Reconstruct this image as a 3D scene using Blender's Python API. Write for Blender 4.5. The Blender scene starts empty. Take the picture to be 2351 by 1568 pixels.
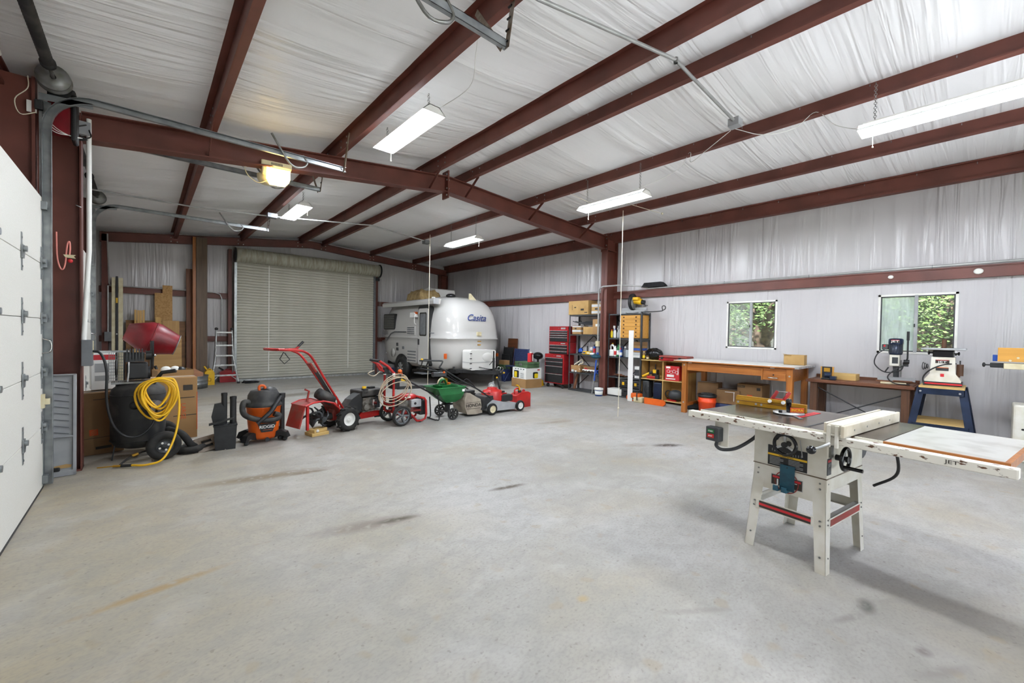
import bpy, math, random
from mathutils import Matrix, Vector, Euler
random.seed(7)
R = math.radians
sc = bpy.context.scene
col = sc.collection

# ---------------------------------------------------------------- camera
YAW, PIT, ROL, HC = 0.7245876, -0.01973533, 0.01763069, 1.45
fw = Vector((math.sin(YAW)*math.cos(PIT), math.cos(YAW)*math.cos(PIT), math.sin(PIT)))
rt = Vector((math.cos(YAW), -math.sin(YAW), 0)); up = rt.cross(fw)
r2 = rt*math.cos(ROL)+up*math.sin(ROL); u2 = -rt*math.sin(ROL)+up*math.cos(ROL)
cam = bpy.data.cameras.new('camera'); camo = bpy.data.objects.new('camera', cam); col.objects.link(camo)
cam.sensor_width = 36; cam.sensor_fit = 'HORIZONTAL'; cam.lens = 953.15*36/2351; cam.clip_start = .02; cam.clip_end = 500
m = Matrix.Identity(4)
for i in range(3):
    m[i][0] = r2[i]; m[i][1] = u2[i]; m[i][2] = -fw[i]
m[2][3] = HC
camo.matrix_world = m
sc.camera = camo
# ---------------------------------------------------------------- world, exposure
w = bpy.data.worlds.new('world'); sc.world = w; w.use_nodes = True
nt = w.node_tree; bg = nt.nodes['Background']
sky = nt.nodes.new('ShaderNodeTexSky'); sky.sky_type = 'NISHITA'; sky.sun_disc = False
sky.sun_elevation = R(50); sky.sun_rotation = R(200); sky.air_density = 1.0; sky.dust_density = 1.5
nt.links.new(sky.outputs[0], bg.inputs[0]); bg.inputs[1].default_value = 0.12
vs = sc.view_settings
vs.view_transform = 'Standard'; vs.look = 'None'; vs.gamma = 1; vs.exposure = 1.27; vs.use_curve_mapping = False
TUBE = 105.0          # emission of the fluorescent tubes
sun = bpy.data.lights.new('sun', 'SUN'); suno = bpy.data.objects.new('sun', sun); col.objects.link(suno)
sun.energy = 12.0; sun.angle = R(3); suno.rotation_euler = Vector((.5, -.25, -.83)).to_track_quat('-Z', 'Y').to_euler()

# ---------------------------------------------------------------- materials
def lin(h):
    if not isinstance(h, str): return tuple(h)+(1,)
    c = [int(h[i:i+2], 16)/255 for i in (0, 2, 4)]
    return tuple((x/12.92 if x <= .04045 else ((x+.055)/1.055)**2.4) for x in c)+(1,)
M = {}
def mat(name, c, c2=None, rough=.5, metal=0, scale=8, stretch=(1, 1, 1), amt=1.0, bump=0, bscale=None, detail=2, emit=0, spec=.5, lo=.4, hi=.65, coat=0, alpha=1, trans=0):
    m = bpy.data.materials.new(name); m.use_nodes = True; M[name] = m
    n = m.node_tree.nodes; L = m.node_tree.links; b = n['Principled BSDF']
    b.inputs['Base Color'].default_value = lin(c); b.inputs['Roughness'].default_value = rough; b.inputs['Metallic'].default_value = metal
    b.inputs['Specular IOR Level'].default_value = spec; b.inputs['Coat Weight'].default_value = coat
    b.inputs['Alpha'].default_value = alpha; b.inputs['Transmission Weight'].default_value = trans
    if emit:
        b.inputs['Emission Color'].default_value = lin(c); b.inputs['Emission Strength'].default_value = emit
    tc = n.new('ShaderNodeTexCoord'); mp = n.new('ShaderNodeMapping'); mp.inputs['Scale'].default_value = stretch
    L.new(tc.outputs['Object'], mp.inputs['Vector'])
    nz = n.new('ShaderNodeTexNoise'); nz.inputs['Scale'].default_value = scale; nz.inputs['Detail'].default_value = detail
    L.new(mp.outputs[0], nz.inputs['Vector'])
    if c2 is not None:
        mr = n.new('ShaderNodeMapRange'); mr.inputs['From Min'].default_value = lo; mr.inputs['From Max'].default_value = hi; mr.inputs['To Max'].default_value = amt
        mx = n.new('ShaderNodeMix'); mx.data_type = 'RGBA'; mx.inputs[6].default_value = lin(c); mx.inputs[7].default_value = lin(c2)
        L.new(nz.outputs[0], mr.inputs[0]); L.new(mr.outputs[0], mx.inputs[0]); L.new(mx.outputs[2], b.inputs['Base Color'])
    if bump:
        bp = n.new('ShaderNodeBump'); bp.inputs['Strength'].default_value = bump; bp.inputs['Distance'].default_value = .02
        src = nz
        if bscale:
            src = n.new('ShaderNodeTexNoise'); src.inputs['Scale'].default_value = bscale; L.new(mp.outputs[0], src.inputs['Vector'])
        L.new(src.outputs[0], bp.inputs['Height']); L.new(bp.outputs[0], b.inputs['Normal'])
    return m
def wood(name, c, c2, axis='z', rough=.55, f=1.0):
    st = {'x': (1.2, 22, 22), 'y': (22, 1.2, 22), 'z': (22, 22, 1.2)}[axis]
    return mat(name, c, c2, rough=rough, scale=1.6*f, stretch=st, detail=5, bump=.12, lo=.35, hi=.7)

mat('steel_red', '6d3c31', '5c3228', rough=.5, scale=3, lo=.4, hi=.7)
mat('galv', 'a9adae', '8f9496', rough=.38, metal=.75, scale=9)
mat('galv_rust', '8d8378', '6e5a45', rough=.5, metal=.5, scale=14)
mat('dull_metal', '8c8c8a', '77766f', rough=.45, metal=.6, scale=12)
mat('chrome', 'd0d0d0', rough=.15, metal=1)
mat('alu', 'c4c5c4', 'a5a6a4', rough=.35, metal=.7, scale=14)
mat('conduit', 'b4b4b2', 'a2a2a0', rough=.4, metal=.5, scale=6)
mat('door_white', 'dcdad3', 'd3d0c6', rough=.55, scale=160, bump=.12, detail=2)
mat('white', 'e9e7e1', 'dddad2', rough=.45, scale=6)
mat('white_gloss', 'c0beba', rough=.14, spec=.6, coat=.4)
mat('white_plastic', 'e8e7e2', rough=.35)
mat('cream', 'd9cfae', 'cbbd95', rough=.5, scale=10)
mat('rollup', 'c2bfb2', 'b6b3a5', rough=.5, scale=3, stretch=(1, 1, 6))
mat('rollup_roll', 'aaa899', '918c78', rough=.5, scale=4, stretch=(6, 1, 1))
mat('black', '1a1a1b', '232324', rough=.5, scale=12)
mat('black_gloss', '0f0f11', rough=.18)
mat('black_dusty', '232323', '4d4a45', rough=.65, scale=7, lo=.45, hi=.8)
mat('rubber', '1d1c1b', '35322d', rough=.85, scale=10, bump=.1, lo=.45, hi=.8)
mat('dark_grey', '3b3d3f', '2e3031', rough=.5, scale=10)
mat('mid_grey', '6c6e70', '606264', rough=.5, scale=10)
mat('light_grey', 'a8a9a8', '97989a', rough=.5, scale=5)
mat('red', 'b8201c', '9c1a17', rough=.35, scale=6)
mat('red_tool', 'a31a20', '8d161b', rough=.3, scale=6)
mat('red_dusty', '9c3029', '7f4a3f', rough=.6, scale=7, lo=.4, hi=.75)
mat('red_drum', '8a1420', '6d0f18', rough=.4, scale=4)
mat('orange', 'e2651b', 'd0560f', rough=.45, scale=5)
mat('orange_bucket', 'e4491a', rough=.4)
mat('yellow', 'e8b81a', 'dca90f', rough=.45, scale=8)
mat('yellow_hose', 'e8b416', rough=.5)
mat('gold', 'b98a24', 'a87a1a', rough=.35, metal=.25, scale=7)
mat('green', '1f7038', '19602f', rough=.45, scale=6)
mat('green_box', '4d6845', '3b5236', rough=.6, scale=9)
mat('blue', '2450a8', rough=.45)
mat('blue_dark', '24345f', '1d2b52', rough=.55, scale=8)
mat('teal', '1d4f60', '173f4e', rough=.5, scale=18)
mat('purple', '8a3fae', rough=.4)
mat('bottle_brown', '7c5626', rough=.3)
mat('cardboard', 'a98356', '9b764a', rough=.8, scale=3, lo=.35, hi=.7)
mat('cardboard_dark', '8c6a45', '7d5d3b', rough=.8, scale=3)
mat('cardboard_tan', 'b9965f', 'a9854f', rough=.8, scale=4)
mat('tape', 'c7cacb', rough=.35)
mat('print_dark', '39332c', rough=.8)
mat('print_orange', 'd1561f', rough=.7)
mat('print_white', 'efefea', rough=.6)
mat('print_red', 'c3242a', rough=.5)
mat('print_yellow', 'f0d11c', rough=.5)
mat('print_blue', '2f3f78', rough=.5)
mat('tarp', '9c8459', '7d6641', rough=.85, scale=9, bump=.5, bscale=12)
mat('canvas', 'a89d8c', '93877a', rough=.85, scale=7, bump=.15, bscale=60)
mat('foam', 'e6e4dd', rough=.8)
mat('rope', 'd8cfb8', rough=.8)
mat('pink', 'e08a7d', rough=.6)
mat('hose_tan', 'b5a48d', rough=.5)
mat('engine', '8d8a82', '5d5244', rough=.5, metal=.4, scale=20)
mat('cast_iron', '6a5f52', '3f2d20', rough=.24, metal=.55, scale=5, lo=.4, hi=.62, detail=6)
mat('saw_white', 'dedace', 'd2ccbb', rough=.45, scale=9)
mat('saw_rail', 'e2ddcf', '5a3a22', rough=.45, scale=24, stretch=(1, 2, 2), lo=.59, hi=.64, detail=8)
mat('laminate', 'bdbbb4', '98938a', rough=.32, scale=7, detail=7, lo=.45, hi=.75)
mat('blue_steel', '26324a', '1c263a', rough=.3, metal=.35, scale=7)
mat('maple', 'ddd3bf', 'cbbfa6', rough=.45, scale=9, detail=6)
mat('glass_dark', '101214', rough=.06, spec=.8)
mat('bag', '141414', '1e1e1e', rough=.22, scale=8, bump=1.0, bscale=14)
mat('cloth_black', '161617', '202022', rough=.9, scale=20, bump=.5, bscale=20)
mat('fabric_blue', '27345c', '1e2a4e', rough=.85, scale=20)
mat('bark', '6b5a4a', '463a2f', rough=.9, scale=9, bump=.6)
mat('leaf', '5f7a3a', '48612a', rough=.6, scale=3)
mat('leaf_dark', '4f6238', '3d4f2a', rough=.6, scale=3)
mat('grass', '6f7a4a', '86835e', rough=.9, scale=2)
mat('clear_plastic', 'cfd6d8', rough=.2, alpha=.55)
mat('pipe_white', 'e6e4e0', rough=.5)
mat('lamp_tube', 'eff6ff', emit=TUBE); mat('lamp_tube_far', 'eff6ff', emit=TUBE*1.35)
mat('lamp_warm', 'ffdc8a', emit=4.5)
mat('opener', 'd9cda6', rough=.4)
wood('wood_orange', 'a8672a', '8a4f1c', 'x', .4)
wood('wood_orange_z', 'a8672a', '8a4f1c', 'z', .4)
wood('wood_dark', '5c3a22', '432a18', 'z')
wood('wood_dark_x', '6a3d22', '4e2b17', 'x')
wood('wood_red_z', '7a4a2a', '62381f', 'z')
wood('wood_grey_z', '65503a', '4b3a2a', 'z')
wood('ply', 'c29a5f', 'a67b42', 'x', f=.35)
wood('ply_z', 'c49c60', 'a87d44', 'z', f=.35)
wood('ply_dark', '8a5f32', '6f4a26', 'x', f=.35)
wood('pine', 'd0b071', 'b99554', 'x', .6, f=.8)
wood('pine_z', 'd0a866', 'b98e4c', 'z', .6, f=.8)
wood('drawer_wood', 'd29a45', 'c08a38', 'x', .45, f=.6)
mat('osb', 'ba9360', 'a47c48', rough=.8, scale=26)

def vinyl(name, stretch, c='f0efee', c2='e6e3e1', bump=.35, rough=.33):
    """white reinforced vinyl facing of the insulation, with long soft folds"""
    m = mat(name, c, c2, rough=rough, scale=.5, stretch=tuple(1+(x-1)*.25 for x in stretch), detail=1)
    n = m.node_tree.nodes; L = m.node_tree.links; b = n['Principled BSDF']
    mp = n.new('ShaderNodeMapping'); mp.inputs['Scale'].default_value = stretch; L.new([x for x in n if x.type == 'TEX_COORD'][0].outputs['Object'], mp.inputs[0])
    a = n.new('ShaderNodeTexNoise'); a.inputs['Scale'].default_value = 2.0; a.inputs['Detail'].default_value = 2; a.inputs['Distortion'].default_value = .5
    d = n.new('ShaderNodeTexNoise'); d.inputs['Scale'].default_value = .35; d.inputs['Detail'].default_value = 1
    L.new(mp.outputs[0], a.inputs['Vector']); L.new(mp.outputs[0], d.inputs['Vector'])
    mul = n.new('ShaderNodeMath'); mul.operation = 'MULTIPLY'
    mr = n.new('ShaderNodeMapRange'); mr.inputs['From Min'].default_value = .35; mr.inputs['From Max'].default_value = .65
    L.new(d.outputs[0], mr.inputs[0]); L.new(a.outputs[0], mul.inputs[0]); L.new(mr.outputs[0], mul.inputs[1])
    bp = n.new('ShaderNodeBump'); bp.inputs['Strength'].default_value = bump; bp.inputs['Distance'].default_value = .09
    L.new(mul.outputs[0], bp.inputs['Height']); L.new(bp.outputs[0], b.inputs['Normal'])
    return m
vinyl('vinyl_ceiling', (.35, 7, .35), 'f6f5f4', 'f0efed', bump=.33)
vinyl('vinyl_wall_shaded_y', (1, 5, .3), 'c7c4c4', 'bdb9ba', bump=.7, rough=.27)  # same vinyl as the ceiling; dimmer wall light is put into the colour
vinyl('vinyl_wall_shaded_x', (5, 1, .3), 'c7c4c4', 'bdb9ba', bump=.7, rough=.27)  # darkened like the other walls to stand for grazing light

def concrete():
    m = mat('concrete', 'aaa8a4', '98948b', rough=.5, scale=.55, detail=4, lo=.35, hi=.68)
    n = m.node_tree.nodes; L = m.node_tree.links; b = n['Principled BSDF']
    tc = [x for x in n if x.type == 'TEX_COORD'][0]
    cur = [x for x in n if x.type == 'MIX'][0].outputs[2]
    def noise(scale, st=(1, 1, 1), det=6, rot=0, dist=0):
        mp = n.new('ShaderNodeMapping'); mp.inputs['Scale'].default_value = st; mp.inputs['Rotation'].default_value = (0, 0, R(rot))
        z = n.new('ShaderNodeTexNoise'); z.inputs['Scale'].default_value = scale; z.inputs['Detail'].default_value = det; z.inputs['Distortion'].default_value = dist
        L.new(tc.outputs['Object'], mp.inputs['Vector']); L.new(mp.outputs[0], z.inputs['Vector']); return z.outputs[0]
    def rng(src, a, c, t0=0, t1=1):
        r = n.new('ShaderNodeMapRange'); r.inputs['From Min'].default_value = a; r.inputs['From Max'].default_value = c
        r.inputs['To Min'].default_value = t0; r.inputs['To Max'].default_value = t1; L.new(src, r.inputs[0]); return r.outputs[0]
    def mixc(f, c):
        nonlocal cur
        x = n.new('ShaderNodeMix'); x.data_type = 'RGBA'; L.new(f, x.inputs[0]); L.new(cur, x.inputs[6]); x.inputs[7].default_value = lin(c); cur = x.outputs[2]
    def mulv(a, c):
        x = n.new('ShaderNodeMath'); x.operation = 'MULTIPLY'; L.new(a, x.inputs[0])
        if isinstance(c, float): x.inputs[1].default_value = c
        else: L.new(c, x.inputs[1])
        return x.outputs[0]
    sx = n.new('ShaderNodeSeparateXYZ'); L.new(tc.outputs['Object'], sx.inputs[0])
    dust = mulv(rng(sx.outputs['X'], 2.4, -.6, 0, 1), rng(noise(.8, (1, 1, 1), 2, dist=.6), .3, .62, .2, .85))
    mixc(dust, 'a4967a')                                                               # red-tan dirt blown in along the overhead doors
    mixc(rng(noise(1.1, (1, 1, 1), 3, dist=.6), .5, .72, 0, .5), '9f937c')            # sandy drift
    mixc(rng(noise(2.0, (.5, 1.5, 1), 4, -18, .9), .5, .74, 0, .35), '8a867d')    # trowel sweeps
    mixc(rng(noise(5, (.3, 2.0, 1), 2, 24, .6), .56, .8, 0, .2), '857f73')
    mixc(rng(noise(7, (.9, 1.2, 1), 4, -12, .8), .44, .66, 0, .4), '8d8a84')
    mixc(rng(noise(55, (.8, 1.2, 1), 1, -20), .45, .7, 0, .38), '88847c')
    mixc(rng(noise(3, (1, 1, 1), 3, 0, .5), .55, .78, 0, .3), 'c2c0bb')
    mixc(rng(noise(7, (1, 1, 1), 1), .66, .74, 0, .45), '9a8c74')
    mixc(rng(noise(38, (1, 1, 1), 1), .66, .74, 0, .4), '6f685d')                  # specks
    # oil and rust marks on the slab: x, y, length, width, angle, strength, colour
    spot = rng(noise(14, (1, 1, 1), 3, 0, .5), .27, .47)
    for x, y, a, c, t, s, cl in ((1.26, 2.99, .46, .12, -14, .85, '7a7068'), (1.46, 2.945, .2, .05, -14, 1, '524939'), (2.56, 2.92, .24, .05, -12, 1, '514839'), (.88, 4.62, .75, .13, -10, .9, '7a6d55'),
                                 (1.25, 4.5, .22, .05, -10, .9, '6a5c44'), (5.2, 2.72, .25, .1, -32, 1, '3a3029'), (4.85, 3.0, .26, .12, -30, .8, '8a8275'), (2.94, .375, .1, .05, 10, .95, '5d5b55'), (2.74, .42, .15, .03, -25, .7, '807b75'),
                                 (2.72, .14, .05, .04, 0, .9, '77706c'), (2.62, .07, .2, .035, -30, .7, '857f7a'), (5.1, 4.6, .5, .1, -12, .8, '857a68'), (1.8, 1.41, .05, .04, 0, .8, 'a8946f'), (.05, 2.98, .42, .05, 9, .7, '9c7f4c'),
                                 (2.5, 10.1, 1.3, .3, 8, .8, '6f675a'), (1.45, 9.7, .9, .2, 6, .8, '6f675a'), (3.3, 11.1, 1.1, .15, 4, .7, '6f675a'), (1.55, 8.3, .7, .14, 8, .7, '82705a'), (2.2, .95, .3, .03, -35, .6, '8a857d'), (1.66, 6.03, .36, .2, 0, .7, '7a6f5c'), (3.4, -.4, .8, .12, -30, .5, '928a7e'), (4.2, 1.6, .5, .1, -40, .5, '948c80')):
        mp = n.new('ShaderNodeMapping'); mp.vector_type = 'TEXTURE'
        mp.inputs['Location'].default_value = (x, y, 0); mp.inputs['Rotation'].default_value = (0, 0, R(t)); mp.inputs['Scale'].default_value = (a, c, 1)
        L.new(tc.outputs['Object'], mp.inputs['Vector'])
        ln = n.new('ShaderNodeVectorMath'); ln.operation = 'LENGTH'; L.new(mp.outputs[0], ln.inputs[0])
        f = mulv(rng(ln.outputs['Value'], 1.0, .3), spot)
        mixc(mulv(f, float(s)), cl)
    L.new(cur, b.inputs['Base Color'])
    L.new(rng(noise(1.3, (1, 1, 1), 2), .3, .7, .5, .68), b.inputs['Roughness'])
    bp = n.new('ShaderNodeBump'); bp.inputs['Strength'].default_value = .12; bp.inputs['Distance'].default_value = .01
    L.new(noise(30, (.7, 1.4, 1), 2, -15), bp.inputs['Height']); L.new(bp.outputs[0], b.inputs['Normal'])
concrete()
def hazy(name, a, c='dfe8e6'):
    """window glass with a film of dirt and dried condensation"""
    m = bpy.data.materials.new(name); m.use_nodes = True; M[name] = m
    n = m.node_tree.nodes; L = m.node_tree.links; out = [x for x in n if x.type == 'OUTPUT_MATERIAL'][0]
    b = n['Principled BSDF']; b.inputs['Base Color'].default_value = lin(c); b.inputs['Roughness'].default_value = .9
    tl = n.new('ShaderNodeBsdfTranslucent'); tl.inputs[0].default_value = lin(c)
    tr = n.new('ShaderNodeBsdfTransparent'); gl = n.new('ShaderNodeBsdfGlossy'); gl.inputs['Roughness'].default_value = .05
    clear = n.new('ShaderNodeMixShader'); clear.inputs[0].default_value = .05; L.new(tr.outputs[0], clear.inputs[1]); L.new(gl.outputs[0], clear.inputs[2])
    tc = n.new('ShaderNodeTexCoord'); mp = n.new('ShaderNodeMapping'); mp.inputs['Scale'].default_value = (1, 9, 1.2)
    nz = n.new('ShaderNodeTexNoise'); nz.inputs['Scale'].default_value = 3.0; nz.inputs['Detail'].default_value = 6
    L.new(tc.outputs['Object'], mp.inputs[0]); L.new(mp.outputs[0], nz.inputs[0])
    mr = n.new('ShaderNodeMapRange'); mr.inputs['From Min'].default_value = .25; mr.inputs['From Max'].default_value = .7; mr.inputs['To Min'].default_value = a*.45; mr.inputs['To Max'].default_value = a
    L.new(nz.outputs[0], mr.inputs[0])
    film = n.new('ShaderNodeMixShader'); film.inputs[0].default_value = .5; L.new(tl.outputs[0], film.inputs[1]); L.new(b.outputs[0], film.inputs[2])
    mx = n.new('ShaderNodeMixShader'); L.new(mr.outputs[0], mx.inputs[0]); L.new(clear.outputs[0], mx.inputs[1]); L.new(film.outputs[0], mx.inputs[2]); L.new(mx.outputs[0], out.inputs[0])
mat('apron', 'd3d6d8', 'c4c8cc', rough=.8, scale=2)  # pale so the added slab bounces daylight in through the back door
def shade(name, a):
    m = mat(name, 'f0f0ee', rough=.4); n = m.node_tree.nodes; L = m.node_tree.links; b = n['Principled BSDF']; out = [x for x in n if x.type == 'OUTPUT_MATERIAL'][0]
    tl = n.new('ShaderNodeBsdfTranslucent'); tl.inputs[0].default_value = lin('f4f4f2'); mx = n.new('ShaderNodeMixShader'); mx.inputs[0].default_value = a
    L.new(b.outputs[0], mx.inputs[1]); L.new(tl.outputs[0], mx.inputs[2]); L.new(mx.outputs[0], out.inputs[0])
shade('lamp_shade', .28)  # reflector made translucent so tube light leaks up and brightens the ceiling
hazy('glass_clear', .03); hazy('glass_hazy', .75); hazy('glass_film', .3)

# ---------------------------------------------------------------- geometry helpers
class G:
    def __init__(s): s.v = []; s.f = []; s.s = []
    def add(s, vs, fs, sm=False):
        k = len(s.v); s.v += [tuple(p) for p in vs]; s.f += [tuple(i+k for i in f) for f in fs]; s.s += [sm]*len(fs); return s
    def bx(s, x0, x1, y0, y1, z0, z1):
        return s.add([(x, y, z) for x in (x0, x1) for y in (y0, y1) for z in (z0, z1)],
                     [(0, 1, 3, 2), (4, 6, 7, 5), (0, 4, 5, 1), (2, 3, 7, 6), (0, 2, 6, 4), (1, 5, 7, 3)])
    def box(s, c, d, r=(0, 0, 0)):
        E = Euler([R(a) for a in r]).to_matrix(); c = Vector(c)
        return s.add([c+E@Vector((x*d[0]/2, y*d[1]/2, z*d[2]/2)) for x in (-1, 1) for y in (-1, 1) for z in (-1, 1)],
                     [(0, 1, 3, 2), (4, 6, 7, 5), (0, 4, 5, 1), (2, 3, 7, 6), (0, 2, 6, 4), (1, 5, 7, 3)])
    def bar(s, a, b, w, h, upv=(0, 0, 1)):
        """square bar from a to b, width w, height h"""
        a = Vector(a); b = Vector(b); d = (b-a).normalized(); u = Vector(upv)
        if abs(d.dot(u)) > .98: u = Vector((1, 0, 0))
        x = d.cross(u).normalized(); y = x.cross(d).normalized()
        vs = [p+x*(i*w/2)+y*(j*h/2) for p in (a, b) for i in (-1, 1) for j in (-1, 1)]
        return s.add(vs, [(0, 1, 3, 2), (4, 6, 7, 5), (0, 4, 5, 1), (2, 3, 7, 6), (0, 2, 6, 4), (1, 5, 7, 3)])
    def cyl(s, a, b, r, r2=None, n=14, cap=True):
        a = Vector(a); b = Vector(b); d = (b-a).normalized(); u = Vector((0, 0, 1)) if abs(d.z) < .9 else Vector((1, 0, 0))
        x = d.cross(u).normalized(); y = x.cross(d); r2 = r if r2 is None else r2
        ring = lambda p, q: [p+(x*math.cos(t*2*math.pi/n)+y*math.sin(t*2*math.pi/n))*q for t in range(n)]
        A = ring(a, r); Bq = ring(b, r2)
        s.add(A+Bq, [(i, i+n, (i+1) % n+n, (i+1) % n) for i in range(n)], True)
        if cap: s.add(A, [tuple(range(n))]); s.add(Bq, [tuple(range(n-1, -1, -1))])
        return s
    def tube(s, pts, r, n=8, closed=False, cap=True):
        P = [Vector(p) for p in pts]; k = len(P); vs = []
        rr = r if isinstance(r, (list, tuple)) else [r]*k
        prev = None
        for i in range(k):
            if closed: d = P[(i+1) % k]-P[i-1]
            else: d = P[min(i+1, k-1)]-P[max(i-1, 0)]
            if d.length < 1e-9: d = Vector((0, 0, 1))
            d.normalize()
            if prev is None:
                u = Vector((0, 0, 1)) if abs(d.z) < .9 else Vector((1, 0, 0)); x = d.cross(u).normalized()
            else:
                x = prev-d*prev.dot(d); x = x.normalized() if x.length > 1e-6 else d.orthogonal().normalized()
            prev = x; y = d.cross(x)
            vs += [P[i]+(x*math.cos(t*2*math.pi/n)+y*math.sin(t*2*math.pi/n))*rr[i] for t in range(n)]
        m_ = k if closed else k-1
        s.add(vs, [(i*n+t, i*n+(t+1) % n, ((i+1) % k)*n+(t+1) % n, ((i+1) % k)*n+t) for i in range(m_) for t in range(n)], True)
        if cap and not closed:
            s.add(vs[:n], [tuple(range(n-1, -1, -1))]); s.add(vs[-n:], [tuple(range(n))])
        return s
    def lathe(s, prof, o=(0, 0, 0), d=(0, 0, 1), n=20, sm=True, a0=0, a1=360):
        o = Vector(o); d = Vector(d).normalized(); u = Vector((0, 0, 1)) if abs(d.z) < .9 else Vector((1, 0, 0))
        x = d.cross(u).normalized(); y = d.cross(x); k = len(prof); full = a1-a0 >= 360
        cnt = n if full else n+1
        vs = [o+d*h+(x*math.cos(R(a0+(a1-a0)*t/n))+y*math.sin(R(a0+(a1-a0)*t/n)))*r for t in range(cnt) for r, h in prof]
        fs = []
        for t in range(n):
            q = (t+1) % cnt
            for i in range(k-1): fs.append((t*k+i, q*k+i, q*k+i+1, t*k+i+1))
        return s.add(vs, fs, sm)
    def prism(s, poly, a, b, plane='xz'):
        """polygon (2D) extruded from a to b along the axis left over"""
        def P(p, h):
            return {'xz': (p[0], h, p[1]), 'xy': (p[0], p[1], h), 'yz': (h, p[0], p[1])}[plane]
        n = len(poly); A = [P(p, a) for p in poly]; Bq = [P(p, b) for p in poly]
        s.add(A+Bq, [(i, (i+1) % n, (i+1) % n+n, i+n) for i in range(n)])
        s.add(A, [tuple(range(n-1, -1, -1))]); s.add(Bq, [tuple(range(n))]); return s
    def sph(s, c, r, n=12, m=8):
        if not isinstance(r, (list, tuple)): r = (r, r, r)
        vs = [(c[0], c[1], c[2]-r[2])]+[(c[0]+r[0]*math.sin(math.pi*j/m)*math.cos(2*math.pi*i/n), c[1]+r[1]*math.sin(math.pi*j/m)*math.sin(2*math.pi*i/n), c[2]-r[2]*math.cos(math.pi*j/m)) for j in range(1, m) for i in range(n)]+[(c[0], c[1], c[2]+r[2])]
        fs = [(0, 1+(i+1) % n, 1+i) for i in range(n)]
        for j in range(m-2):
            for i in range(n): fs.append((1+j*n+i, 1+j*n+(i+1) % n, 1+(j+1)*n+(i+1) % n, 1+(j+1)*n+i))
        L = len(vs)-1; fs += [(L, 1+(m-2)*n+i, 1+(m-2)*n+(i+1) % n) for i in range(n)]
        return s.add(vs, fs, True)
    def torus(s, c, Rr, r, d=(0, 0, 1), n=24, k=8):
        d = Vector(d).normalized(); u = Vector((0, 0, 1)) if abs(d.z) < .9 else Vector((1, 0, 0)); x = d.cross(u).normalized(); y = d.cross(x); c = Vector(c)
        return s.tube([c+(x*math.cos(2*math.pi*i/n)+y*math.sin(2*math.pi*i/n))*Rr for i in range(n)], r, k, True)
    def obj(s, name, m, par=None, bev=0, loc=None, kind=None, seg=2):
        me = bpy.data.meshes.new(name); me.from_pydata(s.v, [], s.f); me.validate()
        if len(me.polygons) == len(s.s): me.polygons.foreach_set('use_smooth', s.s)
        me.materials.append(M[m]); o = bpy.data.objects.new(name, me); col.objects.link(o)
        if par is not None: o.parent = par
        if loc: o.location = loc
        if bev:
            b = o.modifiers.new('bevel', 'BEVEL'); b.width = bev; b.segments = seg; b.limit_method = 'ANGLE'; b.angle_limit = R(40)
        if kind or name.startswith('printed'): o['kind'] = kind or 'stuff'
        return o
def tag(o, label, cat, group=None):
    o['label'] = label; o['category'] = cat
    if group: o['group'] = group
    return o
def thing(name, label, cat, loc=(0, 0, 0), rz=0, group=None, rx=0, ry=0):
    o = bpy.data.objects.new(name, None); col.objects.link(o); o.empty_display_size = .1
    o.location = loc; o.rotation_euler = (R(rx), R(ry), R(rz)); return tag(o, label, cat, group)
def place(o, loc, rz=0, rx=0, ry=0):
    o.location = loc; o.rotation_euler = (R(rx), R(ry), R(rz)); return o
def struct(name, label=None):
    o = bpy.data.objects.new(name, None); col.objects.link(o); o['kind'] = 'structure'
    if label: o['label'] = label
    return o
def inst(o, loc, par=None, rot=None, name=None):
    c = o.copy(); col.objects.link(c); c.parent = par if par else o.parent; c.location = loc
    if rot: c.rotation_euler = rot
    return c
def dup(root, loc, rz, label):
    r = root.copy(); col.objects.link(r); r.location = loc; r.rotation_euler = (0, 0, R(rz)); r['label'] = label
    for ch in list(root.children):
        c = ch.copy(); col.objects.link(c); c.parent = r
        for g in ch.children:
            d = g.copy(); col.objects.link(d); d.parent = c
    return r
def text(s, size, m, par, loc, rot=(90, 0, 0), name='lettering', ext=.0008, shear=0, align='CENTER', sx=1, off=0):
    c = bpy.data.curves.new(name, 'FONT'); c.body = s; c.size = size; c.align_x = align; c.align_y = 'CENTER'; c.extrude = ext; c.shear = shear; c.offset = off
    c.materials.append(M[m]); o = bpy.data.objects.new(name, c); col.objects.link(o); o.parent = par; o.location = loc
    o.rotation_euler = tuple(R(a) for a in rot); o.scale = (sx, 1, 1); return o
def arc(c, r, a0, a1, n, plane='xz', h=0):
    out = []
    for i in range(n+1):
        t = R(a0+(a1-a0)*i/n); p = (c[0]+r*math.cos(t), c[1]+r*math.sin(t))
        out.append({'xz': (p[0], h, p[1]), 'yz': (h, p[0], p[1]), 'xy': (p[0], p[1], h)}[plane])
    return out
def smooth(pts, n=6):
    """Catmull-Rom through points"""
    P = [Vector(p) for p in pts]; P = [P[0]*2-P[1]]+P+[P[-1]*2-P[-2]]; out = []
    for i in range(1, len(P)-2):
        for k in range(n):
            t = k/n; a, b, c, d = P[i-1:i+3]
            out.append(.5*((2*b)+(-a+c)*t+(2*a-5*b+4*c-d)*t*t+(-a+3*b-3*c+d)*t**3))
    return out+[P[-2]]

sc.cycles.max_bounces = 4; sc.cycles.diffuse_bounces = 3; sc.cycles.glossy_bounces = 1; sc.cycles.transmission_bounces = 2; sc.cycles.transparent_max_bounces = 6
sc.cycles.caustics_reflective = False; sc.cycles.caustics_refractive = False; sc.cycles.adaptive_threshold = 0.05

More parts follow.
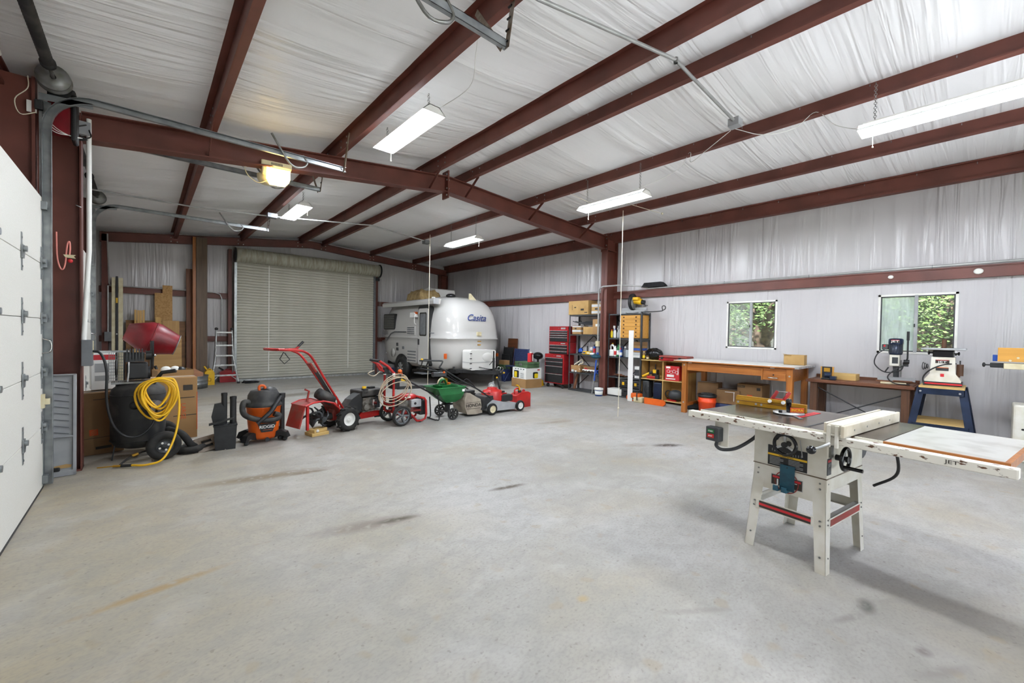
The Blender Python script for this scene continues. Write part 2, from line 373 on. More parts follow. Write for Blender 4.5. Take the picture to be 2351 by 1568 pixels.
# ================================================================ STRUCTURE
XL, XR, YB, YF = -1.0, 8.7, -2.1, 13.78
RX = 3.79
def zraf(x): return 4.051-(RX-x)*.1127 if x < RX else 4.051-(x-RX)*.0561
PUR = [.558, 1.98, 3.477, 4.143, 5.68, 7.245]
PH = .18
floor = G().bx(XL-.1, XR+.1, YB-.1, YF+.1, -.12, 0).obj('floor', 'concrete', kind='structure')
# roof insulation sagging a little between the purlins
ceiling = struct('ceiling')
xs = []
nodes = sorted([XL]+PUR+[RX, 8.66])
for a, b in zip(nodes[:-1], nodes[1:]):
    for k in range(6): xs.append((a+(b-a)*k/6, math.sin(math.pi*k/6)))
xs.append((8.7, 0))
ny = 60; g = G(); vs = []
for j in range(ny+1):
    y = YB+(YF-YB)*j/ny
    for x, t in xs: vs.append((x, y, zraf(x)+PH-.035*t*(.8+.4*math.sin(j*1.7+x))))
k = len(xs)
g.add(vs, [(j*k+i, (j+1)*k+i, (j+1)*k+i+1, j*k+i+1) for j in range(ny) for i in range(k-1)], True)
zt_ = [(x, y, zraf(x)+PH+.15) for y in (YB-.1, YF+.1) for x in (XL-.1, RX, XR+.1)]
g.add(zt_, [(0, 1, 4, 3), (1, 2, 5, 4)])
g.obj('insulation', 'vinyl_ceiling', ceiling)
# purlins: Z sections with a lip, one object each
for x in PUR:
    z = zraf(x); s = 1 if x < RX else -1
    sl = .1127 if x < RX else -.0561
    g = G()
    L_ = [(-.006, 0), (.006, 0), (.006, PH), (-.006, PH)]
    g.prism([(x+p[0], z+p[1]) for p in L_], YB, YF-.1, 'xz')
    g.prism([(x, z), (x+s*.065, z+s*.065*sl), (x+s*.065, z+.018+s*.065*sl), (x+s*.06, z+.018+s*.06*sl), (x+s*.06, z+.006+s*.06*sl), (x, z+.006)], YB, YF-.1, 'xz')
    g.prism([(x, z+PH), (x-s*.065, z+PH-s*.065*sl), (x-s*.065, z+PH-.006-s*.065*sl), (x, z+PH-.006)], YB, YF-.1, 'xz')
    p = g.obj('purlin', 'steel_red', ceiling)
    if x > RX:
        c0 = None
        for i in range(15):
            if c0 is None: c0 = G().bx(-.009, -.006, -.004, .004, -.02, 0).obj('clip', 'galv', p); c0.location = (x, -.4+i*.62, z+PH-.012)
            else: inst(c0, (x, -.4+i*.62, z+PH-.012), p)
    for yy in (5.55, 5.75, 6.3, 6.5):
        for zz in (.05, .13):
            G().cyl((x-.012, yy, z+zz), (x+.012, yy, z+zz), .012, n=8).obj('bolt', 'galv', p)
# rafters
def rafter(par, yc, pts_top, depth, wf=.16, name='rafter'):
    g = G()
    for (x0, z0, d0), (x1, z1, d1) in zip(pts_top[:-1], pts_top[1:]):
        g.prism([(x0, z0), (x1, z1), (x1, z1-.012), (x0, z0-.012)], yc-wf/2, yc+wf/2, 'xz')
        g.prism([(x0, z0-d0), (x1, z1-d1), (x1, z1-d1+.012), (x0, z0-d0+.012)], yc-wf/2, yc+wf/2, 'xz')
        g.prism([(x0, z0), (x1, z1), (x1, z1-d1), (x0, z0-d0)], yc-.005, yc+.005, 'xz')
    return g.obj(name, 'steel_red', par)
YM = 6.03
for yc in (YM, -1.7):
    rf = rafter(ceiling, yc, [(-.47, zraf(-.47), .27), (2.8, zraf(2.8), .265), (RX, zraf(RX), .26), (8.3, zraf(8.3), .31)], .27)
    G().bx(RX-.012, RX+.012, yc-.09, yc+.09, zraf(RX)-.36, zraf(RX)+.09).obj('splice_plate', 'steel_red', rf)
    for zz in (-.31, -.2, -.06, .03):
        G().cyl((RX-.025, yc-.06, zraf(RX)+zz), (RX+.03, yc-.06, zraf(RX)+zz), .014, n=8).obj('bolt', 'galv', rf)
    for px_, dx in ((3.477, -.02), (5.68, .02), (4.143, .02), (7.245, .02), (.558, 0)):
        G().bar((px_+dx, yc-.42, zraf(px_)+.02), (px_+dx, yc-.03, zraf(px_)-.25), .05, .008, (1, 0, 0)).obj('flange_brace', 'steel_red', rf)
fr = G()
for a, b in (((-.78, 3.41, 3.63), (RX, 3.92, 4.13)), ((RX, 3.92, 4.13), (8.62, 3.56, 3.78))):
    fr.prism([(a[0], a[1]), (b[0], b[1]), (b[0], b[2]), (a[0], a[2])], 13.56, 13.575, 'xz')
    fr.prism([(a[0], a[1]), (b[0], b[1]), (b[0], b[1]+.008), (a[0], a[1]+.008)], 13.5, 13.57, 'xz')
    fr.prism([(a[0], a[2]), (b[0], b[2]), (b[0], b[2]-.008), (a[0], a[2]-.008)], 13.5, 13.57, 'xz')
er = fr.obj('end_rafter', 'steel_red', ceiling)
for x in PUR:
    for dx in (-.06, .06):
        for dz in (.05, .15):
            zb = 3.41+(x+.78)*.1116 if x < RX else 3.92-(x-RX)*.0745
            G().cyl((x+dx, 13.565, zb+dz), (x+dx, 13.54, zb+dz), .012, n=8).obj('bolt', 'white', er)

# right wall with two window openings
W1 = (2.494, 3.374, 1.235, 2.15); W2 = (.227, 1.094, 1.245, 2.155)
wr = struct('wall_right')
g = G(); T0, T1 = XR, XR+.12
zt = 4.0
for y0, y1, z0, z1 in ((YB, W2[0], 0, zt), (W2[0], W2[1], 0, W2[2]), (W2[0], W2[1], W2[3], zt), (W2[1], W1[0], 0, zt), (W1[0], W1[1], 0, W1[2]), (W1[0], W1[1], W1[3], zt), (W1[1], YF, 0, zt)):
    g.bx(T0, T1, y0, y1, z0, z1)
g.obj('insulation', 'vinyl_wall_shaded_y', wr)
gi = G().prism([(8.62, 2.336), (8.7, 2.336), (8.7, 2.505), (8.62, 2.505), (8.62, 2.485), (8.635, 2.485), (8.635, 2.36), (8.62, 2.36)], YB, YF, 'xz').obj('girt', 'steel_red', wr)
es = G().prism([(8.58, 3.70), (8.7, 3.70), (8.7, 3.95), (8.56, 3.95), (8.56, 3.93), (8.61, 3.93), (8.61, 3.735), (8.58, 3.735)], YB, YF-.05, 'xz').obj('eave_strut', 'steel_red', wr)
for i in range(26):
    G().bx(8.602, 8.61, YB+.4+i*.6-.004, YB+.4+i*.6+.004, 3.9, 3.93).obj('clip', 'galv', es)
def icol(par, x0, x1, y, z1, wf=.17, name='column'):
    g = G().bx(x0, x0+.012, y-wf/2, y+wf/2, 0, z1).bx(x1-.012, x1, y-wf/2, y+wf/2, 0, z1).bx(x0, x1, y-.005, y+.005, 0, z1)
    g.bx(x0-.03, x1, y-wf/2-.02, y+wf/2+.02, 0, .015)
    return g.obj(name, 'steel_red', par)
cr_ = icol(wr, 8.24, 8.66, 6.02, 3.75)
G().bx(8.2, 8.66, 5.94, 6.1, 3.47, 3.485).bx(8.228, 8.24, 5.92, 6.12, 3.44, 3.86).obj('haunch_plate', 'steel_red', cr_)
for zz in (3.5, 3.58, 3.74, 3.82):
    G().cyl((8.21, 5.96, zz), (8.235, 5.96, zz), .014, n=8).obj('bolt', 'galv', cr_)
icol(wr, 8.4, 8.66, 13.62, 3.6)
# far wall
wf_ = struct('wall_far')
G().bx(XL, 1.9, YF, YF+.1, 0, 4.3).bx(5.68, XR+.1, YF, YF+.1, 0, 4.3).bx(1.9, 5.68, YF, YF+.1, 3.2, 4.3).obj('insulation', 'vinyl_wall_shaded_x', wf_)
for x0, x1, z0, z1 in ((-.8, 1.75, 2.255, 2.4), (5.86, 8.6, 2.3, 2.45), (-.8, 1.75, 1.09, 1.23), (5.86, 8.6, 1.09, 1.23)):
    G().bx(x0, x1, 13.68, 13.78, z0, z1).obj('girt', 'steel_red', wf_)
for x0, x1 in ((-.75, -.64), (1.70, 1.78), (5.83, 5.91), (8.36, 8.5)):
    G().bx(x0, x1, 13.56, 13.74, 0, 3.6).obj('post', 'steel_red', wf_)
# left wall
wl = struct('wall_left')
G().bx(XL-.1, XL, YB, YF, 0, 4.0).obj('insulation', 'vinyl_wall_shaded_y', wl)
G().prism([(-1.0, 3.5), (-.9, 3.5), (-.9, 3.53), (-.93, 3.53), (-.93, 3.68), (-.9, 3.68), (-.9, 3.7), (-1.0, 3.7)], YB, YF, 'xz').obj('eave_strut', 'steel_red', wl)
for y0 in (2.2, 5.6, 6.42, 10.12):
    G().bx(-1.0, -.72, y0, y0+.02, 0, 3.62).bx(-.74, -.72, y0-.05, y0+.06, 0, 3.62).obj('door_jamb', 'steel_red', wl)
for y0, y1 in ((2.2, 5.6), (6.42, 10.12)):
    G().bx(-.99, -.86, y0, y1, 2.62, 2.78).obj('door_header', 'steel_red', wl)
G().bx(-1.0, -.9, 10.14, 13.7, 2.25, 2.4).obj('girt', 'steel_red', wl)
cl_ = icol(wl, -.9, -.47, YM, 3.55, .17)
G().cyl((-.47, 5.93, 2.62), (-.5, 5.86, 2.62), .004, n=6).obj('hook', 'galv', cl_)
# back wall behind the camera; unseen open roll-up door assumed, widened for daylight
wb = struct('wall_back')
G().bx(XL, .55, YB-.1, YB, 0, 4.3).bx(7.15, XR+.1, YB-.1, YB, 0, 4.3).bx(.55, 7.15, YB-.1, YB, 3.5, 4.3).obj('insulation', 'vinyl_wall_shaded_x', wb)
G().lathe([(.0, 0), (.17, 0), (.17, 6.6), (.0, 6.6)], (.55, YB+.2, 3.66), (1, 0, 0), 24).obj('rolled_curtain', 'rollup_roll', wb)  # curtain roll of the assumed door, out of view

# windows
def window(n, W, hz):
    y0, y1, z0, z1 = W; ym = (y0+y1)/2; o = struct('window_%d' % n)
    g = G(); x0, x1 = XR-.012, XR+.07
    for a in ((y0, y0+.03, z0, z1), (y1-.03, y1, z0, z1), (y0, y1, z0, z0+.03), (y0, y1, z1-.03, z1)): g.bx(x0, x1, *a)
    g.obj('window_frame', 'white', o)
    d = G()
    for a in ((y0+.03, y0+.045, z0+.03, z1-.03), (y1-.045, y1-.03, z0+.03, z1-.03), (y0+.03, y1-.03, z0+.03, z0+.045), (y0+.03, y1-.03, z1-.045, z1-.03)): d.bx(x0+.01, x0+.03, *a)
    d.obj('sash', 'dark_grey', o)
    G().bx(x0-.002, x0+.05, ym-.02, ym+.02, z0+.02, z1-.02).obj('meeting_rail', 'light_grey', o, .003)
    G().bx(x0-.012, x0, ym+.005, ym+.02, (z0+z1)/2-.05, (z0+z1)/2).obj('latch', 'black', o)
    G().bx(x0+.03, x0+.034, ym, y1-.03, z0+.03, z1-.03).obj('pane', hz, o)
    G().bx(x0+.02, x0+.024, y0+.03, ym, z0+.03, z1-.03).obj('pane', 'glass_clear', o)
    t = G()
    for a in ((y0-.06, y0, z0-.06, z1+.06), (y1, y1+.06, z0-.06, z1+.06), (y0, y1, z0-.06, z0), (y0, y1, z1, z1+.06)): t.bx(XR-.004, XR, *a)
    t.obj('tape_flap', 'vinyl_wall_shaded_y', o)
window(1, W1, 'glass_film'); window(2, W2, 'glass_hazy')

# overhead garage doors on the left wall
def garage_door(n, y0, y1):
    o = struct('door_%d' % n); x = -.68
    zs = [.012, .548, 1.034, 1.511, 1.992, 2.58]
    for i in range(5):
        G().bx(x-.04, x, y0, y1, zs[i], zs[i+1]-.004).obj('section', 'door_white', o, .003)
    G().bx(x-.045, x+.004, y0, y1, 0, .014).obj('weather_strip', 'black', o)
    nh = 3; hy = [y0+.06+(y1-y0-.12)*i/(nh+1) for i in range(nh+2)]
    hg = G(); hg.bx(0, .004, -.02, .02, -.14, .14)
    hg.prism([(-.03, -.05), (.03, -.05), (.055, 0), (.03, .05), (-.03, .05)], .004, .012, 'yz')
    hg.cyl((.012, 0, .02), (.03, 0, .02), .022, n=10).cyl((.004, -.012, .1), (.009, -.012, .1), .007, n=6).cyl((.004, 0, -.11), (.009, 0, -.11), .007, n=6)
    h0 = None
    for z in zs[1:5]:
        for y in hy:
            if h0 is None: h0 = hg.obj('hinge', 'galv', o); h0.location = (x, y, z)
            else: inst(h0, (x, y, z), o)
    rg = G().cyl((.03, 0, 0), (.03, .08, 0), .006, n=8).cyl((.03, .06, 0), (.03, .08, 0), .024, n=14).bx(0, .035, -.05, .0, -.035, .035)
    r0 = None
    for z in zs[1:5]+[.08, 2.5]:
        for y, s in ((y1, 1), (y0, -1)):
            if r0 is None: r0 = rg.obj('roller', 'galv', o); r0.location = (x, y, z)
            else: inst(r0, (x, y, z), o, (0, 0, 0) if s > 0 else (R(180), 0, 0))
    # tracks: vertical, quarter bend, horizontal to the hangers
    for yy, s in ((y1+.035, 1), (y0-.035, -1)):
        xc, rr, zh = x+.03, .32, 3.53
        path = [(xc, .03), (xc, 1.5), (xc, zh-rr)]+[(xc+rr-rr*math.cos(R(a)), zh-rr+rr*math.sin(R(a))) for a in range(10, 91, 10)]+[(1.96, zh+.005)]
        for dy0, dy1, dn0, dn1 in ((0, .004, -.03, .03), (-.03, .004, -.03, -.026), (-.03, .004, .026, .03)):
            vs = []; q = len(path)
            for i, p in enumerate(path):
                a = Vector(path[max(i-1, 0)]); b = Vector(path[min(i+1, q-1)]); d = (b-a).normalized(); nn = Vector((-d.y, d.x))
                for dn in (dn0, dn1):
                    for dy in (dy0, dy1): vs.append((p[0]+nn.x*dn, yy+s*dy, p[1]+nn.y*dn))
            fs = []
            for i in range(q-1):
                a = i*4; b = a+4
                fs += [(a, a+1, b+1, b), (a+1, a+3, b+3, b+1), (a+3, a+2, b+2, b+3), (a+2, a, b, b+2)]
            fs += [(0, 2, 3, 1), (q*4-4, q*4-3, q*4-1, q*4-2)]
            if dn0 == -.03 and dn1 == .03: gtr = G()
            gtr.add(vs, fs)
        gtr.obj('track', 'galv', o)
        G().bx(x-.02, x+.0, yy+s*.01, yy+s*.05, 0, 3.45).bx(x-.02, x+.05, yy+s*.045, yy+s*.05, 0, 3.45).obj('track_angle', 'galv', o)
        for z in (.4, 1.1, 1.8, 2.5, 3.05):
            G().bx(x-.02, x+.03, yy+s*.005, yy+s*.045, z-.03, z+.03).obj('track_bracket', 'galv', o)
        h = G().bar((1.95, yy+s*.01, 3.5), (2.0, yy+s*.02, zraf(1.98)+.06), .045, .004, (1, 0, 0)).bar((1.93, yy-s*.02, 3.5), (1.9, yy-s*.3, zraf(1.9)+.06), .045, .004, (1, 0, 0)).obj('hanger', 'galv_rust', o)
        hh = G()
        for i in range(5): hh.cyl((1.955+.01*i, yy+s*.01-.006, 3.55+i*.09), (1.955+.01*i, yy+s*.01+.03, 3.55+i*.09), .008, n=6)
        hh.obj('hanger_hole', 'black', o)
        sp = [(1.45, yy+s*.0, 3.58), (1.5, yy, 3.5), (1.44, yy, 3.43), (1.3, yy-s*.02, 3.44), (1.1, yy-s*.05, 3.72)]
        G().tube(smooth(sp, 5), .012, 6).obj('pusher_spring', 'dull_metal', o)
        G().lathe([(.02, -.05), (.11, -.05), (.11, -.03), (.085, -.02), (.085, .0), (.115, .02), (.115, .035), (.08, .04), (.08, .02), (.02, .02)], (x+.08, yy-s*.07, 3.62), (0, s, 0), 24).obj('cable_drum', 'dull_metal', o)
        G().prism([(x-.02, 3.44), (.32+x, 3.47), (.32+x, 3.52), (x-.02, 3.5)], yy+s*.0, yy+s*.005, 'xz').obj('bearing_plate', 'galv', o)
    G().cyl((x+.08, y0-.2, 3.62), (x+.08, y1+.2, 3.62), .0135, n=10).obj('torsion_shaft', 'dull_metal', o)
    for a, b in ((y1-1.35, y1-.35), (y0+.35, y0+1.35)):
        sp = G(); nturn = 24
        sp.lathe([(.036+.004*(i % 2), (b-a)*i/(nturn*2)) for i in range(nturn*2+1)], (x+.08, a, 3.62), (0, 1, 0), 16)
        sp.lathe([(.015, 0), (.05, 0), (.05, .05), (.035, .06)], (x+.08, a-.03, 3.62), (0, 1, 0), 14).lathe([(.035, 0), (.05, .01), (.05, .05), (.015, .05)], (x+.08, b-.02, 3.62), (0, 1, 0), 14)
        sp.obj('torsion_spring', 'black_dusty', o)
    G().bx(x, x+.02, y1-.09, y1-.03, .72, .84).bx(x+.02, x+.05, y1-.07, y1-.04, .75, .8).obj('slide_latch', 'cream', o)
    G().tube(smooth([(x+.002, y1-.03, 1.2), (x+.05, y1-.0, 1.22), (x+.05, y1, 1.3), (x+.002, y1-.03, 1.33)], 4), .006, 6).obj('pull_handle', 'chrome', o)
    return o
garage_door(1, 2.36, 5.52); garage_door(2, 6.6, 9.98)

# roll-up door in the far wall
d3 = struct('door_3')
G().bx(1.86, 5.74, YF+.02, YF+.06, 0, 3.25).obj('outer_curtain', 'rollup', d3)
x0, x1, yd = 1.85, 5.74, 13.46
sl = G().prism([(yd+.018, 0), (yd, .02), (yd, .055), (yd+.018, .075)], x0+.03, x1-.03, 'yz')
nsl = 42; hs = (3.3-.06)/nsl
s0 = G().prism([(yd+.02, 0), (yd+.002, hs*.22), (yd, hs*.5), (yd+.002, hs*.8), (yd+.02, hs), (yd+.024, hs), (yd+.024, 0)], x0+.03, x1-.03, 'yz').obj('slat', 'rollup', d3)
s0.location = (0, 0, .06)
for i in range(1, nsl): inst(s0, (0, 0, .06+hs*i), d3)
G().bx(x0+.02, x1-.02, yd-.03, yd+.03, 0.0, .055).obj('bottom_bar', 'alu', d3, .004)
pr_ = [(0, 0), (.19, 0)]+[(.19+.002*(i % 2), 3.98*i/46) for i in range(47)]+[(.0, 3.98)]
G().lathe(pr_, (1.84, 13.32, 3.43), (1, 0, 0), 28).obj('rolled_curtain', 'rollup_roll', d3)
G().bx(x0-.03, x0+.03, yd-.03, yd+.05, 0, 3.25).obj('guide', 'galv', d3); G().bx(x1-.03, x1+.04, yd-.03, yd+.05, 0, 3.3).obj('guide', 'mid_grey', d3)
for x in (2.65, 4.89): G().bx(x-.012, x+.012, yd-.008, yd, .25, 3.25).obj('wind_strap', 'white', d3)
G().lathe([(.02, 0), (.22, 0), (.22, .02), (.02, .02)], (5.84, 13.32, 3.43), (1, 0, 0), 24).obj('end_plate', 'black', d3)
G().lathe([(.02, 0), (.2, 0), (.2, .02), (.02, .02)], (1.81, 13.32, 3.43), (1, 0, 0), 24).obj('end_plate', 'black', d3)
G().bx(5.76, 5.9, 13.4, 13.5, 3.12, 3.22).obj('chain_hoist', 'black', d3, .01)
for dx in (0, .05): G().cyl((5.9+dx, 13.42, 1.2), (5.9+dx, 13.42, 3.2), .008, n=6).obj('hoist_chain', 'dull_metal', d3)

# ================================================================ OUTSIDE, seen through the windows
g = G(); n = 24; vs = [(-40+120*i/n, -50+120*j/n, -.15+.5*math.sin(i*.7)*math.sin(j*.9)*(1 if i > 14 else 0)) for j in range(n+1) for i in range(n+1)]
g.add(vs, [(j*(n+1)+i, j*(n+1)+i+1, (j+1)*(n+1)+i+1, (j+1)*(n+1)+i) for j in range(n) for i in range(n)], True)
gr = g.obj('ground', 'grass', kind='structure'); gr.location.z = -.05
tag_ = G().bx(-6, 14, -16, -2.22, -.1, -.02).obj('bounce_pavement', 'apron', kind='structure')  # unseen pale slab added to bounce sunlight through the door onto the ceiling
def tree(label, base, h, spread, nb, nl, seed, leafmat, lean=(0, 0), sig=.42):
    rnd = random.Random(seed); t = thing('oak_tree', label, 'tree', base, group='trees outside the windows')
    tr = G(); pts = [(0, 0, -.2), (lean[0]*.2, lean[1]*.2, h*.18), (lean[0]*.6, lean[1]*.6, h*.4)]
    tr.tube(smooth(pts, 5), [.28-.012*i for i in range(11)], 9); ends = []
    bases = []
    for i in range(nb):
        a = 2*math.pi*i/nb+rnd.uniform(-.4, .4); q = rnd.uniform(.2, .42); el = rnd.uniform(.1, .75)
        p0 = Vector((lean[0]*q, lean[1]*q, h*q)); L = spread*rnd.uniform(.7, 1.1)
        p1 = p0+Vector((math.cos(a)*L*.45, math.sin(a)*L*.45, L*el*.5+.2)); p2 = p0+Vector((math.cos(a+.3)*L, math.sin(a+.3)*L, L*el*.7+.3))
        bases.append(G().tube(smooth([p0, p1, p2], 5), [.13-.01*k_ for k_ in range(11)], 7)); ends += [p1, p2, (p1+p2)/2]
    tr.obj('trunk', 'bark', t)
    for b in bases: b.obj('branch', 'bark', t)
    cr = G()
    clumps = []
    for e in ends:
        for _ in range(4): clumps.append(e+Vector((rnd.gauss(0, .6), rnd.gauss(0, .6), rnd.gauss(.1, .45))))
    for _ in range(nl):
        c = rnd.choice(clumps); p = c+Vector((rnd.gauss(0, sig), rnd.gauss(0, sig), rnd.gauss(0, sig*.65)))
        if p.x+base[0] < 9.3: continue
        s_ = rnd.uniform(.03, .065); a, b_ = rnd.uniform(0, 6.28), rnd.uniform(-1, 1)
        u = Vector((math.cos(a), math.sin(a), b_*.6)).normalized()*s_; v = u.orthogonal().normalized()*s_*.55
        cr.add([p-u, p+v, p+u, p-v], [(0, 1, 2, 3)])
    cr.obj('crown', leafmat, t, kind='stuff')
tree('big old oak with spreading limbs outside the window above the drafting table', (12.9, 3.95, 0), 6, 2.8, 9, 11000, 3, 'leaf', (.3, .5), .3)
tree('bright green oak close outside the window behind the sander', (14.0, .68, 0), 5.4, 2.8, 10, 26000, 5, 'leaf', (.1, -.2), .36)
tree('darker oak farther off between the two window views', (20, 4.2, 0), 6, 3.6, 8, 16000, 8, 'leaf_dark')
tree('darker oak far outside the hazy window pane', (21, 1.5, 0), 6, 4, 8, 16000, 11, 'leaf_dark')
tree('far oak on the slope beyond the big old oak', (24, 9, 0), 6.5, 4, 8, 14000, 15, 'leaf_dark')

# ================================================================ CEILING LIGHTS AND WIRING
def shop_light(label, x, y, z, L=1.22):
    t = thing('shop_light', label, 'light', (x, y, z), group='hanging fluorescent shop lights')
    G().prism([(-.135, .0), (-.06, .075), (.06, .075), (.135, 0), (.13, 0), (.055, .068), (-.055, .068), (-.13, 0)], 0, L, 'xz').obj('reflector', 'lamp_shade', t)
    G().prism([(-.03, .076), (.03, .076), (.025, .1), (-.025, .1)], .03, L-.03, 'xz').obj('ballast_cover', 'white', t)
    for yy in (0, L-.004): G().prism([(-.135, 0), (-.06, .078), (.06, .078), (.135, 0)], yy, yy+.004, 'xz').obj('end_cap', 'white', t)
    for dx in (-.055, .055): G().cyl((dx, .03, .022), (dx, L-.03, .022), .017, n=10).obj('tube', 'lamp_tube_far' if y > 7 else 'lamp_tube', t)
    zc = zraf(x)+.05-z
    for yy in (.12, L-.12):
        ch = G(); k = max(5, int((zc-.1)/.022))
        for i in range(k):
            c = (0, yy, .11+(zc-.11)*(i+.5)/k)
            ch.torus(c, (zc-.11)/k*.55, .0025, (1, 0, 0) if i % 2 else (0, 1, 0), 8, 4)
        ch.obj('chain', 'dull_metal', t)
    G().cyl((.06, L-.1 if y < 5 else .08, 0), (.06, L-.1 if y < 5 else .08, -.13), .0025, n=5).sph((.06, L-.1 if y < 5 else .08, -.135), .008, 6, 5).obj('pull_chain', 'rope', t)
    return t
shop_light('nearer shop light hung from the purlins left of the ridge', 2.21, 3.75, 3.68)
shop_light('small far shop light above the roll-up door end, left of the ridge', 2.13, 8.0, 3.64)
shop_light('shop light right of the ridge above the hanging white rope', 5.5, 3.29, 3.51)
shop_light('smallest far shop light above the camper trailer', 5.45, 7.3, 3.49)
shop_light('long bright shop light at the upper right edge, above the table saw', 5.45, -.34, 3.53)
shop_light('unseen added shop light overhead behind the photographer, left of the ridge', 2.2, -.5, 3.66)  # out of view; continues the left row and adds light near the camera

def conduit_thing(name, label, cat, pts, r=.016, m='conduit', extra=None):
    t = thing(name, label, cat); G().tube(pts, r, 10).obj('pipe', m, t)
    return t
t = conduit_thing('electrical_conduit', 'straight grey conduit crossing below the near purlins to a junction box', 'conduit', [(-.9, 2.05, zraf(-.9)-.1), (2.0, 2.05, 3.72), (3.65, 1.93, 3.99), (5.1, 1.95, 3.94)])
G().bx(5.05, 5.17, 1.89, 2.01, 3.88, 3.97).obj('junction_box', 'light_grey', t, .005); G().lathe([(.02, 0), (.02, .05)], (3.66, 1.93, 3.96), (0, 0, 1), 8).obj('coupling', 'dull_metal', t)
t = conduit_thing('electrical_conduit', 'thin far conduit running under the purlins past the small far shop light', 'conduit', [(-.6, 9.0, 3.52), (.7, 9.0, 3.52), (1.75, 8.75, 3.53), (3.39, 8.1, 3.55), (4.9, 8.6, 3.55)], .012)
G().bx(4.83, 4.97, 8.53, 8.67, 3.49, 3.57).obj('junction_box', 'mid_grey', t, .005); G().bx(1.68, 1.84, 8.68, 8.8, 3.5, 3.58).obj('junction_box', 'mid_grey', t, .005)
def wire(label, pts, r=.004, m='white_plastic', cat='wire'):
    return tag(G().tube(smooth(pts, 6), r, 5).obj('wire', m), label, cat)
wire('white wire looping from the junction box over the purlin to the long bright light', [(5.12, 1.95, 3.86), (5.25, 1.7, 3.75), (5.45, 1.45, 3.8), (5.66, 1.3, 4.0), (5.56, 1.1, 3.75), (5.45, .87, 3.58)])
wire('white wire looping from the junction box towards the light above the rope', [(5.12, 2.0, 3.86), (5.2, 2.3, 3.76), (5.4, 2.6, 3.75), (5.66, 2.75, 4.0), (5.6, 3.0, 3.75), (5.5, 4.3, 3.55)])
wire('white cable drooping beside the nearer shop light', [(2.3, 3.85, 3.78), (2.25, 3.2, 3.72), (2.1, 2.9, 3.8), (1.99, 2.7, 3.95)])
# ropes hanging from the roof
def hang(label, x, y, z0, z1, knots, r=.006):
    t = thing('hanging_rope', label, 'rope', (x, y, 0)); G().tube([(.01, 0, z1), (.004, 0, (z0+z1)/2), (0, 0, z0+.2), (-.01, .0, z0)], r, 6).obj('strand', 'rope', t)
    for k_ in knots: G().sph((0, 0, k_), (.016, .016, .022), 8, 6).obj('knot', 'rope', t)
hang('long white rope hanging in front of the steel shelves', 6.23, 4.19, .02, 3.62, (.17,))
hang('thin tan rope hanging in front of the camper trailer door', 4.9, 8.45, .12, 3.68, (.16,), .006)
t = thing('ceiling_rope_tie', 'string tied under the purlins above the hanging white rope', 'rope', (0, 0, 0))
G().tube([(5.2, 4.5, 3.74), (5.6, 4.3, 3.6), (6.0, 4.0, 3.66), (6.5, 3.6, 3.5)], .004, 5).obj('strand', 'rope', t); G().sph((6.5, 3.6, 3.5), .02, 6, 5).obj('knot', 'rope', t)

# conduit along the right wall girt
t = thing('electrical_conduit', 'grey conduit running along the girt of the right wall and around the column', 'conduit')
gx = 8.6
G().tube([(gx, YB, 2.53), (gx, 5.05, 2.525)]+[(gx-.03, 5.12, 2.55), (gx-.06, 5.2, 2.58), (8.2, 5.5, 2.6), (8.15, 5.98, 2.6), (8.15, 6.06, 2.57), (8.15, 6.1, 2.5), (8.15, 6.1, 1.3)], .018, 10).obj('pipe', 'conduit', t)
G().tube([(gx, 6.25, 2.53), (gx, 13.6, 2.53)], .018, 10).obj('pipe', 'conduit', t)
for y in (-1, .5, 2.0, 3.4, 4.5, 7.5, 9): G().torus((gx, y, 2.528), .022, .005, (0, 1, 0), 12, 5).obj('strap', 'galv', t)
G().bx(8.11, 8.17, 6.06, 6.14, 1.17, 1.3).obj('outlet_box', 'cream', t, .004)
for i, (y, s_) in enumerate(((.05, .05), (.95, .035))):
    tag(G().sph((8.62, y, 2.42), (.012, s_, s_*.8), 10, 6).obj('foam_patch', 'foam'), ('larger' if i == 0 else 'smaller')+' blob of white spray foam on the girt over the window', 'foam patch')
# left wall wiring at the column
t = thing('electrical_conduit', 'pale conduit running down the left column to a grey box', 'conduit')
G().tube([(-.415, 5.93, 3.5), (-.415, 5.93, 2.2), (-.43, 5.93, 1.9), (-.455, 5.93, 1.3)], .02, 10).obj('pipe', 'white_plastic', t)
G().bx(-.485, -.4, 5.9, 5.97, 3.33, 3.46).obj('outlet_box', 'light_grey', t, .004)
G().bx(-.47, -.39, 5.88, 5.98, 1.05, 1.31).obj('switch_box', 'mid_grey', t, .005)
G().bx(-.40, -.385, 5.9, 5.93, 1.17, 1.3).obj('box_label', 'cream', t)
wire('black power cord plugged in at the top of the left column', [(-.43, 5.88, 3.42), (-.5, 5.82, 3.35), (-.47, 5.8, 3.28), (-.42, 5.82, 3.26), (-.5, 5.83, 3.24), (-.4, 5.85, 3.3), (-.41, 5.89, 3.38)], .006, 'black', 'cord')
t = thing('conduit_pipe', 'thin grey conduit in the far left corner beside the post', 'conduit')
G().tube([(-.62, 12.9, 3.5), (-.62, 13.45, 2.45), (-.6, 13.6, 2.4), (.2, 13.62, 2.42), (1.4, 13.62, 2.4), (1.52, 13.62, 2.36), (1.56, 13.62, 2.25), (1.56, 13.62, 1.3)], .014, 8).obj('pipe', 'conduit', t)
G().tube([(-.64, 13.5, 2.4), (-.64, 13.5, 1.3)], .014, 8).obj('pipe', 'conduit', t); G().bx(-.7, -.58, 13.44, 13.54, 1.1, 1.32).obj('switch_box', 'mid_grey', t, .004)
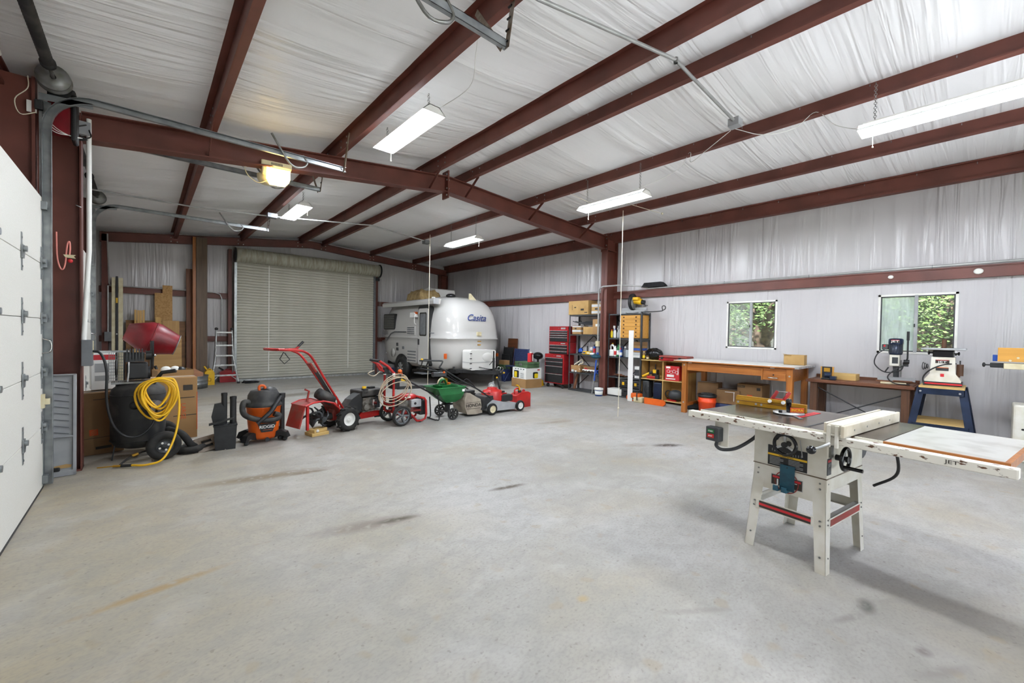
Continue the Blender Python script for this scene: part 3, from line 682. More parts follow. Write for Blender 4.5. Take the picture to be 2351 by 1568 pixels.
# jackshaft opener next to the spring, behind the rail bend
t = thing('wall_opener', 'dark red and black wall opener behind the rail bend', 'opener', (-.6, 5.66, 3.36))
G().bx(-.06, .09, -.03, .1, -.15, .12).obj('body', 'red_drum', t, .015); G().bx(.09, .13, -.05, .12, -.2, .22).obj('side_cover', 'black', t, .015); G().bx(-.06, .12, -.04, .12, .12, .27).obj('top_cover', 'black', t, .02)
for i in range(3):
    wire('thin white wire bundle below the wall opener, strand %s' % ('upper', 'middle', 'lower')[i], [(-.68, 5.6, 3.33-.04*i), (-.6, 5.62, 3.24-.02*i), (-.5, 5.64, 3.2+.005*i), (-.44, 5.68, 3.22)], .003)
t = thing('safety_plug', 'black cable plug with white outlet plate on the door jamb', 'plug', (-.74, 5.56, 3.36))
G().bx(-.03, .03, -.006, .0, -.05, .05).obj('plate', 'white_plastic', t); G().bx(.02, .07, -.05, -.006, -.02, .06).obj('plug', 'black', t, .006); G().tube(smooth([(.03, -.03, -.05), (-.06, -.05, -.1), (-.09, -.04, .02), (-.02, -.03, .14), (-.02, -.02, .25)], 5), .004, 5).obj('cord', 'rope', t)
tag(G().cyl((-.86, 2.4, 3.57), (-.86, 5.15, 3.57), .022, n=12).obj('fluorescent_tube', 'pipe_white'), 'spare white tube stored along the eave above the overhead door', 'tube')
# pink pull cord on the left column
t = thing('pull_cord', 'pink cord with paper tag looped on the left column', 'cord')
G().tube(smooth([(-.63, 5.86, 2.34), (-.625, 5.86, 2.1), (-.6, 5.86, 1.99), (-.575, 5.86, 2.03), (-.56, 5.86, 2.22), (-.545, 5.86, 2.26), (-.54, 5.86, 2.2), (-.545, 5.86, 2.12)], 6), .007, 6).obj('cord', 'pink', t)
G().prism([(-.585, 2.13), (-.5, 2.135), (-.515, 2.12), (-.5, 2.1), (-.57, 2.105)], 5.85, 5.855, 'xz').obj('paper_tag', 'cream', t); G().sph((-.54, 5.86, 2.075), (.02, .015, .02), 8, 6).obj('red_end', 'print_red', t)
# ceiling door opener with glowing lamp
t = thing('garage_door_opener', 'cream ceiling door opener with glowing yellow lamp cover', 'door opener', (1.27, 6.1, 3.36), -8)
G().bx(-.17, .17, -.16, .16, .13, .2).bx(-.16, .14, -.14, .14, .04, .13).obj('housing', 'opener', t, .015)
G().lathe([(.0, -.06), (.1, -.05), (.125, .0), (.13, .05)], (-.08, .06, .02), (0, 0, 1), 18).obj('motor_cover', 'opener', t)
G().prism([(-.11, .11), (-.11, .0), (-.07, -.06), (.1, -.06), (.15, -.0), (.15, .11)], -.17, -.02, 'xz').obj('lamp_cover', 'lamp_warm', t, .025, seg=3)
vt = G()
for i in range(10): vt.bx(-.06+i*.013, -.053+i*.013, -.162, -.16, .15, .18)
vt.obj('vent', 'dark_grey', t)
G().tube([(-.25, .0, .23), (.2, 0, .21)], .012, 6).obj('rail', 'dull_metal', t)
G().tube(smooth([(-.1, -.05, -.03), (-.2, -.05, -.07), (-.3, -.03, .0), (-.34, 0, .09)], 5), .006, 5).obj('cord', 'cream', t)
G().sph((-.34, -.02, .13), (.04, .04, .04), 10, 8).cyl((-.36, -.08, .14), (-.36, -.02, .14), .015, n=8).obj('cord_socket', 'light_grey', t)
for dx in (-.15, .15): G().bar((dx, 0, .2), (dx, .0, zraf(1.27)-3.36-.0), .025, .004).obj('hanger_strap', 'galv', t)

# ================================================================ LEFT SIDE AND THE ROW OF EQUIPMENT
def wheel(par, c, r, w, ax=(0, 1, 0), hub='white', tread=0, spokes=0, name='wheel', hubr=.55, rub='rubber'):
    a = Vector(ax).normalized(); c = Vector(c); h = w/2
    t = G().lathe([(r*hubr, -h*.8), (r*.8, -h), (r*.95, -h*.75), (r, -h*.3), (r, h*.3), (r*.95, h*.75), (r*.8, h), (r*hubr, h*.8), (r*hubr, -h*.8)], c, a, 28)
    if tread:
        u = Vector((0, 0, 1)) if abs(a.z) < .9 else Vector((1, 0, 0)); x = a.cross(u).normalized(); y = a.cross(x)
        for i in range(tread):
            th = 2*math.pi*i/tread; d = x*math.cos(th)+y*math.sin(th); tn = a.cross(d)
            for s_ in (-1, 1):
                p = c+d*r*1.0+a*(s_*h*.45); t.bar(p-a*(s_*h*.42)+tn*(s_*r*.1), p+a*(s_*h*.42)-tn*(s_*r*.1), r*.12, r*.12, tuple(d))
    o = t.obj(name, rub, par)
    hb = G().lathe([(0, h*.35), (r*.16, h*.6), (r*.2, h*.3), (r*hubr*.9, h*.25), (r*hubr, h*.75), (r*hubr*1.02, h*.5), (r*hubr*1.02, -h*.5), (r*hubr, -h*.75), (r*hubr*.9, -h*.25), (r*.2, -h*.3), (r*.16, -h*.6), (0, -h*.35)], c, a, 24)
    if spokes: hb = G().lathe([(0, h*.7), (r*.14, h*.7), (r*.14, -h*.7), (0, -h*.7)], c, a, 16).lathe([(r*hubr*.86, h*.6), (r*hubr*1.02, h*.6), (r*hubr*1.02, -h*.6), (r*hubr*.86, -h*.6), (r*hubr*.86, h*.6)], c, a, 24)
    ho = hb.obj('hub', hub, o)
    if spokes:
        u = Vector((0, 0, 1)) if abs(a.z) < .9 else Vector((1, 0, 0)); x = a.cross(u).normalized(); y = a.cross(x)
        for i in range(spokes):
            th = 2*math.pi*i/spokes; d = x*math.cos(th)+y*math.sin(th)
            G().bar(c+d*r*.1, c+d*r*hubr*.9, r*.16, w*.7, tuple(a)).obj('spoke', hub, o)
    return o

# grey plastic panel leaning on the column
t = thing('plastic_ramp_panel', 'grey dirty plastic ramp panel with diagonal ribs leaning by the left column', 'ramp panel', (-.585, 5.84, 0), 0, rx=-3)
G().bx(-.08, .085, -.02, .012, 0, .98).obj('panel', 'light_grey', t, .008)
for x0, x1, z0, z1 in ((-.08, -.072, 0, .98), (.062, .085, 0, .98), (-.08, .085, .965, .98), (-.08, .085, 0, .055), (-.08, .085, .37, .385)):
    G().bx(x0, x1, -.04, -.02, z0, z1).obj('rim', 'light_grey', t, .004)
rb0 = None
for i in range(9):
    if rb0 is None: rb0 = G().bar((-.062, -.023, 0), (.035, -.023, -.025), .004, .006).obj('rib', 'mid_grey', t); rb0.location = (0, 0, .92)
    else: inst(rb0, (0, 0, .92-.062*i), t)
G().prism([(-.06, .075), (-.06, .1), (.02, .11), (.055, .1), (.05, .075)], -.026, -.02, 'xz').obj('straw_dirt', 'cardboard_tan', t); G().bx(-.07, -.02, -.05, -.03, .05, .09).obj('burnt_hole', 'black', t, .01)

# cardboard cartons behind the compressor
def carton(name, label, loc, rz, d, m='cardboard', group=None, rx=0, ry=0, tapem='tape', open_=False, flap=True, cat='box'):
    t = thing(name, label, cat, loc, rz, group, rx, ry); w_, p_, h_ = d
    if open_:
        g = G()
        g.bx(-w_/2, w_/2, -p_/2, p_/2, 0, .006).bx(-w_/2, -w_/2+.006, -p_/2, p_/2, 0, h_).bx(w_/2-.006, w_/2, -p_/2, p_/2, 0, h_).bx(-w_/2, w_/2, -p_/2, -p_/2+.006, 0, h_).bx(-w_/2, w_/2, p_/2-.006, p_/2, 0, h_)
        g.obj('body', m, t)
    else:
        G().bx(-w_/2, w_/2, -p_/2, p_/2, 0, h_).obj('body', m, t, .004)
        if flap:
            G().bx(-w_/2, w_/2, -.003, .003, h_, h_+.0015).obj('flap_seam', 'cardboard_dark', t)
            if tapem: G().bx(-w_/2-.001, -w_/2, -.025, .025, h_-.07, h_).bx(-w_/2, w_/2, -.025, .025, h_+.0015, h_+.002).obj('packing_tape', tapem, t)
    return t
t = carton('moving_carton', 'large brown moving carton with orange print behind the compressor hose', (.26, 7.02, 0), 6, (.5, .32, .8))
G().bx(.243, .2505, -.161, -.16, .1, .6).obj('orange_edge', 'print_orange', t); G().bx(-.02, .22, -.1615, -.16, .53, .54).bx(.1, .2, -.1615, -.16, .63, .7).bx(.0, .24, -.1615, -.16, .3, .31).obj('printed_lines', 'print_dark', t)
text('LARGE', .07, 'print_orange', t, (.1, -.1612, .36), (90, 90, 0), 'printed_word')
t = carton('moving_carton', 'brown moving carton with orange square logo leaning beside the left column', (-.36, 6.73, .0), 4, (.34, .3, .7), 'cardboard_dark', ry=-3)
G().bx(-.1, -.03, -.1515, -.15, .22, .29).obj('orange_logo', 'print_orange', t)
lg = G()
for i in range(3): lg.box((-.065+.0*i, -.152, .235+.02*i), (.055, .001, .004), (0, -35, 0))
lg.obj('logo_strokes', 'cardboard', t); G().bx(-.06, .07, -.1515, -.15, .06, .09).bx(-.15, .12, -.1515, -.15, .19, .194).bx(-.05, .12, -.1515, -.15, .62, .626).obj('printed_lines', 'print_dark', t)
t = carton('parts_carton', 'white carton with red top band standing on the brown carton behind the compressor', (-.37, 6.8, .72), 8, (.2, .2, .42), 'print_white', flap=False)
G().bx(-.1005, .1005, -.1005, .1005, .34, .40).obj('red_band', 'print_red', t); G().bx(-.07, .05, -.102, -.1, .2, .3).bx(-.07, .05, -.102, -.1, .1, .16).obj('printed_panel', 'light_grey', t)
tag(place(G().bx(-.16, .16, -.05, .05, 0, .02).obj('metal_strip', 'alu', bev=.003), (-.3, 6.8, 1.142), 4), 'aluminium strip lying on top of the red and white carton', 'metal strip')

# air compressor
t = thing('air_compressor', 'black upright air compressor with dusty tank and caged pump on top', 'air compressor', (-.05, 6.27, 0))
G().lathe([(0, .1), (.12, .105), (.2, .135), (.235, .2), (.237, .7), (.225, .76), (.17, .81), (.08, .83), (0, .832)], n=32).obj('tank', 'black_dusty', t)
G().torus((0, 0, .2), .238, .005, n=32, k=6).torus((0, 0, .7), .238, .005, n=32, k=6).obj('weld_seam', 'black', t)
G().lathe([(.0, 0), (.045, 0), (.045, .008), (0, .01)], (-.03, -.236, .6), (0, -1, 0), 16).obj('badge', 'black', t)
for a in (200, 300, 70):
    p = (.2*math.cos(R(a)), .2*math.sin(R(a))); G().bar((p[0], p[1], .18), (p[0]*1.15, p[1]*1.15, 0), .03, .012).obj('leg', 'black', t)
wheel(t, (.21, -.37, .155), .155, .09, (0.25, -1, 0), 'dark_grey', hubr=.5); wheel(t, (.21, .33, .155), .155, .09, (0, 1, 0), 'dark_grey', hubr=.5)
for i in range(4): G().cyl((.21+.04*math.cos(i*1.57+.4), -.42, .155+.04*math.sin(i*1.57+.4)), (.21+.04*math.cos(i*1.57+.4), -.43, .155+.04*math.sin(i*1.57+.4)), .011, n=8).obj('lug_nut', 'white', t)
G().cyl((.21, -.33, .155), (.21, .3, .155), .015).bx(.08, .22, -.03, .03, .14, .2).obj('axle', 'black', t)
G().bx(-.22, .12, -.12, .12, .825, .845).obj('platform', 'dull_metal', t)
G().bx(-.1, .08, -.1, .1, .87, 1.05).obj('motor', 'black', t, .02); G().cyl((-.1, 0, .93), (.1, 0, .93), .07).obj('motor_shaft', 'black', t)
pg = G().bx(-.11, .05, -.06, .06, 1.06, 1.16)
for i in range(6): pg.bx(-.1+i*.025, -.09+i*.025, -.085, .085, 1.09, 1.2)
pg.obj('pump_fins', 'dark_grey', t); G().cyl((.06, -.06, 1.13), (.11, -.06, 1.13), .05).obj('air_filter', 'black', t); G().sph((.135, -.06, 1.13), .016).obj('filter_nut', 'chrome', t)
G().tube([(-.08, -.1, 1.06), (-.08, -.12, .95), (-.09, -.11, .85)], .01, 6).obj('copper_line', 'alu', t)
cg = G()
for i in range(8): cg.tube([(-.235+i*.016, -.11, .84), (-.235+i*.016, -.11, 1.12), (-.235+i*.016, -.07, 1.16), (-.235+i*.016, .1, 1.16)], .0025, 4)
for j in range(9): cg.tube([(-.235, -.11, .86+j*.033), (-.12, -.11, .86+j*.033)], .0025, 4)
cg.obj('belt_guard', 'dull_metal', t); G().lathe([(.0, 0), (.12, 0), (.12, .02), (.0, .02)], (-.19, -.02, 1.0), (1, 0, 0), 20).obj('flywheel', 'black', t)
G().tube([(.12, -.1, .8), (.2, -.14, .93), (.32, -.2, .95)], .014, 8).tube([(.12, .1, .8), (.2, .04, .93), (.32, -.02, .95)], .014, 8).obj('handle', 'black', t)
G().cyl((.12, -.19, .6), (.16, -.26, .6), .04).bx(.1, .19, -.24, -.2, .5, .62).obj('pressure_gauge', 'light_grey', t)
# hoses
t = thing('air_hose', 'coiled yellow air hose hung on the black compressor handle', 'hose')
rnd = random.Random(2)
for i in range(10):
    a, b = .12+rnd.uniform(-.03, .03), .175+rnd.uniform(-.035, .04); cx, cz, cy = .11+rnd.uniform(-.04, .035), .88-b+rnd.uniform(-.015, .015), 5.98-.016*i
    G().tube([(cx+a*math.cos(2*math.pi*k/28)+.02*math.sin(4*math.pi*k/28), cy+.01*math.sin(2*math.pi*k/28), cz+b*math.sin(2*math.pi*k/28)) for k in range(28)], .0105, 8, True).obj('coil', 'yellow_hose', t)
G().tube(smooth([(.16, 5.86, .9), (.25, 5.85, .86), (.285, 5.82, .6), (.25, 5.74, .3), (.15, 5.64, .08), (.02, 5.66, .03), (-.1, 5.75, .025)], 8), .0105, 8).obj('whip_end', 'yellow_hose', t)
G().cyl((-.1, 5.75, .025), (-.18, 5.79, .025), .014).obj('strain_relief', 'black', t); G().cyl((-.18, 5.79, .025), (-.24, 5.83, .022), .012).cyl((-.24, 5.83, .022), (-.36, 5.9, .012), .006).obj('brass_fitting', 'gold', t)
tag(G().tube(smooth([(-.4, 5.9, 1.2), (-.33, 5.88, 1.17), (-.29, 5.88, 1.0), (-.29, 5.9, .7), (-.25, 5.92, .45), (-.16, 5.95, .3), (-.04, 5.96, .28), (.06, 5.97, .38), (.1, 6.0, .52), (.1, 6.02, .6)], 8), .012, 8).obj('power_cord', 'black'), 'thick black cord from the wall box sweeping past the compressor tank', 'cord')
t = thing('hose_whip', 'short black hose with brass connectors on the floor under the compressor', 'hose')
G().tube(smooth([(-.2, 5.82, .02), (-.12, 5.95, .06), (0, 5.98, .1), (.06, 5.9, .1)], 5), .009, 6).obj('hose', 'rubber', t); G().cyl((-.1, 5.97, .07), (-.05, 5.98, .085), .014).obj('connector', 'gold', t)
tag(G().tube(smooth([(.2, 6.25, .26), (.32, 6.1, .22), (.4, 6.05, .1), (.44, 6.1, .05), (.36, 6.15, .045), (.3, 6.05, .045), (.42, 5.98, .045), (.55, 6.1, .045)], 8), .038, 10).obj('vacuum_hose', 'rubber'), 'ribbed black vacuum hose lying beside the compressor wheel', 'hose')
tag(G().cyl((.36, 6.5, .03), (.62, 6.42, .03), .028).obj('white_pipe', 'pipe_white'), 'short white plastic pipe on the floor behind the floor grate', 'pipe')

# cement mixer behind
t = thing('cement_mixer', 'dark red cement mixer drum tilted above the compressor', 'cement mixer', (.08, 8.2, 0))
dv = Vector((.8, 0, -.28)).normalized(); pr2 = [(0, -.3), (.12, -.3), (.235, -.06), (.24, 0), (.235, .06), (.15, .3), (.155, .31), (.14, .31), (.14, .25), (.215, .05), (.1, -.25), (0, -.25)]
G().lathe(pr2, (.0, 0, 1.28), dv, 28).obj('drum', 'red_drum', t)
G().torus((0, 0, 1.28), .242, .008, tuple(dv), 28, 6).obj('drum_seam', 'red_drum', t); G().torus(tuple(Vector((0, 0, 1.28))+dv*.305), .15, .008, tuple(dv), 24, 6).obj('drum_rim', 'dull_metal', t)
G().tube([(0, -.3, 1.25), (0, -.32, 1.0), (0, -.1, .85), (0, .1, .85), (0, .32, 1.0), (0, .3, 1.25)], .022, 8).obj('yoke', 'black', t)
for sx in (-1, 1):
    for sy in (-1, 1): G().cyl((sx*.04, sy*.04, .86), (sx*.3, sy*.3, 0), .018).obj('leg', 'black', t)
# open carton of odds and ends by the mixer
t = thing('open_carton', 'open carton with black caps and purple packets beside the cement mixer', 'box', (.3, 7.5, 0), 10)
G().bx(-.2, .2, -.15, .15, 0, .006).bx(-.2, -.194, -.15, .15, 0, .86).bx(.194, .2, -.15, .15, 0, .86).bx(-.2, .2, -.15, -.144, 0, .86).bx(-.2, .2, .144, .15, 0, .86).obj('body', 'cardboard', t)
G().bx(-.19, .19, -.14, .14, .7, .72).obj('inner_liner', 'cardboard_dark', t)
for i, (dx, dz, m_) in enumerate(((-.12, .78, 'purple'), (-.04, .8, 'black'), (.02, .86, 'print_white'), (.08, .85, 'black'), (-.08, .86, 'print_white'))):
    tag(place(G().sph((0, 0, 0), (.06, .05, .05), 10, 6).obj('packet', m_), (.3+dx, 7.48, dz)), ['purple foil packet in the open carton', 'black cap in the open carton behind the hose coil', 'white cap with dome in the open carton', 'black cap with badge at the right of the open carton', 'white packet behind the purple foil packet'][i], 'packet')

# floor grate, accessory bin and tubes
t = thing('floor_grate', 'brown metal register plate with two slots leaning against the black bin', 'register', (.58, 5.98, .012), -8, rx=-52)
g = G()
for x0, x1, z0, z1 in ((-.11, .11, 0, .055), (-.11, .11, .095, .125), (-.11, .11, .165, .22), (-.11, -.05, .055, .095), (.05, .11, .055, .095), (-.11, -.05, .125, .165), (.05, .11, .125, .165)): g.bx(x0, x1, -.006, .006, z0, z1)
go = g.obj('plate', 'galv_rust', t); go.rotation_euler = (0, R(-18), 0)
gb = G().bx(-.06, .06, .006, .05, .05, .17).obj('duct_collar', 'black', t); gb.rotation_euler = (0, R(-18), 0)
t = thing('accessory_bin', 'tall black plastic bin full of vacuum attachments', 'bin', (.73, 6.03, 0), -5)
G().prism([(-.1, 0), (-.01, 0), (0, .015), (.01, 0), (.1, 0), (.115, .29), (-.115, .29)], -.09, .09, 'xz').obj('bin_body', 'black', t, .008)
G().bx(-.12, .12, -.095, .095, .28, .3).obj('rim', 'black', t, .004)
for dx, h, r_, lb in ((-.01, .67, .03, 'taller black vacuum tube standing in the accessory bin'), (.08, .62, .034, 'shorter black vacuum tube standing in the accessory bin')):
    tag(G().cyl((.73+dx, 6.03, .3), (.73+dx, 6.03, h), r_, n=16).cyl((.73+dx, 6.03, h-.03), (.73+dx, 6.03, h), r_*1.08, n=16).obj('extension_tube', 'black'), lb, 'tube')
tag(place(G().prism([(-.05, 0), (.05, 0), (.06, .2), (.02, .26), (-.04, .25), (-.07, .1)], -.02, .02, 'xz').obj('floor_nozzle', 'black', bev=.008), (.66, 6.0, .3), -5), 'broad black nozzle head sticking out of the accessory bin', 'nozzle')
tag(place(G().prism([(-.14, 0), (.1, .06), (.1, .075), (-.14, .02)], -.03, .03, 'xz').obj('nozzle_flat', 'black_dusty', bev=.004), (.7, 5.93, .31), -5), 'flat black nozzle lying across the bin rim', 'nozzle')

# shop vacuum
t = thing('shop_vacuum', 'orange and black shop vacuum with hose wrapped around', 'vacuum', (1.16, 6.15, 0))
G().lathe([(0, .05), (.155, .05), (.165, .08), (.185, .3), (.195, .44), (.205, .45), (.205, .47), (.0, .47)], n=32).obj('drum', 'orange', t)
G().lathe([(.21, .46), (.215, .475), (.205, .5), (.19, .51), (.185, .53), (.18, .6), (.15, .655), (.1, .665), (0, .665)], n=32).obj('lid', 'black_dusty', t)
G().sph((.05, -.02, .65), (.1, .1, .05), 14, 8).obj('cord_wrap', 'black', t)
G().tube(smooth([(-.06, -.06, .64), (-.065, -.06, .71), (-.03, -.06, .725), (.0, -.06, .7), (.01, -.06, .62)], 5), .016, 8).obj('carry_handle', 'orange', t)
G().prism([(-.1, .255), (.105, .255), (.06, .15), (-.06, .15)], -.2, -.165, 'xz').obj('name_plate', 'black', t)
text('RIDGID', .052, 'print_white', t, (.0, -.2015, .215), off=.001)
G().bx(-.045, .05, -.2015, -.2, .175, .179).obj('orange_line', 'orange', t)
for a in (35, 145, 215, 325):
    x, y = .235*math.cos(R(a)), .235*math.sin(R(a))
    f = G().prism([(-.09, .05), (-.09, .13), (-.03, .16), (.05, .13), (.08, .06), (.05, .045), (.02, .08), (-.03, .08)], -.04, .04, 'xz').obj('caster_foot', 'black', t, .006); f.location = (x, y, -.01); f.rotation_euler = (0, 0, R(a))
    G().lathe([(0, -.012), (.026, -.012), (.026, .012), (0, .012)], (x*1.12, y*1.12, .026), (-y, x, 0), 12).obj('caster', 'dark_grey', f.parent)
G().cyl((.0, -.2, .06), (.0, -.235, .055), .025).obj('drain_cap', 'dark_grey', t)
G().tube(smooth([(-.12, -.05, .5), (-.23, -.08, .53), (-.25, -.12, .42), (-.2, -.2, .36), (-.05, -.25, .31), (.09, -.25, .31), (.13, -.23, .35), (.07, -.24, .38)], 8), .033, 12).obj('hose', 'black_dusty', t)
G().tube([(.16, -.16, .58), (.03, -.26, .41), (-.12, -.27, .28)], [.03, .028, .022], 12).obj('wand_grip', 'black', t)
G().cyl((.2, -.06, .02), (.2, -.06, .6), .03, n=16).cyl((.2, -.06, .55), (.2, -.06, .61), .037, n=16).bx(.155, .25, -.1, -.02, .01, .05).obj('extension_wand', 'black', t)

# rear tine tiller
t = thing('garden_tiller', 'red rear tine tiller propped on wood blocks with long raised handles', 'tiller', (2.1, 6.25, 0), 15)
wheel(t, (.04, -.24, .17), .17, .1, (0, 1, 0), 'white', 12); wheel(t, (.04, .22, .17), .17, .1, (0, 1, 0), 'white', 12)
G().cyl((.04, -.2, .17), (.04, .2, .17), .02).bx(-.08, .16, -.06, .06, .14, .3).obj('transmission', 'red_dusty', t, .01)
for s_ in (-1, 1):
    G().tube(smooth([(.1, s_*.06, .27), (-.1, s_*.08, .56), (-.3, s_*.1, .86), (-.45, s_*.12, 1.08), (-.55, s_*.14, 1.15), (-.66, s_*.17, 1.175), (-.92, s_*.17, 1.19)], 5), .016, 8).obj('handlebar', 'red', t)
    G().tube([(.02, s_*.07, .2), (-.02, s_*.07, .46), (-.06, s_*.09, .5)], .012, 8).obj('handle_brace', 'red', t)
G().tube([(-.92, -.17, 1.19), (-.95, -.1, 1.19), (-.95, .1, 1.19), (-.92, .17, 1.19)], .016, 8).obj('handle_bar_end', 'red', t)
G().bar((-.08, 0, .5), (-.32, 0, .87), .05, .03).obj('gear_shift_rod', 'black', t); G().bar((-.33, 0, .86), (-.42, 0, .99), .1, .02).obj('shift_panel', 'red_dusty', t)
G().tube([(-.62, 0, 1.17), (-.56, 0, 1.22)], .018, 8).bx(-.72, -.6, -.05, .05, 1.17, 1.2).obj('clutch_lever', 'red', t); G().tube([(-.57, 0, 1.215), (-.5, 0, 1.285)], .017, 8).obj('lever_grip', 'black', t)
G().tube([(-.75, .02, 1.15), (-.8, .02, 1.06), (-.74, .02, .995), (-.67, .02, 1.05), (-.74, .02, 1.14)], .006, 6).obj('bail', 'black', t)
sh = G(); P = [(-.56, .425), (-.45, .46), (-.3, .465), (-.15, .42), (-.06, .33), (-.02, .22)]
for a, b in zip(P[:-1], P[1:]): sh.prism([a, b, (b[0], b[1]-.012), (a[0], a[1]-.012)], -.17, .17, 'xz')
sh.obj('tine_shield', 'red_dusty', t)
for s_ in (-1, 1): G().tube([(p[0], s_*.17, p[1]) for p in P], .014, 6).obj('shield_edge', 'red', t)
G().prism([(-.56, .43), (-.545, .425), (-.625, .13), (-.645, .14)], -.16, .16, 'xz').prism([(-.585, .36), (-.575, .36), (-.62, .18), (-.632, .18)], -.12, .12, 'xz').obj('rear_flap', 'red_dusty', t)
G().bx(-.53, -.5, -.16, -.13, .095, .42).bx(-.53, -.5, .13, .16, .095, .42).obj('depth_skid', 'red', t)
G().tube([(-.47, 0, .63), (-.41, 0, .6), (-.44, 0, .46)], .014, 8).obj('depth_lever', 'red_dusty', t)
G().lathe([(0, -.14), (.075, -.13), (.08, 0), (.075, .13), (0, .14)], (-.2, -.05, .5), (.8, 0, -.5), 18).obj('black_canister', 'black_dusty', t)
ti = G().cyl((-.3, -.2, .215), (-.3, .2, .215), .035)
for k, y in enumerate((-.13, -.045, .045, .13)):
    for i in range(4):
        a = R(90*i+22*k); p = Vector((-.3, y, .215)); d = Vector((math.cos(a), 0, math.sin(a))); n_ = Vector((-math.sin(a), 0, math.cos(a)))
        ti.tube([p, p+d*.07, p+d*.1+n_*.035, p+d*.105+n_*.09+Vector((0, .03, 0))], [.018, .016, .014, .008], 6)
ti.obj('tines', 'dark_grey', t)
G().cyl((-.3, 0, .215), (0, 0, .2), .05).obj('drive_housing', 'black_dusty', t)
G().prism([(.08, .3), (.18, .42), (.3, .49), (.36, .5), (.36, .22), (.1, .22)], -.12, .04, 'xz').obj('belt_cover', 'black_dusty', t, .012)
G().bx(.36, .72, -.14, .16, .2, .22).bx(.38, .62, -.12, .1, .22, .42).obj('engine_block', 'engine', t, .012)
G().bx(.34, .74, -.16, .16, .44, .54).obj('engine_cover', 'black_dusty', t, .02); G().bx(.36, .44, -.17, -.1, .5, .57).obj('fuel_tank', 'black_dusty', t, .01); G().cyl((.39, -.13, .57), (.39, -.13, .6), .03).obj('fuel_cap', 'yellow', t); G().bx(.55, .65, -.06, .02, .54, .57).obj('air_cap', 'black', t, .008)
G().bx(.5, .58, -.2, -.12, .3, .4).obj('carburetor', 'chrome', t, .01); G().cyl((.42, -.14, .28), (.42, -.17, .28), .05).obj('muffler', 'engine', t)
cs = G()
for i in range(5): cs.bx(.6+i*.02, .61+i*.02, -.13, .1, .24, .42)
cs.obj('cooling_fins', 'dark_grey', t)
G().bx(.1, .72, -.1, -.06, .1, .13).bx(.1, .72, .06, .1, .1, .13).prism([(.3, .13), (.72, .13), (.72, .18), (.4, .22)], -.1, .1, 'xz').obj('chassis', 'red', t)
G().tube(smooth([(.72, -.12, .42), (.8, -.12, .36), (.78, -.12, .12), (.6, -.12, .1)], 5), .012, 8).tube([(.78, -.12, .15), (.78, .12, .15)], .012, 8).obj('front_bumper', 'black', t)
for i, (z, d, lb) in enumerate(((0, (.24, .2, .045), 'lower wood block under the tiller tines'), (.046, (.22, .15, .042), 'upper wood block under the tiller tines'))):
    tag(place(G().bx(-d[0]/2, d[0]/2, -d[1]/2, d[1]/2, 0, d[2]).obj('wood_block', 'pine', bev=.004), (1.79, 6.07-.0*i, z), 12+14*i), lb, 'wood block', 'wood blocks under the tiller')
tag(place(G().lathe([(0, -.01), (.02, -.01), (.02, .01), (0, .01)], (0, 0, .02), (0, 1, 0), 12).obj('bolt_cap', 'white'), (1.77, 5.975, .05)), 'small white round cap on the end of the upper wood block', 'cap')

# pressure washer
t = thing('pressure_washer', 'red tube frame pressure washer with grey spoked wheels', 'pressure washer', (2.95, 6.1, 0))
wheel(t, (0, -.25, .155), .155, .075, (0, 1, 0), 'mid_grey', 0, 5, hubr=.8); wheel(t, (0, .2, .155), .155, .075, (0, 1, 0), 'mid_grey', 0, 5, hubr=.8)
G().cyl((0, -.22, .155), (0, .18, .155), .012).obj('axle', 'black', t)
for s_ in (-.17, .15):
    G().tube([(-.1, s_, .82), (-.1, s_, .2), (-.06, s_, .17), (.16, s_, .17), (.22, s_, .12), (.3, s_, .03), (.38, s_, .02), (.45, s_, .05), (.47, s_, .12), (.46, s_, .34), (.43, s_, .38), (.36, s_, .4)], .018, 10).obj('frame_tube', 'red', t)
    G().tube([(-.09, s_, .8), (-.2, s_, .92), (-.33, s_, 1.0)], .02, 10).obj('handle_tube', 'red', t)
    G().cyl((-.1, s_, .76), (-.1, s_, .81), .023).obj('label_wrap', 'print_white', t)
    G().cyl((.36, s_, .0), (.36, s_, .02), .02).obj('rubber_foot', 'rubber', t)
G().cyl((-.33, -.17, 1.0), (-.33, .15, 1.0), .022).obj('grip', 'black', t)
G().tube([(.36, -.17, .4), (.36, .15, .4)], .018, 8).obj('cross_tube', 'red', t); G().tube([(-.1, -.17, .3), (-.1, .15, .3)], .018, 8).obj('cross_tube', 'red', t)
G().bx(-.06, .4, -.12, .12, .17, .2).obj('base_plate', 'red_dusty', t); G().bx(.02, .24, -.1, .1, .2, .36).obj('engine_block', 'engine', t, .012)
G().sph((.19, 0, .4), (.19, .13, .06), 16, 8).obj('engine_shroud', 'red', t); G().lathe([(0, 0), (.012, 0), (.012, .003), (0, .003)], (.12, -.125, .41), (0, -1, 0), 12).bx(.15, .21, -.132, -.128, .4, .42).obj('maker_mark', 'print_white', t)
G().bx(.2, .38, -.17, -.06, .25, .37).obj('muffler', 'light_grey', t, .012); G().cyl((.27, -.17, .31), (.27, -.175, .31), .02).obj('muffler_outlet', 'black', t)
G().bx(.38, .52, -.12, .12, .1, .33).bx(.4, .48, -.06, .06, .33, .38).obj('detergent_tank', 'black', t, .02)
G().bx(-.08, .04, -.1, .08, .55, .76).obj('accessory_tray', 'black', t, .015); G().bx(-.06, .0, -.08, .08, .22, .4).obj('pump', 'dark_grey', t, .01)
for i in range(4): G().cyl((-.02+.03*i, -.1, .76), (-.02+.03*i, -.1, .8), .008).obj('spray_tip', 'orange', t)
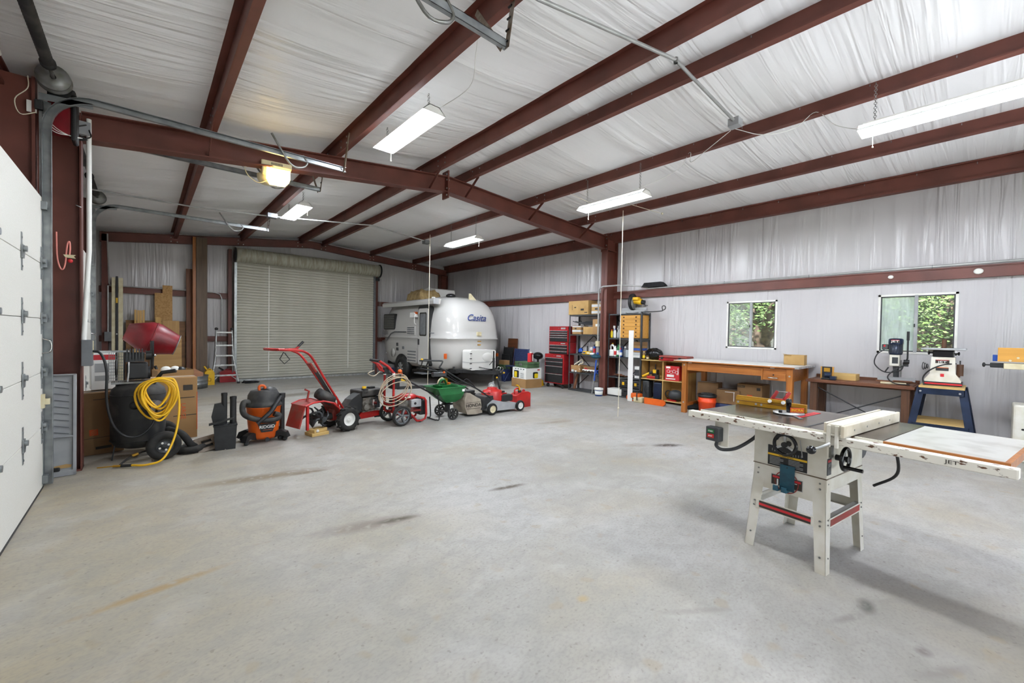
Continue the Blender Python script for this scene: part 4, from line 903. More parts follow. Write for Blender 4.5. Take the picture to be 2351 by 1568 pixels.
G().tube([(-.34, -.1, .95), (-.3, -.12, .87), (-.22, -.12, .84)], .018, 8).obj('gun_trigger', 'red', t); G().bx(-.24, -.16, -.14, -.08, .8, .9).obj('gun_body', 'black', t, .01); G().sph((.06, -.05, .82), .035, 10, 8).obj('nozzle', 'orange', t)
G().tube(smooth([(-.38, -.1, .86), (-.48, -.12, .82), (-.4, -.14, .78), (-.3, -.12, .84)], 6), .007, 6).obj('trigger_hose', 'hose_tan', t)
rnd = random.Random(4)
for i in range(5):
    a, b = .24+rnd.uniform(-.03, .03), .19+rnd.uniform(-.03, .03)
    G().tube([(-.1+a*math.cos(2*math.pi*k/30), -.2-.012*i, .62+b*math.sin(2*math.pi*k/30)-.03*i+.05*math.cos(2*math.pi*k/30)) for k in range(30)], .0075, 6, True).obj('pressure_hose', 'hose_tan', t)

# broadcast spreader
t = thing('lawn_spreader', 'green hopper lawn spreader with small black wheels', 'spreader', (3.83, 5.98, 0))
wheel(t, (0, -.21, .1), .1, .05, (0, 1, 0), 'black_dusty', 0, 8, hubr=.85, rub='black_dusty'); wheel(t, (0, .21, .1), .1, .05, (0, 1, 0), 'black_dusty', 0, 8, hubr=.85, rub='black_dusty')
G().cyl((0, -.21, .1), (0, .21, .1), .009).obj('axle', 'dull_metal', t)
def shell(rects, wall=.008):
    """open hopper from rectangles (x0,x1,y0,y1,z) bottom to top"""
    g = G(); vs = []
    for x0, x1, y0, y1, z in rects: vs += [(x0, y0, z), (x1, y0, z), (x1, y1, z), (x0, y1, z)]
    for x0, x1, y0, y1, z in reversed(rects): vs += [(x0+wall, y0+wall, z+.002), (x1-wall, y0+wall, z+.002), (x1-wall, y1-wall, z+.002), (x0+wall, y1-wall, z+.002)]
    q = len(vs)//4; fs = [(3, 2, 1, 0)]
    for i in range(q-1): fs += [(i*4+j, i*4+(j+1) % 4, i*4+4+(j+1) % 4, i*4+4+j) for j in range(4)]
    e = (q-1)*4; fs.append((e, e+1, e+2, e+3)); return g.add(vs, fs)
shell([(-.06, .12, -.1, .1, .27), (-.14, .2, -.15, .15, .33), (-.24, .22, -.2, .2, .42), (-.3, .23, -.22, .22, .53), (-.315, .245, -.235, .235, .53), (-.315, .245, -.235, .235, .545)]).obj('hopper', 'green', t, .012)
G().bx(.16, .21, -.2375, -.2365, .46, .5).obj('price_label', 'print_white', t)
G().lathe([(0, 0), (.1, .005), (.1, .02), (0, .03)], (.02, 0, .22), (0, 0, 1), 16).obj('spinner_plate', 'black', t); G().bx(-.02, .06, -.03, .03, .1, .27).obj('gearbox', 'black', t, .01)
G().tube(smooth([(-.12, -.14, .42), (-.28, -.14, .41), (-.24, -.14, .36), (-.22, -.14, .04), (-.27, -.14, .02), (-.29, -.1, .02), (-.29, .1, .02), (-.27, .14, .02), (-.22, .14, .04), (-.24, .14, .36)], 4), .011, 7).obj('stand_leg', 'black', t)
G().tube([(.0, 0, .22), (-.25, .02, .42), (-.9, .06, .78)], .014, 8).cyl((-.9, -.12, .78), (-.9, .22, .78), .014).obj('push_handle', 'black', t)
t = thing('hand_spreader', 'small green hand spreader with orange crank lying in the green hopper', 'hand spreader', (3.75, 5.98, .43), 20)
shell([(-.08, .1, -.08, .08, .0), (-.14, .14, -.1, .1, .14)]).obj('body', 'green', t, .01); G().tube(smooth([(-.1, 0, .1), (-.06, 0, .2), (.04, 0, .22), (.1, 0, .14)], 5), .018, 8).obj('handle', 'green', t); G().bx(.08, .12, -.08, -.03, .08, .17).obj('crank', 'orange', t, .006); G().tube(smooth([(.1, .0, .14), (.05, .04, .24), (.0, .08, .2), (-.06, .05, .15)], 5), .014, 6).obj('strap', 'cream', t)

# lawn mower
t = thing('lawn_mower', 'push lawn mower with red engine and dusty canvas grass bag', 'lawn mower', (4.9, 5.75, 0))
for x, y, r_, m_ in ((-.3, -.06, .105, 'cream'), (.365, -.06, .1, 'white'), (-.3, .46, .105, 'cream'), (.365, .46, .1, 'white')): wheel(t, (x, y, r_), r_, .055, (0, 1, 0), m_, hubr=.62)
P = [(-.36, .06), (-.38, .18), (-.25, .26), (.0, .2), (.2, .17), (.33, .15), (.38, .1), (.38, .04)]
G().prism(P, -.02, .42, 'xz').obj('deck', 'light_grey', t, .02)
G().prism([(-.5, .1), (-.4, .32), (-.24, .33), (-.2, .15)], .0, .4, 'xz').obj('rear_chute', 'black', t, .01)
G().lathe([(0, .2), (.2, .2), (.21, .24), (.2, .36), (.16, .4), (.1, .42), (.09, .45), (0, .455)], (-.1, .2, 0), (0, 0, 1), 24).obj('engine_cover', 'red', t)
G().bx(-.04, .22, -.02, .12, .2, .32).obj('engine_block', 'black', t, .015); rc = G()
for i in range(8): rc.bar((-.1+.03*math.cos(i*.785), .2+.03*math.sin(i*.785), .457), (-.1+.1*math.cos(i*.785), .2+.1*math.sin(i*.785), .44), .012, .006)
rc.obj('starter_grille', 'red_tool', t); G().cyl((.0, .0, .37), (.0, .0, .4), .025).obj('fuel_cap', 'black', t)
bag = G(); prof = [(-.84, .3), (-.82, .38), (-.74, .42), (-.58, .33), (-.5, .29), (-.46, .05), (-.6, .035), (-.78, .05), (-.83, .18)]
bag.prism(prof, .02, .4, 'xz'); bo = bag.obj('grass_bag', 'canvas', t, .03, seg=3)
G().prism([(-.81, .245), (-.5, .245), (-.5, .25), (-.81, .25)], .016, .02, 'xz').prism([(-.8, .145), (-.5, .135), (-.5, .14), (-.8, .15)], .016, .02, 'xz').obj('print_line', 'print_dark', bo)
text('HONDA', .075, 'print_dark', bo, (-.655, .016, .196), sx=1.15, off=.002)
G().bx(-.8, -.55, .12, .3, .4, .44).obj('bag_frame', 'black', t, .01); bh = [(-.82, .2, .46), (-.78, .2, .48), (-.7, .2, .42), (-.5, .2, .36)]
G().tube(bh, .022, 8).obj('bag_handle', 'black', t)
for y in (.0, .4):
    G().tube(smooth([(-.3, y, .3), (-.6, y, .48), (-.95, y, .66), (-1.25, y, .83), (-1.36, y, .88)], 4), .013, 8).obj('handlebar', 'black', t)
G().tube(smooth([(-1.36, 0, .88), (-1.3, 0, .97), (-1.33, .05, .985), (-1.6, .2, .985), (-1.36, .35, .985), (-1.36, .4, .88)], 3), .013, 8).obj('handle_loop', 'black', t)
G().tube([(-1.55, .2, .98), (-1.58, .2, .86), (-1.3, .15, .8), (-1.2, .1, .83)], .012, 8).obj('drive_bail', 'black', t); G().sph((-1.56, .2, 1.0), .022, 8, 6).obj('throttle_knob', 'yellow', t); G().bx(-1.4, -1.15, .1, .18, .72, .79).obj('control_panel', 'dark_grey', t, .01); G().sph((-1.27, .0, .8), .02, 8, 6).obj('cable_clip', 'orange', t)
G().tube(smooth([(-1.3, .03, .84), (-.95, .02, .62), (-.8, .0, .66), (-.5, .05, .42), (-.2, .08, .36)], 5), .006, 5).obj('control_cable', 'black', t)
# fuel cans in front of the mower
t = thing('fuel_can', 'red plastic fuel can with yellow bent spout beside the mower front wheel', 'fuel can', (5.57, 6.02, 0), 5)
G().prism([(-.2, 0), (.2, 0), (.2, .27), (.13, .3), (-.05, .3), (-.2, .25)], -.1, .1, 'xz').obj('body', 'red', t, .02); G().tube(smooth([(-.16, 0, .24), (-.16, 0, .34), (-.08, 0, .37), (.0, 0, .32)], 5), .016, 8).obj('handle', 'red', t)
G().cyl((-.05, -.03, .29), (-.05, -.03, .33), .035).obj('collar', 'black', t); G().tube(smooth([(-.05, -.03, .32), (-.06, -.03, .38), (-.1, -.03, .43), (-.15, -.03, .44)], 5), .013, 8).obj('spout', 'yellow', t); G().sph((.1, 0, .31), .03, 8, 6).obj('vent_cap', 'red_tool', t)
t = thing('fuel_can', 'red fuel can with upright black yellow-tipped spout behind the mower engine', 'fuel can', (5.38, 6.42, 0), 0)
G().prism([(-.12, 0), (.1, 0), (.1, .25), (-.12, .25)], -.1, .1, 'xz').obj('body', 'red', t, .02); G().cyl((.0, 0, .25), (.0, 0, .3), .03).obj('collar', 'yellow', t); G().tube([(.0, 0, .29), (-.05, 0, .46), (-.08, 0, .54)], .017, 8).obj('spout', 'black', t); G().sph((-.085, 0, .555), .02, 8, 6).obj('spout_tip', 'yellow', t)

# ================================================================ CAMPER TRAILER
t = thing('camper_trailer', 'white rounded fibreglass camper trailer parked in the far corner', 'camper', (6.87, 11.3, 0))
lev = [(.42, .3, .42), (.43, .16, .26), (.5, .09, .15), (.62, .05, .08), (.85, .015, .03), (1.1, 0, 0), (1.255, 0, 0), (1.262, -.02, -.02), (1.298, -.02, -.02), (1.305, 0, 0), (1.5, .008, .02), (1.75, .03, .06), (1.95, .065, .115), (2.1, .11, .19), (2.22, .17, .28), (2.32, .25, .4), (2.4, .36, .55), (2.46, .52, .78), (2.495, .72, 1.1), (2.51, .95, 1.7)]
def plan(a, b, n=64, e=4.6):
    out = []
    for i in range(n):
        th = 2*math.pi*i/n; c, s_ = math.cos(th), math.sin(th)
        out.append((a*math.copysign(abs(c)**(2/e), c), b*math.copysign(abs(s_)**(2/e), s_)))
    return out
g = G(); vs = []; N = 64
for z, wi, li in lev: vs += [(x, y, z) for x, y in plan(1.03-wi, 2.15-li)]
g.add(vs, [(j*N+i, j*N+(i+1) % N, (j+1)*N+(i+1) % N, (j+1)*N+i) for j in range(len(lev)-1) for i in range(N)], True)
g.add(vs[-N:], [tuple(range(N))]); g.add(vs[:N], [tuple(range(N-1, -1, -1))])
g.obj('body_shell', 'white_gloss', t)
def surf(z):
    for (z0, w0, _), (z1, w1, _) in zip(lev[:-1], lev[1:]):
        if z0 <= z <= z1: return -(1.03-(w0+(w1-w0)*(z-z0)/(z1-z0)))
    return -1.03
SX = -1.035
def rrect(y0, y1, z0, z1, r, n=5):
    out = []
    for cy, cz, a0 in ((y1-r, z1-r, 0), (y0+r, z1-r, 90), (y0+r, z0+r, 180), (y1-r, z0+r, 270)):
        out += [(cy+r*math.cos(R(a0+90*i/n)), cz+r*math.sin(R(a0+90*i/n))) for i in range(n+1)]
    return out
w_ = G().prism(rrect(.81, 1.62, 1.5, 2.0, .07), -1.035, -.9, 'yz').obj('side_window', 'black', t)
G().prism(rrect(.84, 1.59, 1.53, 1.97, .06), -1.04, -1.035, 'yz').obj('pane', 'glass_dark', w_)
bl = G()
for i in range(9): bl.bx(-1.041, -1.04, .86, 1.57, 1.56+i*.045, 1.567+i*.045)
bl.obj('blind', 'mid_grey', w_)
d_ = G().prism(rrect(-1.3, -.68, .5, 2.17, .09), -1.045, -.9, 'yz').obj('door_frame', 'black', t)
G().prism(rrect(-1.26, -.72, .52, 2.1, .07), -1.06, -1.045, 'yz').obj('door', 'white_gloss', t)
dw = G().prism(rrect(-1.18, -.79, 1.33, 1.99, .05), -1.066, -1.06, 'yz').obj('door_window', 'glass_dark', t); G().prism(rrect(-1.14, -.83, 1.37, 1.95, .04), -1.068, -1.066, 'yz').obj('pane', 'mid_grey', dw)
G().bx(-1.09, -1.06, -.79, -.74, 1.08, 1.24).obj('door_latch', 'black', t, .006); G().tube(smooth([(-1.04, -.55, 1.93), (-1.09, -.55, 1.9), (-1.09, -.55, 1.7), (-1.04, -.55, 1.66)], 4), .012, 6).obj('grab_handle', 'white_plastic', t)
G().prism([(-.62, 1.86), (-.24, 1.86), (-.26, 2.0), (-.5, 2.0)], -1.0, -1.08, 'yz').obj('exhaust_cover', 'white_plastic', t, .01)
G().bx(-1.06, -.98, -.54, -.42, 1.92, 2.02).obj('porch_light', 'orange', t, .012)
def louver(name, y0, y1, z0, z1, n, cols=1):
    o = G().prism(rrect(y0, y1, z0, z1, .03), -1.045, -.95, 'yz').obj(name, 'white_gloss', t)
    for i in range(n):
        for c in range(cols):
            a = y0+.04+(y1-y0-.06)*c/cols; b = y0+.02+(y1-y0-.06)*(c+1)/cols; z = z0+.04+(z1-z0-.06)*i/n
            G().prism([(-1.045, z), (-1.06, z+.01), (-1.045, z+.035)], a, b, 'xz').obj('louver_slot', 'mid_grey', o)
louver('fridge_vent', -.49, 0, 1.33, 1.62, 4, 2); louver('lower_vent', -.6, -.03, .55, .96, 4)
for i, dz in enumerate((0, .05, .1)): G().tube([(-1.037, 1.7, 1.2+dz*.3-.1+.0*i), (-1.042, 1.35, 1.14+dz*.6), (-1.043, 1.05, 1.36+dz*.35), (-1.043, .8, 1.42+dz*.25), (-1.043, .05, 1.42+dz*.25)], .007, 5).obj('stripe', 'mid_grey', t)
G().tube([(-1.043, -1.32, 1.42), (-1.042, -1.55, 1.42)], .012, 5).obj('stripe', 'mid_grey', t)
text('Casita', .16, 'mid_grey', t, (-1.04, 1.5, 1.41), (90, 0, -90), 'lettering', shear=.3)
G().bx(-1.04, -.98, .2, .3, .92, 1.0).obj('power_hatch', 'mid_grey', t); G().bx(-1.045, -.98, .58, .68, 1.0, 1.1).bx(-1.045, -.98, .58, .68, .86, .95).obj('furnace_vent', 'dark_grey', t); G().lathe([(0, 0), (.14, 0), (.14, .012), (0, .012)], (-1.02, .95, .78), (-1, 0, 0), 20).obj('access_hatch', 'white_gloss', t)
G().lathe([(0, 0), (.03, 0), (.03, .01), (0, .01)], (-1.03, 1.4, .75), (-1, 0, 0), 12).obj('fill_cap', 'light_grey', t)
G().lathe([(0, 0), (.41, 0), (.41, .16), (0, .16)], (-.87, .38, .36), (-1, 0, 0), 28, a0=0).obj('wheel_arch', 'black', t)
wheel(t, (-.98, .38, .33), .33, .2, (-1, 0, 0), 'alu', 0, 8, hubr=.6); wheel(t, (.95, .38, .33), .33, .2, (1, 0, 0), 'alu', 0, 8, hubr=.6)
G().cyl((-.95, .38, .33), (.95, .38, .33), .04).bx(-.7, -.6, -2.1, 2.0, .36, .46).bx(.6, .7, -2.1, 2.0, .36, .46).obj('chassis', 'black', t)
G().bx(-1.06, -.9, -1.35, -.65, .4, .43).obj('skirt', 'black', t); G().bx(-1.2, -.9, -1.2, -.75, .28, .31).bx(-.95, -.9, -1.15, -1.1, .3, .45).obj('entry_step', 'mid_grey', t, .008)
aw = G().prism([(-1.1, 2.2), (-.9, 2.2), (-.86, 2.35), (-1.06, 2.36), (-1.12, 2.3)], -1.6, 1.55, 'xz').obj('awning_case', 'white_gloss', t, .015)
G().bx(-1.115, -.95, -1.62, -1.6, 2.2, 2.36).obj('end_cap', 'light_grey', aw)
ac = G().prism([(-.9, 2.48), (-.87, 2.76), (-.45, 2.83), (.1, 2.74), (.35, 2.5)], -.25, .45, 'yz').obj('roof_air_conditioner', 'white_gloss', t, .05, seg=3); ac.rotation_euler = (0, 0, 0); ac.location = (0, .6, 0)
G().sph((-.4, -1.35, 2.47), (.14, .14, .07), 14, 8).obj('roof_vent', 'black_gloss', t); G().prism([(.05, 2.38), (.3, 2.38), (.1, 2.56), (.05, 2.56)], -1.62, -1.58, 'xz').obj('antenna', 'cream', t); G().cyl((-.75, -1.0, 2.3), (-.75, -1.0, 2.44), .05).obj('plumbing_vent', 'white_plastic', t)
# front face
text('Casita', .26, 'print_blue', t, (-.05, -2.088, 1.85), (77, 0, 0), 'lettering', shear=.5, off=.002, ext=.0015)
G().bx(-.06, .09, -2.17, -2.12, 1.36, 1.47).obj('front_light', 'cream', t, .01); G().bx(-.03, .08, -2.165, -2.14, 1.2, 1.22).bx(-.03, .07, -2.165, -2.14, 1.1, 1.13).obj('sticker', 'gold', t)
G().bx(-.9, -.84, -2.05, -1.98, .74, .88).obj('marker_lamp', 'orange', t, .01).location = (-.04, .1, 0); G().bx(1.02, 1.05, -1.75, -1.65, .75, .85).obj('marker_lamp', 'orange', t, .01)
G().bx(-.42, -.4, -2.14, -2.13, .85, .87).obj('rivet', 'mid_grey', t)
tk = G().prism(rrect(-.52, .33, .46, .99, .06), -2.5, -2.14, 'xz').obj('propane_cover', 'white_plastic', t, .05, seg=3)
G().sph((.05, -2.49, .8), (.2, .025, .13), 16, 8).obj('cover_dimple', 'white_plastic', tk); G().bx(-.525, .335, -2.505, -2.14, .66, .672).obj('cover_seam', 'light_grey', tk)
for i in range(4): G().bx(-.53, -.48, -2.52, -2.49, .5+i*.13, .52+i*.13).obj('cover_clip', 'black', tk)
G().bar((-.62, -2.0, .42), (-.02, -3.0, .42), .07, .09).bar((.62, -2.0, .42), (.02, -3.0, .42), .07, .09).bx(-.55, .55, -2.2, -2.12, .38, .46).obj('tow_frame', 'black', t)
G().bx(-.06, .06, -3.15, -2.9, .39, .47).sph((0, -3.14, .43), (.06, .05, .05), 10, 8).obj('coupler', 'black', t); G().cyl((.06, -3.1, .41), (.06, -3.1, .44), .08, n=16).obj('coupler_lock', 'yellow', t)
G().cyl((-.06, -2.9, .2), (-.06, -2.9, .8), .03).cyl((-.06, -2.9, .8), (-.06, -2.9, .98), .02).bar((-.06, -2.9, .75), (-.2, -2.9, .62), .02, .012).obj('jack_post', 'black', t)
G().cyl((-.06, -2.9, .09), (-.06, -2.9, .22), .022).obj('jack_leg', 'alu', t); wheel(t, (-.1, -2.88, .085), .085, .05, (.6, .8, 0), 'white_plastic', rub='light_grey', name='jack_wheel')
G().tube(smooth([(-.5, -2.15, .5), (-.3, -2.4, .55), (-.1, -2.7, .5), (.0, -2.95, .52)], 5), .01, 6).obj('wiring_cord', 'black', t)
for s_ in (.04, .1):
    c_ = G()
    for i in range(9): c_.torus((s_, -3.0, .36-i*.036), .02, .005, (1, 0, 0) if i % 2 else (0, 1, 0), 8, 5)
    c_.obj('safety_chain', 'dull_metal', t)
G().torus((.09, -3.05, .52), .05, .009, (0, 1, 0), 14, 6).torus((.02, -3.02, .53), .045, .008, (.5, 1, 0), 14, 6).obj('shackle', 'chrome', t)
G().bx(-.78, -.74, -2.12, -2.08, .48, .54).obj('stabilizer_mount', 'dark_grey', t)
# tarp bundle on the roof
rnd = random.Random(6); g = G(); nx, nyy = 18, 12; vs = []
for j in range(nyy+1):
    for i in range(nx+1):
        u, v = i/nx, j/nyy; e = min(u, 1-u, v, 1-v)*2
        z = 2.42+.28*min(1, e*3.2)**.6+.03*math.sin(9*u+4*v)*math.sin(11*v)+rnd.uniform(-.012, .012)
        vs.append((6.05+.75*u+rnd.uniform(-.02, .02), 10.9+.95*v+rnd.uniform(-.02, .02), z if e > 0 else 2.4))
g.add(vs, [(j*(nx+1)+i, j*(nx+1)+i+1, (j+1)*(nx+1)+i+1, (j+1)*(nx+1)+i) for j in range(nyy) for i in range(nx)], True)
tag(g.obj('tarp_bundle', 'tarp'), 'tan folded tarp bundle lying on the camper roof', 'tarp')
for x_, y_, lb in ((5.7, 11.23, 'yellow wheel chock in front of the camper tire'), (6.5, 10.2, 'yellow chock in the dark under the camper front')):
    tag(place(G().prism([(-.08, 0), (.08, 0), (.08, .13), (.02, .13)], -.06, .06, 'xz').obj('wheel_chock', 'yellow', bev=.006), (x_, y_, 0), 60), lb, 'chock')
tag(place(G().bx(-.4, .4, -.25, .25, 0, .012).obj('door_mat', 'cloth_black', bev=.004), (5.15, 9.75, 0), -12), 'black rubber mat on the floor below the camper door', 'mat')
tag(place(G().bx(-.22, .22, -.15, .15, 0, .28).obj('storage_tote', 'blue_dark', bev=.02), (6.15, 12.4, 0), 5), 'dark blue tote under the rear of the camper', 'tote')

# ================================================================ FAR LEFT CORNER: lumber, tub, ladder
def board(name, label, x0, x1, y, h, th, m, lean=3, rz=0, z0=0, group='lumber leaning on the far wall', cat='board'):
    o = G().bx(-(x1-x0)/2, (x1-x0)/2, -th/2, th/2, 0, h).obj(name, m, bev=.003)
    place(o, ((x0+x1)/2, y, z0), rz, -lean); return tag(o, label, cat, group)
board('plywood_sheet', 'large dark plywood sheet at the back of the lumber pile', -.34, .79, 13.52, 1.61, .015, 'ply_dark', 4)
o = G().prism([(-.17, 0), (.17, 0), (.17, 2.5), (-.02, 2.5), (-.02, 2.3), (-.17, 2.3)], -.008, .008, 'xz').obj('panel_offcut', 'osb'); place(o, (.355, 13.46, 0), 0, -3); tag(o, 'tall tan particle board offcut with a notched corner', 'board', 'lumber leaning on the far wall')
board('plywood_sheet', 'light plywood sheet with bold swirling grain in the middle', .33, .66, 13.38, 1.62, .012, 'ply_z', 5)
board('plywood_sheet', 'shorter light plywood sheet in front, right of the mixer', .16, .70, 13.28, 1.22, .015, 'ply', 6)
for i, (dx, hh) in enumerate(((-.165, 1.86), (-.115, 1.85), (-.07, 1.85), (-.02, 1.86))):
    board('pine_strip', ['leftmost', 'second', 'third', 'rightmost'][i]+' of the four narrow pine strips above the mixer', dx-.02, dx+.022, 13.36, hh, .035, 'pine_z', 4, 0)
board('pine_offcut', 'small pine offcut standing between the strips and the notched board', .2, .3, 13.36, 1.7, .02, 'pine_z', 4)
board('timber_beam', 'dark reddish plank left of the two tall timbers', .80, .97, 13.44, 2.97, .05, 'wood_red_z', 3.5)
board('timber_beam', 'thin orange tall board beside the weathered timber', .92, .99, 13.34, 3.78, .12, 'wood_orange_z', 2.2)
board('timber_beam', 'tall weathered grey-brown timber reaching the rafter', .99, 1.22, 13.3, 3.78, .1, 'wood_grey_z', 2.2)
board('long_white_board', 'long off-white panel left of the black level', -.58, -.515, 13.45, 2.6, .05, 'cream', 2.5, cat='panel')
board('long_white_board', 'long off-white panel right of the black level', -.465, -.385, 13.45, 2.6, .05, 'cream', 2.5, cat='panel')
t = thing('long_level', 'long black level with yellow label between the white panels', 'level', (-.49, 13.43, 0), 0, rx=-2.5)
G().bx(-.02, .02, -.03, .03, 0, 2.63).obj('bar', 'black', t, .003); G().bx(-.018, .018, -.034, -.03, 2.0, 2.12).obj('yellow_label', 'yellow', t); G().cyl((0, -.034, 1.27), (0, -.03, 1.27), .014).obj('hole_ring', 'print_white', t)
t = thing('galvanized_tub', 'round galvanized stock tub at the foot of the lumber', 'tub', (.78, 12.55, 0))
G().lathe([(0, .015), (.36, .015), (.38, .0), (.385, .1), (.39, .105), (.385, .11), (.39, .19), (.396, .195), (.39, .2), (.395, .29), (.405, .3), (.39, .3), (.37, .03), (0, .03)], n=32).obj('tub_body', 'galv', t)
G().tube(smooth([(.36, -.18, .24), (.42, -.2, .23), (.42, -.16, .16), (.36, -.14, .17)], 4), .008, 6).obj('tub_handle', 'gold', t)
tag(place(G().prism([(-.14, 0), (.12, 0), (.14, .18), (-.05, .3), (-.12, .24)], -.008, .008, 'xz').obj('board_offcut', 'wood_orange'), (.95, 12.6, .17), 10, -10), 'orange-brown board offcut sticking out of the galvanized tub', 'board')
tag(place(G().prism([(-.14, 0), (.12, 0), (.1, .3), (-.1, .34)], -.008, .008, 'xz').obj('board_offcut', 'cardboard'), (.62, 12.62, .17), -5, -8), 'tan cardboard offcut standing in the galvanized tub', 'board')
# ladder
t = thing('folding_ladder', 'aluminium folding ladder with flared feet next to the roll-up door', 'ladder', (1.57, 13.2, 0))
for s_ in (-1, 1):
    G().tube([(s_*.17, 0, 1.4), (s_*.19, -.05, .7), (s_*.29, -.2, .03)], .02, 8).obj('front_rail', 'alu', t); G().tube([(s_*.17, .02, 1.38), (s_*.2, .15, .6), (s_*.23, .26, .03)], .018, 8).obj('rear_rail', 'alu', t)
    G().bx(s_*.29-.03, s_*.29+.03, -.24, -.17, 0, .05).obj('rubber_foot', 'black', t, .006); G().sph((s_*.17, 0, 1.43), (.04, .03, .04), 10, 8).obj('hinge_knob', 'black', t)
for z, w_, y_ in ((1.34, .17, 0), (1.0, .185, -.03), (.73, .19, -.05), (.48, .215, -.1), (.22, .25, -.15)): G().bx(-w_, w_, y_-.025, y_+.025, z-.02, z+.02).obj('rung', 'alu', t, .004)
G().tube([(-.25, -.16, .1), (-.12, -.1, .22), (.12, -.1, .22), (.25, -.16, .1)], .012, 6).obj('brace', 'alu', t)
def jerry(label, x, y, m, h, w_, sp='black'):
    t = thing('fuel_can', label, 'fuel can', (x, y, 0)); G().prism([(-w_, 0), (w_, 0), (w_, h*.8), (w_*.6, h), (-w_*.5, h), (-w_, h*.85)], -.1, .1, 'xz').obj('body', m, t, .02)
    G().tube([(-w_*.5, 0, h), (-w_*1.1, 0, h*1.25)], .02, 8).obj('spout', sp, t); G().tube(smooth([(-w_*.3, 0, h*.97), (0, 0, h*1.08), (w_*.5, 0, h*.98)], 4), .014, 6).obj('handle', m, t)
jerry('red fuel can with black spout behind the folding ladder', 1.68, 13.5, 'red_tool', .32, .18)
jerry('yellow fuel can left of the folding ladder', 1.24, 13.05, 'yellow', .38, .1, 'yellow')
rnd = random.Random(9); g = G()
for i in range(9): g.tube(smooth([(rnd.uniform(-.2, .2), rnd.uniform(-.12, .12), rnd.uniform(.01, .05)) for _ in range(5)], 4), .016, 6)
tag(place(g.obj('cable_heap', 'cloth_black'), (2.12, 12.95, 0)), 'heap of black strap and cable on the floor beside the ladder', 'cable')

# ================================================================ PILE BETWEEN CAMPER AND TOOL CHEST
t = thing('tool_carton', 'white carton with yellow tool pictures in a brown base tray', 'box', (7.83, 8.2, 0), -6)
G().bx(-.28, .27, -.31, .33, 0, .235).obj('tray', 'cardboard', t, .004); G().bx(-.265, .255, -.295, .315, .1, .53).obj('carton_body', 'print_white', t, .004)
for y0, y1 in ((.02, .24),): G().prism(rrect(y0, y1, .255, .45, .03), -.268, -.265, 'yz').obj('picture_backing', 'black', t)
G().prism(rrect(.1, .22, .26, .42, .03), -.271, -.268, 'yz').obj('tool_picture', 'print_yellow', t)
G().prism(rrect(-.03, .14, .255, .42, .03), -.298, -.295, 'xz').obj('picture_backing', 'black', t); G().prism(rrect(.02, .14, .26, .38, .03), -.301, -.298, 'xz').obj('tool_picture', 'print_yellow', t)
pl = G()
for i in range(6): pl.bx(-.267, -.265, -.2, -.05, .26+i*.025, .268+i*.025)
for i in range(4): pl.bx(-.267, -.265, -.22+i*.12, -.16+i*.12, .48, .505)
pl.obj('printed_text', 'mid_grey', t); G().bx(.12, .2, -.298, -.295, .46, .49).obj('printed_logo', 'print_red', t)
t = thing('steel_case', 'green painted steel case lying on the tool carton', 'case', (7.8, 8.18, .537), -8)
G().bx(-.2, .2, -.3, .3, 0, .08).obj('base', 'green_box', t, .006); G().bx(-.205, .205, -.305, .305, .084, .15).obj('lid', 'green_box', t, .012); G().bx(-.215, -.205, -.06, .06, .05, .11).obj('hasp', 'dull_metal', t); G().prism([(.0, .09), (.15, .1), (.12, .13), (.02, .125)], -.207, -.205, 'yz').obj('worn_print', 'dark_grey', t)
t = thing('solvent_can', 'tall red and white solvent can standing on the green steel case', 'can', (7.75, 8.0, .69), 20)
G().bx(-.075, .075, -.05, .05, 0, .24).obj('can_body', 'print_red', t, .008); G().bx(.01, .076, -.051, .051, .02, .2).obj('can_label', 'print_white', t); G().cyl((.03, 0, .24), (.03, 0, .275), .02).obj('cap', 'white', t)
t = thing('folding_chair', 'dark blue folding chair stacked against the right wall beside the camper', 'chair', (8.28, 9.05, 0), -90)
G().bx(-.3, .3, .1, .14, .55, .99).obj('backrest', 'fabric_blue', t, .03); G().bx(-.28, .28, -.28, .1, .46, .5).obj('seat', 'fabric_blue', t, .03)
for s_ in (-1, 1): G().tube([(s_*.31, .13, 1.0), (s_*.31, .06, .5), (s_*.31, -.27, 0)], .014, 8).obj('leg', 'blue_dark', t); G().tube([(s_*.29, -.25, .48), (s_*.29, .15, 0)], .014, 8).obj('leg', 'blue_dark', t)
t = thing('lounge_chair', 'folded black lounge chair leaning in the gap right of the camper', 'chair', (8.42, 9.85, 0), -90, rx=-8)
G().bx(-.22, .2, .0, .06, .25, 1.02).obj('backrest', 'cloth_black', t, .025); G().bx(-.2, .18, -.06, 0, .2, .8).obj('seat', 'cloth_black', t, .025)
for s_ in (-1, 1): G().tube([(s_*.22, .03, 1.05), (s_*.22, .03, 0)], .012, 6).obj('leg', 'black', t)
tag(place(G().bx(-.22, .22, -.01, .01, 0, 1.29).obj('brown_board', 'wood_dark_x', bev=.003), (8.58, 9.72, 0), -90, -3), 'brown board leaning on the wall right of the camper', 'board')
t = carton('small_carton', 'small brown carton wedged beside the black lounge chair', (8.2, 9.6, .5), -90, (.26, .2, .13), 'cardboard')
tag(place(G().bx(-.14, .14, -.12, .12, 0, .14).obj('green_crate', 'green_box', bev=.01), (8.2, 9.6, .36), -90), 'small green crate under the small brown carton', 'crate')
tag(place(G().bx(-.17, .17, -.14, .14, 0, .355).obj('blue_tote', 'blue_dark', bev=.015), (8.2, 9.6, 0), -90), 'blue tote under the small green crate', 'tote')
t = thing('battery_charger', 'black machine cover on a stand between the chair and the tool chest', 'machine', (8.42, 8.38, 0), -90)
